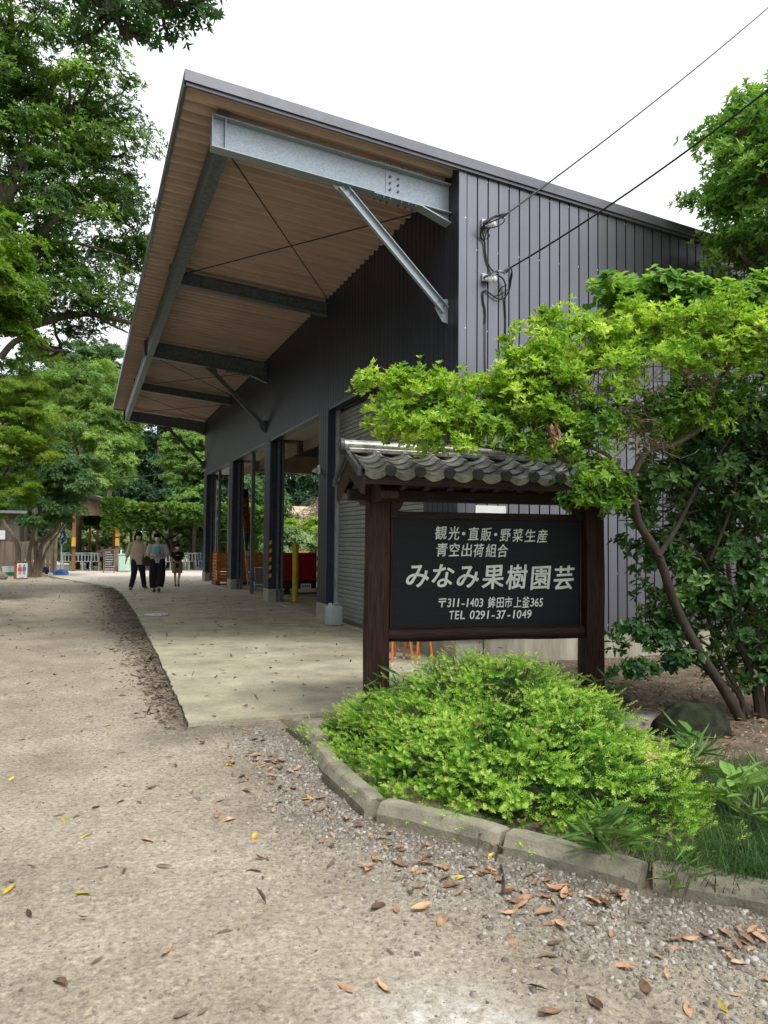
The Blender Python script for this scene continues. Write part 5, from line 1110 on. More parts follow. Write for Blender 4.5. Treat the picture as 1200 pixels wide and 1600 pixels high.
# ================================================================ VEGETATION
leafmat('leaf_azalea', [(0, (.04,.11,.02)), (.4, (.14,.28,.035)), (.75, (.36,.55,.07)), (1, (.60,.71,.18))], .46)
leafmat('leaf_dark', [(0, (.028,.075,.026)), (.5, (.070,.165,.052)), (1, (.20,.34,.09))], .36, .4, .35)
leafmat('leaf_kudzu', [(0, (.05,.14,.03)), (.5, (.12,.27,.05)), (1, (.30,.48,.11))], .42)
leafmat('leaf_big', [(0, (.018,.05,.014)), (.4, (.060,.135,.026)), (.75, (.17,.31,.045)), (1, (.34,.48,.08))], .38)
leafmat('leaf_maple', [(0, (.06,.15,.02)), (.5, (.17,.31,.03)), (1, (.38,.48,.06))], .45)
leafmat('leaf_feather', [(0, (.07,.15,.03)), (.5, (.18,.31,.065)), (1, (.36,.50,.13))], .38)
leafmat('leaf_cedar', [(0, (.022,.055,.030)), (.5, (.05,.11,.055)), (1, (.11,.20,.10))], .18, .6, .2)
leafmat('leaf_far', [(0, (.03,.07,.025)), (.5, (.07,.14,.045)), (1, (.13,.22,.07))], .3)
leafmat('leaf_vine', [(0, (.05,.11,.02)), (.5, (.11,.21,.03)), (1, (.26,.38,.08))], .42)
leafmat('leaf_silver', [(0, (.08,.15,.05)), (.5, (.18,.28,.10)), (1, (.42,.50,.28))], .35)
leafmat('needle_yew', [(0, (.022,.075,.018)), (.35, (.085,.22,.028)), (.65, (.27,.50,.06)), (1, (.60,.75,.19))], .38, .45, .3)
leafmat('blade', [(0, (.025,.06,.018)), (.5, (.06,.14,.03)), (1, (.16,.28,.07))], .3)

def frame(A):
    A = unit(A); h = np.where(np.abs(A[:, 2:3]) < .9, np.array([[0, 0, 1.]]), np.array([[1., 0, 0]])); U = unit(np.cross(A, h)); return A, U, np.cross(A, U)
def leaves(C, A, k, L, W, el=(45, 85), tint=None, jl=.3, stem=.0, rs=RS, tj=.18):
    n = len(C); A, U, V = frame(A)
    C = np.repeat(C, k, 0); A, U, V = (np.repeat(x, k, 0) for x in (A, U, V)); N = n*k
    az = np.tile(np.arange(k)*2*np.pi/k, n)+np.repeat(rs.rand(n)*6.28, k)+rs.uniform(-.5, .5, N); e = np.radians(rs.uniform(el[0], el[1], N))
    rad = U*np.cos(az)[:, None]+V*np.sin(az)[:, None]; D = A*np.cos(e)[:, None]+rad*np.sin(e)[:, None]; D[:, 2] -= rs.uniform(0, .22, N); D = unit(D)
    Nn = A*np.sin(e)[:, None]-rad*np.cos(e)[:, None]; Sd = unit(np.cross(D, Nn)); Nn = np.cross(Sd, D)
    l = L*rs.uniform(1-jl, 1+jl, N)[:, None]; w = W*rs.uniform(1-jl, 1+jl, N)[:, None]
    B = C+A*(rs.uniform(-1, .3, N)[:, None]*stem)
    tilt = rs.uniform(-.4, .4, N)[:, None]; Sd = unit(Sd+Nn*tilt); Nn = np.cross(Sd, D)
    m = B+D*l*.48+Nn*w*.18; tip = B+D*l-Nn*l*.08
    P_ = np.stack([B, m+Sd*w*.5, tip, m-Sd*w*.5], 1).reshape(-1, 3)
    base = np.arange(N)*4; F = np.stack([base, base+1, base+2, base, base+2, base+3], 1).reshape(-1, 3)
    t = (np.full(n, .5) if tint is None else np.asarray(tint)); T = np.clip(np.repeat(t, k)+rs.uniform(-tj, tj, N), 0, 1)
    return P_, F, np.repeat(T, 4)
def leaves6(C, A, k, L, W, **kw):
    """rounder leaf: two extra corners per side (for plants close to the camera)"""
    P_, F, T = leaves(C, A, k, L, W, **kw); n = len(P_)//4; Q = P_.reshape(n, 4, 3); b, r, t, l = Q[:, 0], Q[:, 1], Q[:, 2], Q[:, 3]
    c = (r+l)/2; up = (c-(b+t)/2)
    r1 = b+(t-b)*.28+(r-c)*.82+up*.9; r2 = b+(t-b)*.68+(r-c)*.86+up*.9; l1 = b+(t-b)*.28+(l-c)*.82+up*.9; l2 = b+(t-b)*.68+(l-c)*.86+up*.9
    mid = b+(t-b)*.5; V = np.stack([b, r1, r2, t, l2, l1], 1).reshape(-1, 3); i = np.arange(n)*6
    F = np.stack([i, i+1, i+2, i+3, i, i+3, i+4, i+5], 1).reshape(-1, 4); return V, F, np.repeat(T.reshape(n, 4)[:, 0], 6)
def merge(parts):
    V = []; F = []; T = []; o = 0
    for v, f, t in parts: V.append(v); F.append(f+o); T.append(t); o += len(v)
    return np.concatenate(V), np.concatenate(F), np.concatenate(T)
def sph(n, rs=RS):
    return unit(rs.normal(size=(n, 3)))
def clusters(blobs, n, rs=RS, shell=(.6, 1.02), lump=.25, bottom=.35):
    """blobs: (x, y, z, rx, ry, rz). Points near the lumpy skin of the blobs, few underneath"""
    B = np.array(blobs, float); w = (B[:, 3]*B[:, 4]*B[:, 5])**(2/3); w /= w.sum(); idx = rs.choice(len(B), n*2, p=w); D = sph(n*2, rs)
    keep = (D[:, 2] > -bottom) | (rs.rand(n*2) < .35); D = D[keep][:n]; idx = idx[keep][:n]; Bq = B[idx]
    ln = 1+lump*(2*fbm(D[:, 0]*2.3+Bq[:, 0], D[:, 1]*2.3+D[:, 2]*3.1+Bq[:, 1], 5, 3)-1)
    r = rs.uniform(shell[0], shell[1], len(D))*ln; Cc = Bq[:, :3]+D*r[:, None]*Bq[:, 3:]; return Cc, unit(D/Bq[:, 3:]), idx
def pads(C, Nm, per, rad, flat=.45, rs=RS, upb=.55):
    n = len(C); O = sph(n*per, rs)*(rs.rand(n*per, 1)**.45); R_ = (rad*rs.uniform(.6, 1.35, n)).repeat(per)[:, None]
    O = O*R_; O[:, 2] *= flat; rr = np.linalg.norm(O[:, :2], axis=1)/R_[:, 0]; O[:, 2] += R_[:, 0]*flat*.5*(.5-rr**2)
    A = unit(Nm.repeat(per, 0)*.55+np.array([[0, 0, upb]])+O/np.maximum(R_, 1e-6)*.6+sph(n*per, rs)*.35); return C.repeat(per, 0)+O, A
def foliage(name, blobs, ncl, per, rad, k, L, W, m, parent, flat=.45, el=(40, 85), tb=.5, tv=.25, six=False, shell=(.6, 1.02), lump=.25, bottom=.35, org=None, seed=1, upb=.55, **kw):
    rs = np.random.RandomState(seed); C, Nm, idx = clusters(blobs, ncl, rs, shell, lump, bottom); Sx, A = pads(C, Nm, per, rad, flat, rs, upb)
    tc = (tb+rs.uniform(-tv, tv, len(C))).repeat(per)
    V, F, T = (leaves6 if six else leaves)(Sx, A, k, L, W, el=el, tint=tc, rs=rs); 
    o = np_obj(name, V, F, M(m), parent, attrs={'tint': T}, org=org, **kw); return o, C
def wob(p, q, n, amp, rs):
    p, q = np.array(p, float), np.array(q, float); t = np.linspace(0, 1, n+1)[:, None]; P_ = p+(q-p)*t; w = np.cumsum(rs.normal(size=(n+1, 3)), 0); w -= w[0]+(w[-1]-w[0])*t; return P_+w*amp*np.linalg.norm(q-p)
def limb_obj(name, pts, r0, r1, m, parent, n=8, seed=0, amp=.0):
    pts = bez(pts, 5); rs = np.random.RandomState(seed); rr = list(np.linspace(r0, r1, len(pts))); mb = MB(); mb.tube(pts, rr, n)
    return mb.obj(name, M(m), parent, smooth=True)
def twigs(name, starts, ends, r0, m, parent, seed=0, n=5, amp=.06, side=5):
    rs = np.random.RandomState(seed); mb = MB()
    for p, q in zip(starts, ends):
        P_ = wob(p, q, n, amp, rs); mb.tube([Vector(v) for v in P_], list(np.linspace(r0, r0*.25, n+1)), side, cap=False)
    return mb.obj(name, M(m), parent, kind='stuff')
def tree(base, trunk, blobs, label, r=(.2, .08), ncl=150, per=60, rad=.55, k=5, L=.09, W=.035, m='leaf_big', bark='bark', limbs=None, name='tree', cat='tree', seed=1, group=None, ntw=60, nlimb=None, **kw):
    t = empty(name, base, label=label, cat=cat, group=group); rs = np.random.RandomState(seed)
    pts = [Vector(base)-Vector((0, 0, .1))]+[Vector(p) for p in trunk]; limb_obj('trunk', pts, r[0], r[1], bark, t, 12)
    o, C = foliage('crown', blobs, ncl, per, rad, k, L, W, m, t, seed=seed, **kw)
    top = pts[-1]
    for i, b in enumerate(blobs[:nlimb] if nlimb is not None else blobs):
        j = max(1, int(len(pts)*.55)); s = pts[rs.randint(j, len(pts))]; c = Vector(b[:3]); mid = s.lerp(c, .5)+Vector((0, 0, -.12*(c-s).length))
        limb_obj('limb', [s, mid, c], r[1]*.9, r[1]*.3, bark, t, 7)
    if limbs:
        for lp, ra, rb in limbs: limb_obj('limb', lp, ra, rb, bark, t, 8)
    B = np.array(blobs); sel = C[rs.choice(len(C), min(ntw, len(C)), replace=False)]; st = [B[np.argmin(((B[:, :3]-c)**2).sum(1)), :3] for c in sel]
    twigs('twigs', st, sel, r[1]*.30, bark, t, seed); return t
def blob(px, py, Y, rx, rz, ry=None):
    """ellipsoid centred at a world point seen at (px, py), radii in metres"""
    a = at(px, py, Y); return (a.x, a.y, a.z, rx, ry or rx, rz)

# --- the big tree at the upper left
bb = [blob(60,150,19.5,2.0,1.5), blob(150,250,20,1.6,1.3), blob(40,330,19,1.6,1.4,1.4), blob(175,330,20.5,1.3,1.2), blob(110,420,20,1.5,.9), blob(190,430,21,.9,1.1), blob(30,470,19.5,1.6,.9), blob(130,470,20,1.3,.8), blob(-90,250,19,2.3,2.4), blob(-80,60,19.5,2.4,1.8), blob(95,545,20.5,1.0,.5), blob(20,60,19,1.8,1.2),blob(110,190,19.5,1.3,1.0)]
q = lambda px, py, Y=19.3: at(px, py, Y)
tree((-2.75, 19.3, 0), [(-2.65,19.3,2.5), (-2.45,19.3,5), q(6,420), q(12,330)], bb, 'huge dark evergreen tree whose spreading limbs fill the upper left beside the canopy roof', r=(.36,.17), ncl=330, per=62, rad=.62, L=.115, W=.045, bark='bark', flat=.38, tb=.50, tv=.32, seed=3, nlimb=0, ntw=150, shell=(.72,1.05), bottom=.5,
     limbs=[([q(12,330),q(15,290),q(38,245),q(58,215),q(70,170),q(90,120)],.15,.05), ([q(12,325),q(-6,280),q(-20,250),q(-60,180)],.13,.06), ([q(20,300),q(38,283),q(43,250),q(62,222)],.07,.03), ([q(14,322),q(55,318),q(95,318),q(120,300),q(150,290)],.10,.03),
            ([q(10,440),q(45,400),q(75,352),q(98,337),q(150,318),q(190,300)],.12,.04), ([q(58,215),q(85,232),q(110,245),q(160,262)],.07,.03), ([q(4,520),q(60,505),q(110,492),q(150,492),q(210,506)],.12,.05), ([q(60,385),q(100,378),q(140,385),q(190,400)],.06,.02), ([q(0,560),q(30,530),q(70,545),q(110,550)],.08,.03), ([q(70,318),q(95,285),q(120,255),q(150,225)],.05,.02), ([q(150,492),q(170,505),q(200,520)],.05,.02)])
# --- dark branch hanging into the top of the frame
bb = [blob(175,20,9.6,.55,.45), blob(250,5,9.6,.5,.33), blob(300,8,9.7,.42,.22), blob(195,55,9.5,.28,.26), blob(225,-60,9.5,1.0,.5), blob(100,-120,9.5,1.2,.6)]
tree((-3.2, 9.5, 0), [(-3.1,9.5,3), (-2.8,9.5,6), (-2.2,9.5,8.6)], bb, 'dark leafy tree just out of frame whose branch hangs into the top left sky', r=(.26,.12), ncl=70, per=20, rad=.24, L=.10, W=.040, m='leaf_dark', bark='bark_dark', seed=5, ntw=60, tb=.3, nlimb=0,
     limbs=[([(-2.2,9.5,8.6), at(20,-150,9.5), at(120,-60,9.5), at(170,10,9.6), at(195,60,9.5)],.09,.02), ([at(120,-60,9.5), at(220,-30,9.6), at(270,5,9.6), at(330,15,9.7)],.06,.012)])
# --- bright tree low at the left edge
tree((-3.6, 13.5, 0), [(-3.5,13.5,1.8), (-3.3,13.4,3.6)], [blob(-10,400,13.5,.62,.6), blob(5,470,13.5,.60,.55), blob(-25,545,13.5,.8,.5), blob(-80,470,13.6,1.2,1.3), blob(-60,360,13.6,.8,.6), blob(12,520,13.4,.35,.35)], 'fresh green bushy tree cut by the left picture edge in front of the big evergreen', r=(.14,.06), ncl=120, per=52, rad=.30, L=.085, W=.034, m='leaf_maple', tb=.36, tv=.2, seed=7, nlimb=3)
# --- yellow-green maple
tree((-2.9, 19.6, 0), [(-2.8,19.6,1.2), (-2.4,19.6,2.4)], [blob(20,610,19.5,1.0,.5), blob(50,650,19.3,.62,.45), blob(15,700,19.3,1.0,.6), blob(55,715,19.2,.45,.35), blob(10,780,19.3,.7,.42), blob(-60,700,19.5,1.4,1.4), blob(40,610,19.6,.55,.28), blob(28,760,19.1,.5,.3)], 'yellow green maple at the left edge with layered feathery sprays', r=(.13,.05), ncl=230, per=55, rad=.27, k=5, L=.075, W=.022, m='leaf_maple', flat=.30, tb=.62, tv=.25, seed=9, el=(60,95), name='maple', cat='maple', nlimb=4)
# --- multi-stemmed tree by the fence
b0 = P(48, 32.2, 0)
t = empty('tree', b0, label='dark green multi-stemmed tree whose leaning trunks stand beside the restroom sign', cat='tree')
qq = lambda px, py: at(px, py, 32.2)
for pts, ra, rb in (([(48,905),(45,870),(52,835),(62,800),(70,760)],.09,.05), ([(52,905),(56,870),(52,840),(45,800),(40,760)],.085,.045), ([(56,905),(62,872),(66,850),(85,832),(100,800),(110,760)],.10,.045), ([(60,905),(70,868),(80,848),(88,838),(105,812)],.07,.04), ([(28,900),(28,862),(22,840),(8,820),(-4,800)],.12,.05), ([(58,900),(55,862),(60,845),(72,838),(82,822),(95,790)],.07,.04), ([(29,870),(26,850),(18,835),(3,808)],.05,.03)):
    limb_obj('trunk', [qq(*p_) for p_ in pts], ra, rb, 'bark_pale', t, 9)
foliage('crown', [blob(92,735,32,1.0,.85), blob(120,760,31.5,.75,.6), blob(70,785,32,1.0,.65), blob(105,800,31.5,.75,.45), blob(140,730,32.3,.6,.5), blob(50,760,32.4,.8,.6), blob(55,815,31.6,.5,.25), blob(70,700,32.5,.8,.5)], 210, 55, .34, 5, .10, .042, 'leaf_dark', t, tb=.5, tv=.3, seed=13)
# --- lighter feathery trees behind
tree(tuple(P(120,40,0)), [tuple(P(122,40,2)), tuple(P(135,40,4.5)), tuple(P(145,40,6.5))], [blob(140,600,40,1.8,1.1), blob(165,640,40,1.5,1.0), blob(120,670,39.5,1.6,1.1), blob(180,690,39.5,1.1,.9), blob(150,700,39,1.3,.9), blob(175,740,39,1.0,.6), blob(100,620,40.5,1.5,1.2), blob(185,655,40,.9,.6), blob(140,755,38.8,1.2,.5), blob(195,725,39,.6,.35)], 'light green airy tree rising behind the pergola left of the shed', r=(.2,.08), ncl=330, per=48, rad=.5, L=.15, W=.045, m='leaf_feather', tb=.52, tv=.3, seed=17, flat=.5, shell=(.6,1.1), ntw=90)
tree(tuple(P(300,47,0)), [tuple(P(300,47,3)), tuple(P(298,47,6))], [blob(300,700,47,1.5,1.2), blob(320,730,46.5,1.4,.9), blob(285,745,46.3,1.1,.6), blob(310,775,46,1.6,.7), blob(270,720,47,.8,.5), blob(295,800,45.8,1.2,.5), blob(340,690,47,1.5,1.4), blob(275,690,47.5,.8,.6)], 'light green layered tree between the cedars and the far end of the shed', r=(.2,.08), ncl=260, per=45, rad=.5, L=.15, W=.055, m='leaf_feather', tb=.40, tv=.22, seed=19, flat=.3)
for px, Y, h, sd_, lb in ((165,66,17,1,'dark cedar half hidden behind the light green tree'),(212,72,17,2,'tall dark cedar just right of the light green tree'),(243,68,15.5,3,'dark cedar with a bare lower trunk above the shelter roof'),(272,74,16.5,4,'dark cedar showing below the canopy roof corner'),(300,78,17,5,'dark cedar standing behind the layered tree'),(345,72,14,6,'dark cedar behind the far end of the shed'),(395,70,14,7,'dark cedar seen through the shed doorways, left one'),(450,75,15,8,'dark cedar seen through the shed above the farmhouse roof'),(490,72,15,9,'dark cedar seen through the nearest doorway right of the farmhouse roof'),(100,72,17,10,'dark cedar behind the multi-stemmed tree'),(40,70,18,11,'dark cedar at the far left behind the maple')):
    b_ = P(px, Y, 0); rs = np.random.RandomState(sd_+40); bl = [(b_.x+rs.uniform(-.3,.3), Y+rs.uniform(-.3,.3), h*f, (1.02-f)*3.0+.5, (1.02-f)*3.0+.5, .9) for f in np.linspace(.24, .97, 9)]
    tree(tuple(b_), [(b_.x, Y, h*.4), (b_.x, Y, h*.93)], bl, lb, r=(.26,.05), ncl=170, per=20, rad=.75, k=4, L=.42, W=.13, m='leaf_cedar', bark='bark', seed=sd_+40, name='cedar_tree', cat='cedar', group='dark cedars beyond the courtyard', nlimb=0, ntw=40, flat=.5, el=(20,80))
for px, py, Y, r_, sd_, lb in ((175,580,58,2.2,1,'pale distant round tree showing under the evergreen limbs'),(130,575,56,2.0,2,'distant green tree left of the pale round one'),(372,790,50,2.3,3,'green tree behind the banner, seen through the shed'),(405,800,48,2.0,4,'bright green tree right of the banner, seen through the shed'),(350,770,46,2.0,5,'green tree seen through the farthest doorway'),(60,600,60,2.6,6,'distant green tree behind the yellow green maple')):
    c = at(px, py, Y); tree((c.x, Y, 0), [(c.x, Y, c.z*.5), (c.x, Y, c.z*.9)], [(c.x, Y, c.z, r_, r_, r_*.9), (c.x-r_*.7, Y, c.z-r_*.8, r_*.8, r_*.8, r_*.7), (c.x+r_*.7, Y-.5, c.z-r_*.7, r_*.8, r_*.8, r_*.7)], lb, r=(.22,.1), ncl=150, per=32, rad=.6, L=.20, W=.08, m='leaf_far', seed=60+sd_, nlimb=2, ntw=30, tb=.55)
# --- far wooded hillside closing the horizon
rs = np.random.RandomState(90); n = 900; xs = rs.uniform(-90, 130, n); ys = rs.uniform(92, 108, n); hs_ = 7+4*fbm(xs*.06, ys*0, 4)+rs.uniform(-1.5, 1.5, n)
ctr = np.concatenate([np.stack([xs, ys, hs_*f], 1) for f in (.15, .4, .65, .9)]); V, F, T = leaves(np.repeat(ctr, 10, 0)+rs.normal(size=(len(ctr)*10, 3))*[1.3, 1.0, .9], sph(len(ctr)*10, rs)+[0, -.4, .6], 3, .9, .38, rs=rs, tint=.4+rs.uniform(-.3, .3, len(ctr)*10))
np_obj('woods', V, F, M('leaf_cedar'), attrs={'tint': T}, org=(20, 100, 0), kind='stuff', label='far dark woods closing the view beyond the courtyard')
# --- grapevine on the pergola and the bright vine wall beyond
rs = np.random.RandomState(31); n = 5200; X = rs.uniform(-1.6, 9, n); Y = 36.6+rs.rand(n)**1.6*11.5; Y = np.where(X < P(188, 37, 0).x, np.maximum(Y, 41), Y); Z = 2.72+rs.uniform(-.28, .40, n)*(.6+fbm(X*1.1, Y*1.1, 3))+np.where(rs.rand(n) < .25, -rs.rand(n)*.55, 0)
C = np.stack([X, Y, Z], 1); V, F, T = leaves6(C, sph(n, rs)*.7+[0, -.25, .8], 5, .17, .17, rs=rs, tint=.10+.55*(Z-2.4)/.9, el=(40,100))  # tint climbs with height: lit top and shaded underside put into the leaf colour
V = np.asarray(V); np_obj('grape_leaves', V, F, M('leaf_vine'), perg, attrs={'tint': T})
rs2 = np.random.RandomState(37); n2 = 420; px_ = rs2.uniform(160, 192, n2); C2 = np.array([tuple(P(a_, 36.75, z_)) for a_, z_ in zip(px_, 3.3-rs2.rand(n2)**1.3*1.3)]); k2 = (rs2.rand(n2) < .35+.65*fbm(C2[:, 0]*3, C2[:, 2]*3, 9)); V, F, T = leaves6(C2[k2], sph(k2.sum(), rs2)*.6+[0, -.8, .3], 5, .16, .15, rs=rs2, tint=np.full(k2.sum(), .35), el=(50, 110)); np_obj('grape_leaves', V, F, M('leaf_vine'), perg, attrs={'tint': T})
# trailing shoots at the front edge
st = []; en = []
for k in range(40): x = rs.uniform(1.8, 6); st.append((x, 36.6+rs.rand()*.3, 2.9)); en.append((x+rs.uniform(-.3,.3), 36.5, 2.9-rs.uniform(.1, .5)))
twigs('vine_shoots', st, en, .012, 'bark_dark', perg, 3)
for px in (262, 300):
    c = P(px, 42, 0); limb_obj('vine_trunk', [c, c+Vector((.1, 0, .9)), c+Vector((-.1, 0, 1.5)), c+Vector((-.8, 0, 2.1)), c+Vector((-1.6, 0, 2.6))], .08, .04, 'bark_dark', perg, 7)
    limb_obj('vine_trunk', [c+Vector((-.05, 0, 1.5)), c+Vector((.5, 0, 1.8)), c+Vector((1.0, 0, 2.5))], .06, .03, 'bark_dark', perg, 7)
def bushrow(name, x0, x1, y, h, lb, m, seed, L=.14, n=60, cat='hedge', dz=0, W=.5):
    rs = np.random.RandomState(seed); k = max(2, int((x1-x0)/1.1)); bl = [(x0+(x1-x0)*(i+.5)/k, y+rs.uniform(-.2,.2), h*rs.uniform(.45,.6)+dz, (x1-x0)/k*.75, .8, h*rs.uniform(.45,.55)) for i in range(k)]
    t = empty(name, ((x0+x1)/2, y, 0), label=lb, cat=cat); foliage('foliage', bl, n, 42, .38, 5, L, L*W, m, t, seed=seed, tb=.6, tv=.3, bottom=.9, shell=(.5, 1.05))
    mb = MB()
    for b_ in bl: mb.tube([(b_[0], b_[1], -.02), (b_[0]+.05, b_[1], b_[2])], .04, 6)
    mb.obj('stems', M('bark'), t, kind='stuff'); return t
a, b = P(95, 52, 0), P(345, 52, 0)
bushrow('vine_hedge', a.x, b.x, 52, 3.0, 'bright sunlit wall of vine foliage beyond the pergola tables', 'leaf_silver', 71, .2, 260)
a, b = P(90, 45, 0), P(170, 45, 0); bushrow('shrub_row', a.x, b.x, 46.5, 1.5, 'dark low shrubs behind the seated people', 'leaf_dark', 72, .15, 90, 'shrubs')
a, b = P(425, 36, 0), P(540, 36, 0); bushrow('hedge', a.x, b.x, 36.5, 2.1, 'tall pale green hedge seen through the nearest doorway', 'leaf_silver', 73, .13, 230)
a, b = P(360, 38, 0), P(425, 38, 0); bushrow('hedge', a.x, b.x, 39, 2.3, 'green hedge behind the banner and crates beyond the shed', 'leaf_vine', 74, .13, 150)
a, b = P(438, 40, 0), P(520, 40, 0); bushrow('hedge', a.x, b.x, 40.5, 2.75, 'yellow green clipped bush just below the farmhouse roof', 'leaf_maple', 75, .12, 130, dz=.0)
# bare drooping twig heap
q0 = at(500, 800, 43); t = empty('bare_shrub', (q0.x+.6, 43, 0), label='leafless drooping shrub of pinkish brown twigs beside the farmhouse', cat='shrub'); rs = np.random.RandomState(33)
st = []; en = []
for k in range(420):
    a_ = rs.rand()*6.28; top = np.array([q0.x+.5+.35*math.cos(a_), 43+.5*math.sin(a_), 3.2+rs.uniform(-.5,.9)]); st.append(top); en.append(top+[rs.uniform(-1.9, 1.2), rs.uniform(-.8,.8), rs.uniform(-2.2,-.3)])
twigs('branches', st, en, .022, 'twig', t, 4, amp=.12, side=4)
limb_obj('trunk', [(q0.x+.6,43,-.05), (q0.x+.55,43,1.5), (q0.x+.5,43,3.3)], .15, .08, 'bark_pale', t)
# the wood that runs along the left of the road, beyond the picture edge
for i, (x, y, r_) in enumerate(((-6.2,-3,3.2),(-6.6,2.5,3.3),(-6.0,8,3.2),(-6.6,13.5,3.4),(-7.2,19.5,3.4),(-7.5,26,3.2),(-10,32,3.2),(-11,4,3.6),(-12,16,3.6))):
    tree((x, y, 0), [(x, y, 2.6), (x+.2, y, 6.6)], [(x, y, 9, r_, r_, 2.6), (x+1, y-1, 6.2, r_*.85, r_*.9, 2.4), (x-.5, y+1.5, 5.2, r_*.85, r_*.95, 2.2), (x+.4, y, 3.2, r_*.7, r_*.8, 1.6)], 'tall leafy tree of the roadside wood left of the gravel road, beyond the picture edge', r=(.26,.12), ncl=150, per=26, rad=.85, L=.30, W=.13, m='leaf_big', seed=100+i, group='roadside trees beyond the picture edge', ntw=20, nlimb=2, tb=.35, bottom=.9, shell=(.5,1.05))

# ---------------------------------------------------------------- planting bed: yew bush
def atd(px, py, dep): return EYE+ray(px, py)*dep
YP = [(1.60,5.45),(1.56,4.9),(1.52,4.35),(1.52,3.85),(1.85,3.30),(2.12,2.88),(2.45,2.66),(2.85,2.85),(3.25,3.4),(3.45,4.1),(3.45,4.8),(3.15,5.35),(2.6,5.6),(2.0,5.62)]
def yew_h(X, Y):
    d = segdist(X, Y, YP, True); ins = inpoly(X, Y, YP); H = .17+.46*np.exp(-((X-2.72)**2/.50+(Y-4.85)**2/.85))+.12*np.exp(-((X-2.35)**2+(Y-3.7)**2)/.4)
    e = np.sqrt(np.clip(d/.34, 0, 1)); lumps = .26*(fbm(X*2.8, Y*2.8, 41, 2)-.5)+.20*(fbm(X*6.5, Y*6.5, 43, 2)-.5); return np.where(ins, np.maximum(0, H*e+lumps*e), 0)
yew = empty('yew_bush', (2.5, 4.4, 0), label='low spreading yew bush with bright green new tips in front of the wooden sign', cat='bush')
# branch sprays: each spray is a short arching axis with side shoots, each shoot set with flat needles
rs = np.random.RandomState(51); n = 3100; X = rs.uniform(1.5, 3.5, n); Y = rs.uniform(2.6, 5.7, n); ok = inpoly(X, Y, YP); X, Y = X[ok], Y[ok]; n = len(X)
e_ = .03; H = yew_h(X, Y); gxn = (yew_h(X+e_, Y)-H)/e_; gyn = (yew_h(X, Y+e_)-H)/e_
lay = rs.rand(n); out = unit(np.stack([-gxn+(X-2.5)*.35, -gyn+(Y-4.4)*.22, np.full(n, .0)], 1)+rs.normal(size=(n, 3))*[.55,.55,.0])
cl = fbm(X*9, Y*9, 47, 2); AX = unit(out*rs.uniform(.7, 1.4, (n, 1))+[0, 0, 1]*rs.uniform(.15, .85, (n, 1))); P0 = np.stack([X, Y, .02+H-.06-.16*lay**2.0-.14*np.clip(.50-cl, 0, .3)/.3*np.clip(H/.2, 0, 1)], 1)
tb = np.clip(.68-.32*np.clip(.5-fbm(X*9, Y*9, 47, 2), 0, .3)/.3+.55*(fbm(X*4.5, Y*4.5, 61, 3)-.5)-.30*lay**2+rs.uniform(-.10, .10, n)-.10*np.clip((X-2.9)/.5, 0, 1), 0, 1)  # sprays sitting lower or in gaps are tinted darker to imitate shade
SH = 5; ln = rs.uniform(.085, .21, (n, 1, 1))
A, U, Vv = frame(AX); side = unit(np.cross(A, np.array([[0, 0, 1.]]))+1e-6); 
tpos = np.array([.15, .38, .58, .78, 1.0]); sgn = np.array([1, -1, 1, -1, 0.])
S0 = P0[:, None]+A[:, None]*(tpos[None, :, None]*ln)-np.array([0, 0, 1.])*(.25*tpos[None, :, None]**2*ln)
SD = unit(A[:, None]*(.62+.1*rs.rand(n, SH, 1))+side[:, None]*(sgn[None, :, None]*rs.uniform(.6, 1.0, (n, SH, 1)))+rs.normal(size=(n, SH, 3))*.20-np.array([0, 0, .05]))
SLn = ln*(.66-.28*tpos[None, :, None])*rs.uniform(.75, 1.2, (n, SH, 1)); SLn[:, -1] = ln[:, 0]*.42
S0 = S0.reshape(-1, 3); SD = SD.reshape(-1, 3); SLn = SLn.reshape(-1, 1); st_ = (tb[:, None]+np.array([-.10, -.02, .05, .12, .24])[None]).reshape(-1)
NN = 22
def shoots(P0, A, l, tint, rs):
    n = len(P0); A, U, Vv = frame(A); t = np.linspace(.05, 1, NN)[None, :, None]; az = np.arange(NN)[None]*2.4+rs.rand(n, 1)*6.28+rs.uniform(-.3, .3, (n, NN))
    B = P0[:, None]+A[:, None]*(t*l[:, None]); rad = U[:, None]*np.cos(az)[..., None]+Vv[:, None]*np.sin(az)[..., None]
    D = unit(rad*(1.0-.45*t**6)+A[:, None]*(.50+.9*t**6)+np.array([0, 0, .15])); nl = .0165*rs.uniform(.8, 1.2, (n, NN, 1))*(1-.25*t**2); Wd = unit(np.cross(D, A[:, None]+.01))*.0029
    tip = B+D*nl; mid = B+D*nl*.5; V = np.stack([B, mid-Wd, tip, mid+Wd], 2).reshape(-1, 3); i = np.arange(n*NN)*4; F = np.stack([i, i+1, i+2, i+3], 1)
    tn = np.clip(tint[:, None]+.34*(t[..., 0]-.55)+rs.uniform(-.06, .06, (n, NN)), 0, 1); return V, F, tn.reshape(-1).repeat(4)
V, F, T = shoots(S0, SD, SLn, st_, rs)
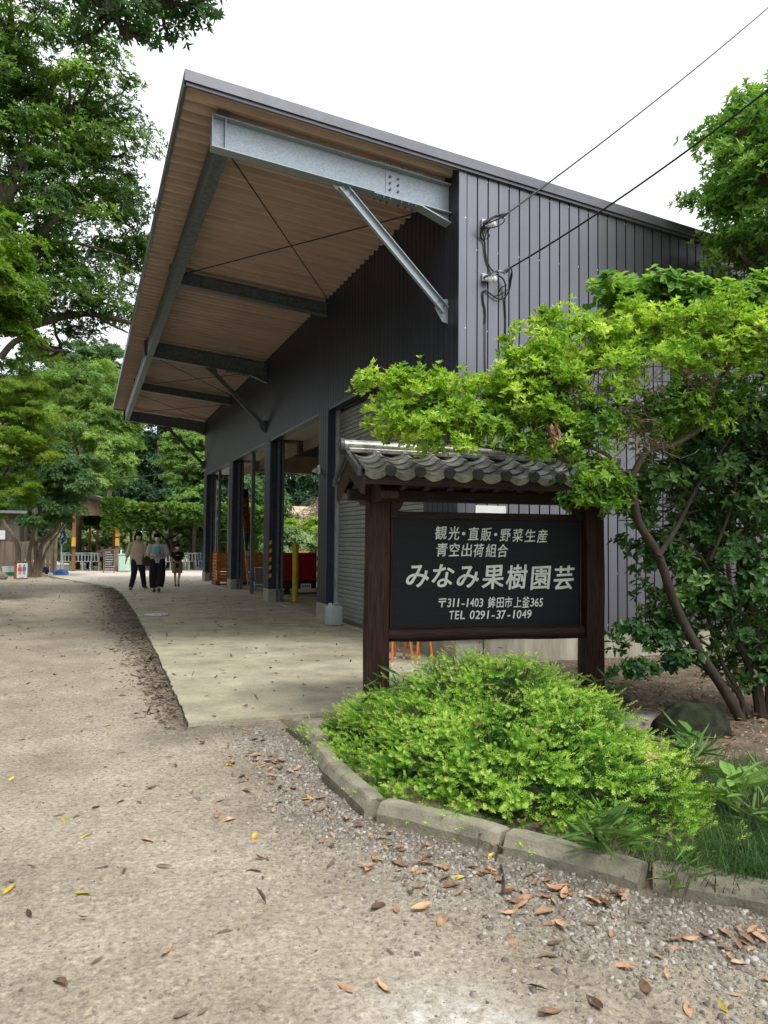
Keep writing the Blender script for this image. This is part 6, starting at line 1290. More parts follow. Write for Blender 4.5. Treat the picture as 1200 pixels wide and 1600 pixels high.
# older growth low inside and round the skirts, tint darkened to imitate gap shade
n2 = 6500; X2 = rs.uniform(1.45, 3.55, n2); Y2 = rs.uniform(2.55, 5.7, n2); ok = inpoly(X2, Y2, YP); X2, Y2 = X2[ok], Y2[ok]; H2 = yew_h(X2, Y2); d2 = segdist(X2, Y2, YP, True)
C2_ = np.stack([X2, Y2, .02+np.maximum(H2-.11-.12*rs.rand(len(X2)), .01)], 1); A2 = unit(np.stack([(X2-2.5)*.3, (Y2-4.3)*.2, np.full(len(X2), .35)], 1)+rs.normal(size=(len(X2), 3))*.5)
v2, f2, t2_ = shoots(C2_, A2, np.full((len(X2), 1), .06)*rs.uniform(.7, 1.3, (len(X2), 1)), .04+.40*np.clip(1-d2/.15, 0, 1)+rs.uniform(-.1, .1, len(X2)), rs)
V, F, T = merge([(V, F, T), (v2, f2, t2_)])
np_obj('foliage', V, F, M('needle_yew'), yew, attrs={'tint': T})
# inner branches, dark
mb = MB(); rs = np.random.RandomState(52)
for k in range(420):
    x, y = rs.uniform(1.6, 3.3), rs.uniform(2.9, 5.5)
    if not inpoly(np.array([x]), np.array([y]), YP)[0]: continue
    h = float(yew_h(np.array([x]), np.array([y]))[0]); c = Vector((2.45+(x-2.45)*.5, 4.3+(y-4.3)*.5, .03)); mb.tube([c, c.lerp(Vector((x, y, h*.7)), .5)+Vector((0, 0, .02)), (x, y, max(.03, h-.03))], [.008, .006, .003], 5, cap=False)
mb.obj('branches', M('bark_dark'), yew, kind='stuff')
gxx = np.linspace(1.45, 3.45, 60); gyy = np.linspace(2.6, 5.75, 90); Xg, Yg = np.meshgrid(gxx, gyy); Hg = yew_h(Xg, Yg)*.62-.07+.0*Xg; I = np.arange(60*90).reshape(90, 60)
np_obj('inner_shade_sheet', np.stack([Xg, Yg, Hg], -1).reshape(-1, 3), np.stack([I[:-1,:-1], I[:-1,1:], I[1:,1:], I[1:,:-1]], -1).reshape(-1, 4), M('yew_shade'), yew)  # dark sheet under the sprays stands in for the shaded interior

# ---------------------------------------------------------------- grass and weeds
def blades(C, L, W, lean, rs, tint, seg=4):
    n = len(C); az = rs.rand(n)*6.28; D = np.stack([np.cos(az), np.sin(az), np.zeros(n)], 1); Sd = np.stack([-np.sin(az), np.cos(az), np.zeros(n)], 1); l = L*rs.uniform(.5, 1.2, n); le = lean*rs.uniform(.4, 1.3, n); rows = []
    for j in range(seg+1):
        t = j/seg; h = l*(t-.35*le*t*t); o = l*le*.85*t**1.8; c = C+D*o[:, None]+np.stack([0*h, 0*h, h], 1); w = W*(1-t**1.6)+.0004; rows += [c-Sd*w/2, c+Sd*w/2]
    V = np.stack(rows, 1).reshape(-1, 3); m = 2*(seg+1); b = np.arange(n)*m; F = np.concatenate([np.stack([b+2*j, b+2*j+1, b+2*j+3, b+2*j+2], 1) for j in range(seg)]); return V, F, np.clip(tint+rs.uniform(-.25, .25, n), 0, 1).repeat(m)
rs = np.random.RandomState(81)
def scat(n, x0, x1, y0, y1, dens=None):
    X, Y = rs.uniform(x0, x1, n), rs.uniform(y0, y1, n); k = inpoly(X, Y, BED)
    if dens: k &= rs.rand(n) < dens(X, Y)
    return np.stack([X[k], Y[k], np.full(k.sum(), .03)], 1)
g1 = scat(60000, 2.2, 4.6, 1.2, 3.9, lambda X, Y: np.clip(1.35-np.hypot((X-3.25)/1.0, (Y-2.55)/.95), 0, 1)*(.35+fbm(X*4, Y*4, 5))*1.3*(~inpoly(X, Y, YP)))
V, F, T = blades(g1, .19, .0040, 1.1, rs, .28); np_obj('grass', V, F, M('blade'), attrs={'tint': T}, org=(3.1, 2.5, 0), kind='stuff', label='fine dark tufts of grass filling the right end of the bed')
g2 = scat(900, 4.3, 7.5, 3.5, 7.7, lambda X, Y: .5*fbm(X*2, Y*2, 7)); V, F, T = blades(g2, .09, .005, .9, rs, .8); np_obj('weeds', V, F, M('blade'), attrs={'tint': T}, org=(5.5, 5.5, 0), kind='stuff', label='sparse short weeds on the bare soil beside the end wall')
def bamboo(x, y, label, n=7, h=.3, ln=.16, tb=.6, w=.02):
    t = empty('bamboo_grass', (x, y, .02), label=label, cat='grass'); r2 = np.random.RandomState(int(x*100+y*37)); mb = MB(); Cs = []; As = []
    for k in range(n):
        a = r2.rand()*6.28; q_ = np.array([x+r2.uniform(-.05,.05), y+r2.uniform(-.05,.05), .02]); e = q_+[math.cos(a)*h*.35, math.sin(a)*h*.35, h*r2.uniform(.7, 1.1)]; mb.tube([q_, (q_+e)/2+[0,0,.02], e], [.003,.002,.001], 4)
        for f in (.45, .6, .75, .9, 1): Cs.append(q_+(e-q_)*f); As.append([math.cos(a+f*9)*1, math.sin(a+f*9), .45])
    mb.obj('stems', M('twig'), t); V, F, T = leaves6(np.array(Cs), np.array(As), 1, ln, w, el=(0, 25), rs=r2, tint=np.full(len(Cs), tb)); np_obj('leaf_blades', V, F, M('blade'), t, attrs={'tint': T})
bamboo(2.28, 5.62, 'tuft of narrow bamboo grass at the foot of the left sign post', 8, .24); bamboo(1.95, 5.0, 'bamboo grass blades poking out of the yew bush near its left shoulder', 6, .42, .17)
bamboo(3.95, 5.25, 'few pale grass blades beside the foot of the right sign post', 5, .26, .2, .9); bamboo(2.12, 2.75, 'tuft of grass blades growing through the yew near the kerb joint', 10, .22, .2, .7); bamboo(2.95, 2.75, 'pale bamboo grass blades standing at the right end of the yew bush', 9, .32, .17, .95); bamboo(3.1, 3.4, 'bamboo grass sprays rising behind the right flank of the yew bush', 9, .32, .2, .6, .016)
bamboo(3.3, 2.6, 'arching grass sprays near the right picture edge in the bed', 12, .34, .2, .7, .014)
bamboo(2.2,2.44, 'single grass tuft growing out of the open kerb joint', 4, .16, .12, .8, .012)
def broadweed(x, y, label, n, h, L, W, mt='leaf_kudzu', tb=.55, seed=0):
    t = empty('weed', (x, y, .02), label=label, cat='weed'); r2 = np.random.RandomState(seed); mb = MB(); Cs = []
    for k in range(n): e = np.array([x+r2.uniform(-.08,.08), y+r2.uniform(-.08,.08), h*r2.uniform(.4, 1)]); mb.tube([(x, y, 0), ((x+e[0])/2, (y+e[1])/2, e[2]*.6), tuple(e)], .003, 4); Cs.append(e)
    mb.obj('stems', M('bark_pale'), t); V, F, T = leaves6(np.array(Cs), np.tile([[-.2,-.5,.8]], (n, 1)), 3, L, W, el=(55, 90), rs=r2, tint=np.full(n, tb)); np_obj('leaf_blades', V, F, M(mt), t, attrs={'tint': T})
broadweed(3.52, 3.80, 'broad leaved seedling standing in front of the dark boulder', 5, .30, .10, .06, tb=.4, seed=1)
broadweed(3.02, 2.92, 'pale lobed weed among the grass at the right end of the yew', 9, .38, .085, .07, tb=.85, seed=2)
broadweed(2.75, 2.10, 'small bright weed just behind the kerb at the right edge', 3, .10, .05, .03, tb=.9, seed=3)
broadweed(3.25, 2.25, 'dark small leaved shrublet in the bed at the right picture edge', 60, .28, .035, .016, 'leaf_dark', .5, seed=4)

# ---------------------------------------------------------------- azalea-like shrub in front of the sign
az = empty('azalea_shrub', (4.73, 4.54, 0), label='large spreading shrub with glowing yellow green leaves arching over the tiled sign roof', cat='shrub')
def bd(px, py, dep, rx, rz, ry): a = atd(px, py, dep); return (a.x, a.y, a.z, rx*dep/1200, ry, rz*dep/1200)
bl = [bd(600,603,5.55,42,22,.16), bd(645,622,5.55,50,28,.22), bd(612,655,5.4,38,22,.16), bd(668,668,5.4,50,28,.20), bd(718,612,5.6,52,26,.22), bd(735,655,5.5,48,30,.22), bd(775,600,5.7,40,22,.22), bd(800,640,5.5,55,38,.28), bd(835,560,5.8,50,50,.28), bd(848,600,5.6,60,42,.3), bd(905,535,5.8,62,45,.32), bd(935,590,5.6,65,38,.3),
      bd(985,520,5.9,65,42,.32), bd(1060,525,5.9,70,40,.32), bd(1140,505,5.8,70,42,.32), bd(1030,570,5.6,65,30,.28), bd(1120,560,5.6,70,30,.3), bd(1185,540,5.6,50,40,.3), bd(1240,540,5.7,70,60,.4), bd(870,505,5.9,28,20,.15), bd(640,598,5.6,50,16,.18), bd(860,660,5.4,50,25,.2), bd(700,695,5.35,35,14,.12)]
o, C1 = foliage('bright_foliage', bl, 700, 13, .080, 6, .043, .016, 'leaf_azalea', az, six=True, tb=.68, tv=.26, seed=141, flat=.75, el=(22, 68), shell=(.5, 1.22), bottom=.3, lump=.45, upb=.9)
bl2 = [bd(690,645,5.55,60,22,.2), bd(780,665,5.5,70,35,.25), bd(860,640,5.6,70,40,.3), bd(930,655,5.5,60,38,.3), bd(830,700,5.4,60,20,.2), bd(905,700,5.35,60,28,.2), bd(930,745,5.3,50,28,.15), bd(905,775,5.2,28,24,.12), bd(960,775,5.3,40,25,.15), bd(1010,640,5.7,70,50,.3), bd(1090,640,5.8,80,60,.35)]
o, C2 = foliage('inner_foliage', bl2, 300, 9, .10, 5, .044, .019, 'leaf_azalea', az, six=True, tb=.33, tv=.28, seed=142, flat=.7, el=(35, 90), shell=(.3, 1.0), bottom=.9)  # inner leaves tinted darker to imitate shade beneath the bright ones
tp = lambda L_, dep: [atd(x, y, dep+dd) for x, y, dd in L_]
main = tp([(1166,1142,.0),(1134,1082,.0),(1096,1024,-.02),(1056,947,-.05),(1029,869,-.1),(999,819,-.15),(992,785,-.18),(985,758,-.2)], 5.93)
limb_obj('trunk', main, .042, .026, 'bark_dark', az, 10)
limb_obj('limb', tp([(985,758,0),(968,738,0),(931,717,-.03),(891,721,-.05),(860,711,-.08),(800,705,-.1),(745,695,-.15),(700,678,-.2),(672,650,-.2),(640,628,-.2)], 5.73), .024, .006, 'bark', az, 8)
limb_obj('limb', tp([(985,750,0),(1010,706,0),(1046,697,0),(1079,680,0),(1112,651,0),(1117,605,0),(1154,547,0),(1160,500,0)], 5.72), .026, .008, 'bark', az, 8)
limb_obj('limb', tp([(968,738,0),(950,712,.1),(905,690,.1),(860,660,.1),(820,640,.1),(770,625,.1)], 5.70), .018, .005, 'bark', az, 7)
limb_obj('limb', tp([(1029,869,0),(1060,820,.1),(1090,760,.2),(1130,700,.2),(1170,640,.2)], 5.8), .022, .006, 'bark_dark', az, 7)
rs = np.random.RandomState(143); nodes = np.array([tuple(p) for p in bez(tp([(985,758,0),(968,738,0),(931,717,0),(891,721,0),(860,711,0),(800,705,0),(745,695,0),(700,678,0),(672,650,0),(640,628,0)], 5.62), 4)+bez(tp([(985,750,0),(1010,706,0),(1046,697,0),(1079,680,0),(1112,651,0),(1117,605,0),(1154,547,0),(1160,500,0)], 5.72), 4)+bez(tp([(968,738,0),(950,712,.1),(905,690,.1),(860,660,.1),(820,640,.1),(770,625,.1)], 5.70), 4)])
sel = C1[rs.choice(len(C1), 300, replace=False)]; st = [nodes[np.argsort(((nodes-c)**2).sum(1))[rs.randint(0, 5)]] for c in sel]; twigs('twigs', st, sel, .0065, 'twig', az, 6, n=6, amp=.07)
# bare dead twig tangle inside the shrub
st = []; en = []
for k in range(420):
    c = np.array(atd(rs.uniform(860, 1040), rs.uniform(600, 705), 5.55+rs.uniform(-.15, .25))); st.append(c); en.append(c+rs.normal(size=3)*[.12,.08,.10])
twigs('dead_twigs', st, en, .0028, 'twig', az, 7, n=4, amp=.18, side=4)
# cluster of dead brown leaves
c = np.array([tuple(atd(866+rs.uniform(-7,7), 680+rs.uniform(-22,18), 5.3)) for _ in range(40)]); V, F, T = leaves6(c, np.tile([[0,0,-1.]], (40,1))+sph(40, rs)*.3, 2, .06, .02, el=(5, 40), rs=rs); np_obj('dead_leaves', V, F, M('dead_leaf'), az)
# --- darker broad-leaved shrub to the right
dk = empty('broadleaf_shrub', tuple(atg(1192, 1140)), label='tall dark green shrub with rounded leaves and thin upright stems at the right edge', cat='shrub')
bl3 = [bd(965,765,5.9,40,24,.25), bd(1020,760,5.9,34,24,.2), bd(1030,880,6.2,38,34,.3), bd(1075,900,6.1,40,36,.3), bd(1050,950,6.1,34,22,.25), bd(985,840,6.2,28,30,.2), bd(1010,930,6.2,22,16,.15), bd(1160,590,6.6,80,40,.3), bd(1080,690,6.6,50,36,.3), bd(1230,700,6.3,70,120,.5), bd(1160,1050,6.2,40,40,.3), bd(1120,800,6.6,80,70,.3), bd(1130,720,6.2,75,60,.4), bd(1190,780,6.1,70,70,.4), bd(1080,760,6.3,55,45,.35), bd(1130,850,6.2,65,60,.4), bd(1060,830,6.4,45,40,.3), bd(1190,900,6.0,55,70,.35), bd(1110,940,6.2,55,45,.3), bd(1150,660,6.3,80,40,.4), bd(1040,730,6.4,50,40,.3), bd(990,800,6.2,35,30,.2), bd(1240,800,6.2,80,160,.5), bd(1250,1000,6.0,60,80,.5), bd(1090,1010,6.1,45,35,.25), bd(1170,1000,6.0,45,50,.3), bd(1000,870,6.4,30,25,.2),bd(1110,640,6.4,80,40,.4),bd(1200,640,6.2,80,50,.4)]
o, C3 = foliage('foliage', bl3, 600, 11, .12, 4, .058, .032, 'leaf_dark', dk, six=True, tb=.55, tv=.3, seed=151, flat=.6, el=(40, 95), shell=(.3, 1.05), bottom=.9)
for pts, ra, rb in (([(1192,1142),(1177,1048),(1150,997),(1127,937),(1110,876),(1090,842),(1080,780)],.045,.02), ([(1180,1145),(1150,1080),(1120,1060),(1085,1035)],.02,.008), ([(1196,1145),(1200,1060),(1175,960),(1160,880),(1170,800),(1190,720)],.03,.012), ([(1160,1140),(1158,1090),(1130,1040),(1110,980),(1100,900)],.022,.01), ([(1205,1145),(1212,1050),(1205,950),(1200,860)],.026,.012), ([(1127,937),(1095,870),(1050,840),(1010,830)],.014,.005), ([(1110,876),(1140,800),(1150,740),(1130,690)],.014,.006), ([(1200,1145),(1188,1090),(1190,1040),(1180,980)],.018,.01)):
    limb_obj('stem', [atd(x, y, 6.0+.04*i) for i, (x, y) in enumerate(pts)], ra, rb, 'bark_dark', dk, 8)
rs = np.random.RandomState(152); sel = C3[rs.choice(len(C3), 160, replace=False)]; nd = np.array([tuple(p) for p in bez([atd(x, y, 6.15) for x, y in ((1177,1048),(1150,997),(1127,937),(1110,876),(1090,842),(1100,780),(1150,720),(1180,680))], 4)]); st = [nd[np.argsort(((nd-c)**2).sum(1))[rs.randint(0, 4)]] for c in sel]; twigs('twigs', st, sel, .006, 'bark_dark', dk, 8)
# low branch with dark round leaves in front of the concrete base
br_ = [bd(1000,985,5.9,40,14,.12), bd(1045,975,6.0,35,14,.12), bd(975,1010,5.8,22,10,.08), bd(1000,1045,5.75,40,12,.1), bd(1060,1030,5.9,40,16,.15), bd(955,1050,5.7,12,8,.06),bd(1040,1000,5.9,40,14,.12)]
foliage('low_branch_leaves', br_, 90, 5, .07, 4, .052, .034, 'leaf_dark', dk, six=True, tb=.25, tv=.2, seed=153, flat=.6, shell=(.2, 1.0), bottom=.9, el=(40, 100))
limb_obj('stem', [atd(x, y, 5.95-.03*i) for i, (x, y) in enumerate([(1120,1060),(1070,1030),(1020,1035),(970,1045),(950,1052)])], .008, .003, 'bark_dark', dk, 6); limb_obj('stem', [atd(x, y, 6.0-.02*i) for i, (x, y) in enumerate([(1110,1010),(1060,985),(1010,985),(975,1005)])], .007, .003, 'bark_dark', dk, 6)
# --- kudzu clump behind and tree at the upper right
kz = empty('kudzu_vine', tuple(atg(1150, 1060)), label='clump of big rounded kudzu leaves topping the shrubs against the grey wall', cat='vine')
limb_obj('stem', [atg(1150, 1060), atd(1130, 800, 7.2), atd(1080, 560, 7.2), atd(1040, 470, 7.0)], .03, .01, 'bark', kz)
foliage('foliage', [bd(955,462,6.9,28,18,.25), bd(1005,455,7.0,40,20,.3), bd(1060,460,7.0,44,22,.3), bd(1120,480,6.9,50,24,.3), bd(1180,462,6.9,45,26,.3), bd(937,450,6.8,10,12,.1), bd(1060,500,7.0,80,25,.3), bd(1000,490,7.0,60,25,.3)], 230, 9, .12, 3, .068, .058, 'leaf_kudzu', kz, six=True, tb=.68, tv=.3, seed=161, flat=.6, el=(50, 95), shell=(.4, 1.05))
bl = [bd(1158,205,9.3,36,26,.7), bd(1165,290,9.3,34,40,.7), bd(1180,372,9.2,52,32,.8), bd(1196,150,9.4,26,26,.6), bd(1250,260,9.5,80,120,1.2), bd(1146,385,9.2,24,14,.5), bd(1120,208,9.2,18,10,.25), bd(1200,290,9.0,48,60,.8), bd(1122,245,9.2,12,10,.2), bd(1280,420,9.4,110,60,1.2)]
b_ = EYE+ray(1300, 900)*9.4; tree((b_.x, b_.y, 0), [(b_.x, b_.y, 2.2), (b_.x-.1, b_.y, 4.4), (b_.x-.3, b_.y, 5.6)], bl, 'glossy green tree entering from the upper right above the roof edge', r=(.17,.07), ncl=420, per=17, rad=.24, k=5, L=.085, W=.032, m='leaf_kudzu', tb=.62, tv=.32, seed=171, six=True, nlimb=6, ntw=90, el=(30,75), shell=(.5,1.18), lump=.4)

# ---------------------------------------------------------------- stones and wood in the bed
def rock(name, c, r, m, label, cat, seed, sub=5):
    bm = bmesh.new(); bmesh.ops.create_icosphere(bm, subdivisions=sub, radius=1); rs = np.random.RandomState(seed)
    for v in bm.verts:
        p = np.array(v.co); f = 1+.22*(fbm(np.array([p[0]*1.4+seed]), np.array([p[1]*1.4+p[2]*1.9]), seed, 3)[0]-.5)*2; v.co = Vector((p[0]*r[0]*f, p[1]*r[1]*f, max(-.3, p[2])*r[2]*f))
    for v in bm.verts: v.co += v.co.normalized()*(.035*float(fbm(np.array([v.co.x*14+seed]), np.array([v.co.y*14+v.co.z*17]), seed+3, 3)[0]-.5)*min(r)*3)
    me = bpy.data.meshes.new(name); bm.to_mesh(me); bm.free(); me.materials.append(M(m)); me.polygons.foreach_set('use_smooth', [True]*len(me.polygons)); o = bpy.data.objects.new(name, me); o.location = c; link(o); tag(o, label, cat); return o
rock('boulder', (4.12, 4.42, .0), (.33, .26, .30), 'stone_dark', 'large dark mossy boulder in the shade under the shrubs', 'boulder', 5)
rock('stepping_stone', (3.95, 4.95, .04), (.36, .30, .05), 'stone_grey', 'flat grey stepping stone lying between the yew bush and the boulder', 'stone', 6)
c = atg(962, 1108); t = empty('tree_stump', (c.x, c.y, 0), label='small dark weathered stump with a pale stick leaning behind the right sign post', cat='stump')
mb = MB(); mb.tube([(c.x-.10, c.y, .0), (c.x-.03, c.y, .10), (c.x+.10, c.y+.02, .05), (c.x+.16, c.y, .0)], [.07, .085, .07, .03], 9); mb.jitter(.008, 4); mb.obj('wood', M('bark_dark'), t)
mb = MB(); mb.tube([(c.x-.01, c.y-.09, .02), (c.x+.0, c.y-.08, .16)], .013, 7); mb.obj('stick', M('bark_pale'), t)
rock('edging_stone', (1.62, 5.62, .03), (.16, .12, .05), 'stone_grey', 'small flat stone wedged inside the corner kerb block', 'stone', 8)
# ================================================================ LITTER: pebbles and fallen leaves
def pebbles(name, X, Y, s, seed, label):
    rs = np.random.RandomState(seed); n = len(X); Z = ground_z(X, Y)+s*.15
    cu = np.array([(-1,-1,-1),(1,-1,-1),(1,1,-1),(-1,1,-1),(-1,-1,1),(1,-1,1),(1,1,1),(-1,1,1)], float); fc = np.array([(4,5,6,7),(0,1,5,4),(1,2,6,5),(2,3,7,6),(3,0,4,7)])
    V = cu[None]*rs.uniform(.35, 1.0, (n, 8, 3))*[.62,.5,.26]; V[:, 4:, :2] *= .72; a = rs.rand(n)*6.28; c, s_ = np.cos(a)[:, None], np.sin(a)[:, None]
    x = V[..., 0]*rs.uniform(.7, 1.3, (n, 1)); y = V[..., 1]; V = np.stack([x*c-y*s_, x*s_+y*c, V[..., 2]], -1)*s[:, None, None]+np.stack([X, Y, Z], 1)[:, None]
    F = (fc[None]+(np.arange(n)*8)[:, None, None]).reshape(-1, 4); np_obj(name, V.reshape(-1, 3), F, M('pebble_mix'), attrs={'tint': rs.rand(n).repeat(8)}, org=(1, 3, 0), kind='stuff', label=label)
def pebmat():
    m = bpy.data.materials.new('pebble_mix'); m.use_nodes = True; N = m.node_tree.nodes; L = m.node_tree.links; b = N['Principled BSDF']; b.inputs['Roughness'].default_value = .85
    a = N.new('ShaderNodeAttribute'); a.attribute_name = 'tint'; r = N.new('ShaderNodeValToRGB'); L.new(a.outputs['Fac'], r.inputs[0])
    for i, (p, c) in enumerate([(0, (.10,.085,.07)), (.35, (.20,.175,.145)), (.8, (.27,.25,.215)), (1, (.40,.39,.37))]):
        e = r.color_ramp.elements[i] if i < 2 else r.color_ramp.elements.new(p); e.position = p; e.color = (*c, 1)
    L.new(r.outputs[0], b.inputs['Base Color']); MAT['pebble_mix'] = m
pebmat(); rs = np.random.RandomState(201)
KL = [(1.30,5.5),(1.28,3.7),(1.70,3.0),(2.1,2.42),(2.6,1.95),(3.3,1.3)]
X = rs.uniform(-2.4, 3.4, 130000); Y = rs.uniform(1.0, 9.0, 130000); dk_ = segdist(X, Y, KL); pr = .16+.75*np.exp(-(dk_/.35)**2)+.35*np.exp(-(segdist(X, Y, [(.75,5.9),(.85,9)])/.2)**2)
k = (rs.rand(len(X)) < pr) & ~inpoly(X, Y, BED) & ~inpoly(X, Y, APRON); X, Y = X[k], Y[k]; near = np.exp(-(segdist(X, Y, KL)/.5)**2)
s = .004+.010*rs.rand(len(X))**3+near*.016*rs.rand(len(X))**3; pebbles('gravel', X, Y, s, 202, 'loose gravel scattered over the dirt road, thickest along the kerb')
X = rs.uniform(.9, 3.6, 120000); Y = rs.uniform(1.0, 6.0, 120000); dk_ = segdist(X, Y, [(1.25,5.5),(1.22,3.75),(1.6,2.9),(2.0,2.25),(2.45,1.75),(3.1,1.1)]); k = (rs.rand(len(X)) < np.exp(-(dk_/(.05+.26*fbm(X*1.7, Y*1.7, 77)+.13*np.clip(3.6-Y, 0, 2)))**2)*.8) & ~inpoly(X, Y, BED) & ~inpoly(X, Y, APRON); X, Y = X[k][:34000], Y[k][:34000]
pebbles('gravel', X, Y, .0055+.022*rs.rand(len(X))**5, 207, 'dense band of small angular gravel below the kerb')
X = rs.uniform(3.5, 9, 9000); Y = rs.uniform(3.2, 7.8, 9000); k = inpoly(X, Y, BED); pebbles('soil_crumbs', X[k], Y[k], .006+.02*rs.rand(k.sum())**3, 203, 'crumbs of dry soil on the bare ground by the end wall')
# fallen leaves
def leafshape(seed, L=.095, W=.036):
    rs = np.random.RandomState(seed); n = 6; curl = rs.uniform(-.35, .6); fold = rs.uniform(.1, .5); tw = rs.uniform(-.6, .6); vs = []; 
    for i in range(n+1):
        t = i/n; w = W*.5*(math.sin(math.pi*min(1, t*1.02))**.75)*(1-.25*t); x = (t-.5)*L; z = curl*L*.35*(4*(t-.5)**2)+rs.uniform(-.001,.001)+.004; a = tw*(t-.5)
        vs += [(x, -w*math.cos(a), z+w*fold-w*math.sin(a)), (x, 0, z), (x, w*math.cos(a), z+w*fold+w*math.sin(a))]
    mn = min(v[2] for v in vs); vs = [(x, y, z-mn+.001) for x, y, z in vs]
    fs = []
    for i in range(n): b = i*3; fs += [(b, b+3, b+4, b+1), (b+1, b+4, b+5, b+2)]
    mb = MB(); mb.add(vs, fs); return mb
shapes = [leafshape(i) for i in range(7)]
def leafmes(m): return [s_.mesh('fallen_leaf', M(m), smooth=True) for s_ in shapes]
LB, LY = leafmes('dead_leaf'), leafmes('yellow_leaf')
random.seed(21)
def gz(x, y): return float(ground_z(np.array([x]), np.array([y]))[0])
def drop(x, y, me, label, group, s=1.0, z=None):
    zz = z if z is not None else gz(x, y)
    if z is None and inpoly(np.array([x]), np.array([y]), APRON)[0]: zz = .029
    inst(random.choice(me), 'fallen_leaf', None, (x, y, zz+.002), (random.uniform(-.25,.25), random.uniform(-.25,.25), random.uniform(0, 6.28)), (s, s*random.uniform(.8,1.2), s), label=label, cat='fallen leaf', group=group)
for px, py in ((95,1535),(600,1545),(930,1570),(855,1496),(972,1513),(690,1442),(735,1358),(355,1195),(355,1280),(230,1315),(480,1255),(590,1418),(620,1420),(1040,1230),(540,1545),(262,1487),(705,1385),(800,1470),(560,1305),(890,1345),(385,1140),(1075,1575),(300,1235),(410,1340),(235,1230),(860,1585),(1010,1545)):
    g = atg(px, py); 
    if not inpoly(np.array([g.x]), np.array([g.y]), BED)[0]: drop(g.x, g.y, LB, 'single curled brown leaf lying alone on the open gravel road', 'lone brown leaves on the open road', random.uniform(.75, 1.1))
for px, py in ((135,1308),(100,1282),(15,1392),(768,1340),(595,1345),(715,1372),(130,1400),(378,1630),(1128,1572),(18,1217),(170,1135),(398,1307),(395,1112),(357,1196)):
    g = atg(px, py); drop(g.x, g.y, LY, 'yellow fallen leaf lying on the pale road surface', 'yellow fallen leaves', random.uniform(.6, .95))
rs = np.random.RandomState(211); c = 0
while c < 215:
    f = rs.rand(); i = rs.randint(0, 5); a, b = KL[i], KL[i+1]; t = rs.rand(); d = abs(rs.normal())*.23; x = a[0]+(b[0]-a[0])*t; y = a[1]+(b[1]-a[1])*t
    nx_, ny_ = (a[1]-b[1]), (b[0]-a[0]); l_ = math.hypot(nx_, ny_); nx_, ny_ = nx_/l_, ny_/l_
    if nx_ > 0: nx_, ny_ = -nx_, -ny_
    x += nx_*d+.0; y += ny_*d
    if inpoly(np.array([x]), np.array([y]), BED)[0] or inpoly(np.array([x]), np.array([y]), APRON)[0]: continue
    w_ = ('beside the corner kerb block next to the apron', 'beside the straight side kerb left of the yew', 'below the front kerb left of the twig joint', 'below the kerb block between the two open joints', 'below the last kerb block at the lower right')[0 if y > 4.9 else 1 if y > 3.7 else 2 if y > 3.05 else 3 if y > 2.45 else 4]
    drop(x, y, LB, 'dry brown leaf in the litter '+w_, 'brown leaves '+w_, random.uniform(.45, 1.0), z=gz(x, y)+random.uniform(0, .012)); c += 1
for k in range(16):
    x, y = rs.uniform(1.7, 3.0), rs.uniform(3.0, 5.2); h = float(yew_h(np.array([x]), np.array([y]))[0])
    if h > .12: drop(x, y, LB, 'brown leaf caught on top of the yew bush', 'brown leaves caught on the yew bush', .9, z=h+.075)
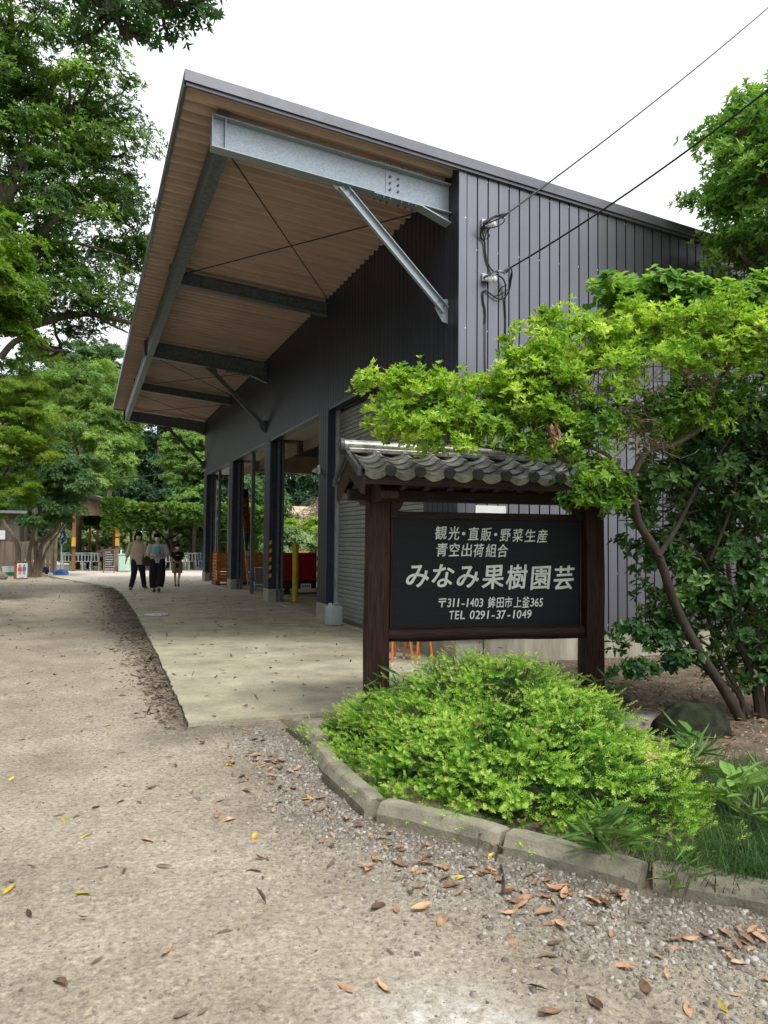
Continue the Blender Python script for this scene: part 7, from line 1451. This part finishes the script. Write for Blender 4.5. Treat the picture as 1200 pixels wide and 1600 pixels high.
# the finer drift of smaller, farther leaves: one mass
def litter(name, X, Y, s, m, label, seed, zo=.003):
    rs = np.random.RandomState(seed); n = len(X); ap = inpoly(X, Y, APRON); Z = np.where(ap, .030, ground_z(X, Y))+zo+rs.rand(n)*.006
    A = unit(np.stack([rs.normal(size=n), rs.normal(size=n), rs.uniform(-.25,.35,n)], 1)); V, F, T = leaves6(np.stack([X, Y, Z], 1), A, 1, .06, .022, el=(0, 6), rs=rs, jl=.45)
    V = np.asarray(V); V[:, 2] = np.maximum(V[:, 2], np.repeat(Z, 6)-.001); np_obj(name, V, F, M(m), attrs={'tint': T}, org=(1, 8, 0), kind='stuff', label=label)
N_ = 3000; t = rs.rand(N_); EL = np.array([(.72,5.9),(.80,9.5),(.90,15),(.92,21),(.8,24.5)]); ss = np.interp(t**.8, [0,.25,.55,.85,1], [0,1,2,3,4]); X = np.interp(ss, range(5), EL[:, 0])-np.abs(rs.normal(size=N_))*(.13+.42*t*(1.2-t))+.03; Y = np.interp(ss, range(5), EL[:, 1]); litter('leaf_litter', X, Y, 1, 'litter_mix' if 'litter_mix' in MAT else 'dead_leaf_dark' if 'dead_leaf_dark' in MAT else mat('dead_leaf_dark', (.11,.080,.058), .8, 0, 3, .5, col2=(.26,.20,.14)).name, 'dark strip of fine leaf litter along the edge of the concrete apron', 221)
X = rs.uniform(-4, 3.6, 1500); Y = rs.uniform(1.5, 30, 1500); k = ~inpoly(X, Y, BED); litter('scattered_litter', X[k], Y[k], 1, 'dead_leaf_dark', 'tiny scraps of leaf scattered over road and concrete', 222)
X = rs.uniform(3.3, 8.5, 4600); Y = rs.uniform(2.6, 7.8, 4600); k = inpoly(X, Y, BED) & (rs.rand(4600) < np.exp(-(segdist(X, Y, [(3.4,5.0),(4.6,5.2),(5.4,4.4)])/1.3)**2)); litter('bed_litter', X[k], Y[k], 1, 'dead_leaf', 'brown leaves carpeting the soil behind the boulder and stump', 223, .03)
X = rs.uniform(1.5, 3.4, 700); Y = rs.uniform(1.6, 3.6, 700); k = inpoly(X, Y, BED); litter('edge_litter', X[k], Y[k], 1, 'dead_leaf', 'dry leaves lodged between the kerb and the bed plants', 224, .03)
# two thin sticks by the kerb
for pts, lb in (([(778,1300),(781,1318),(774,1345)], 'thin dark twig leaning out of the kerb joint'), ([(783,1352),(788,1380),(786,1395)], 'short dark twig lying on the gravel below the kerb joint')):
    P_ = [atg(x, y, .02) for x, y in pts]; MB().tube(P_, [.006, .005, .003], 6).obj('twig', M('bark_dark'), None, org=P_[0], label=lb, cat='twig')
bpy.context.view_layer.update()
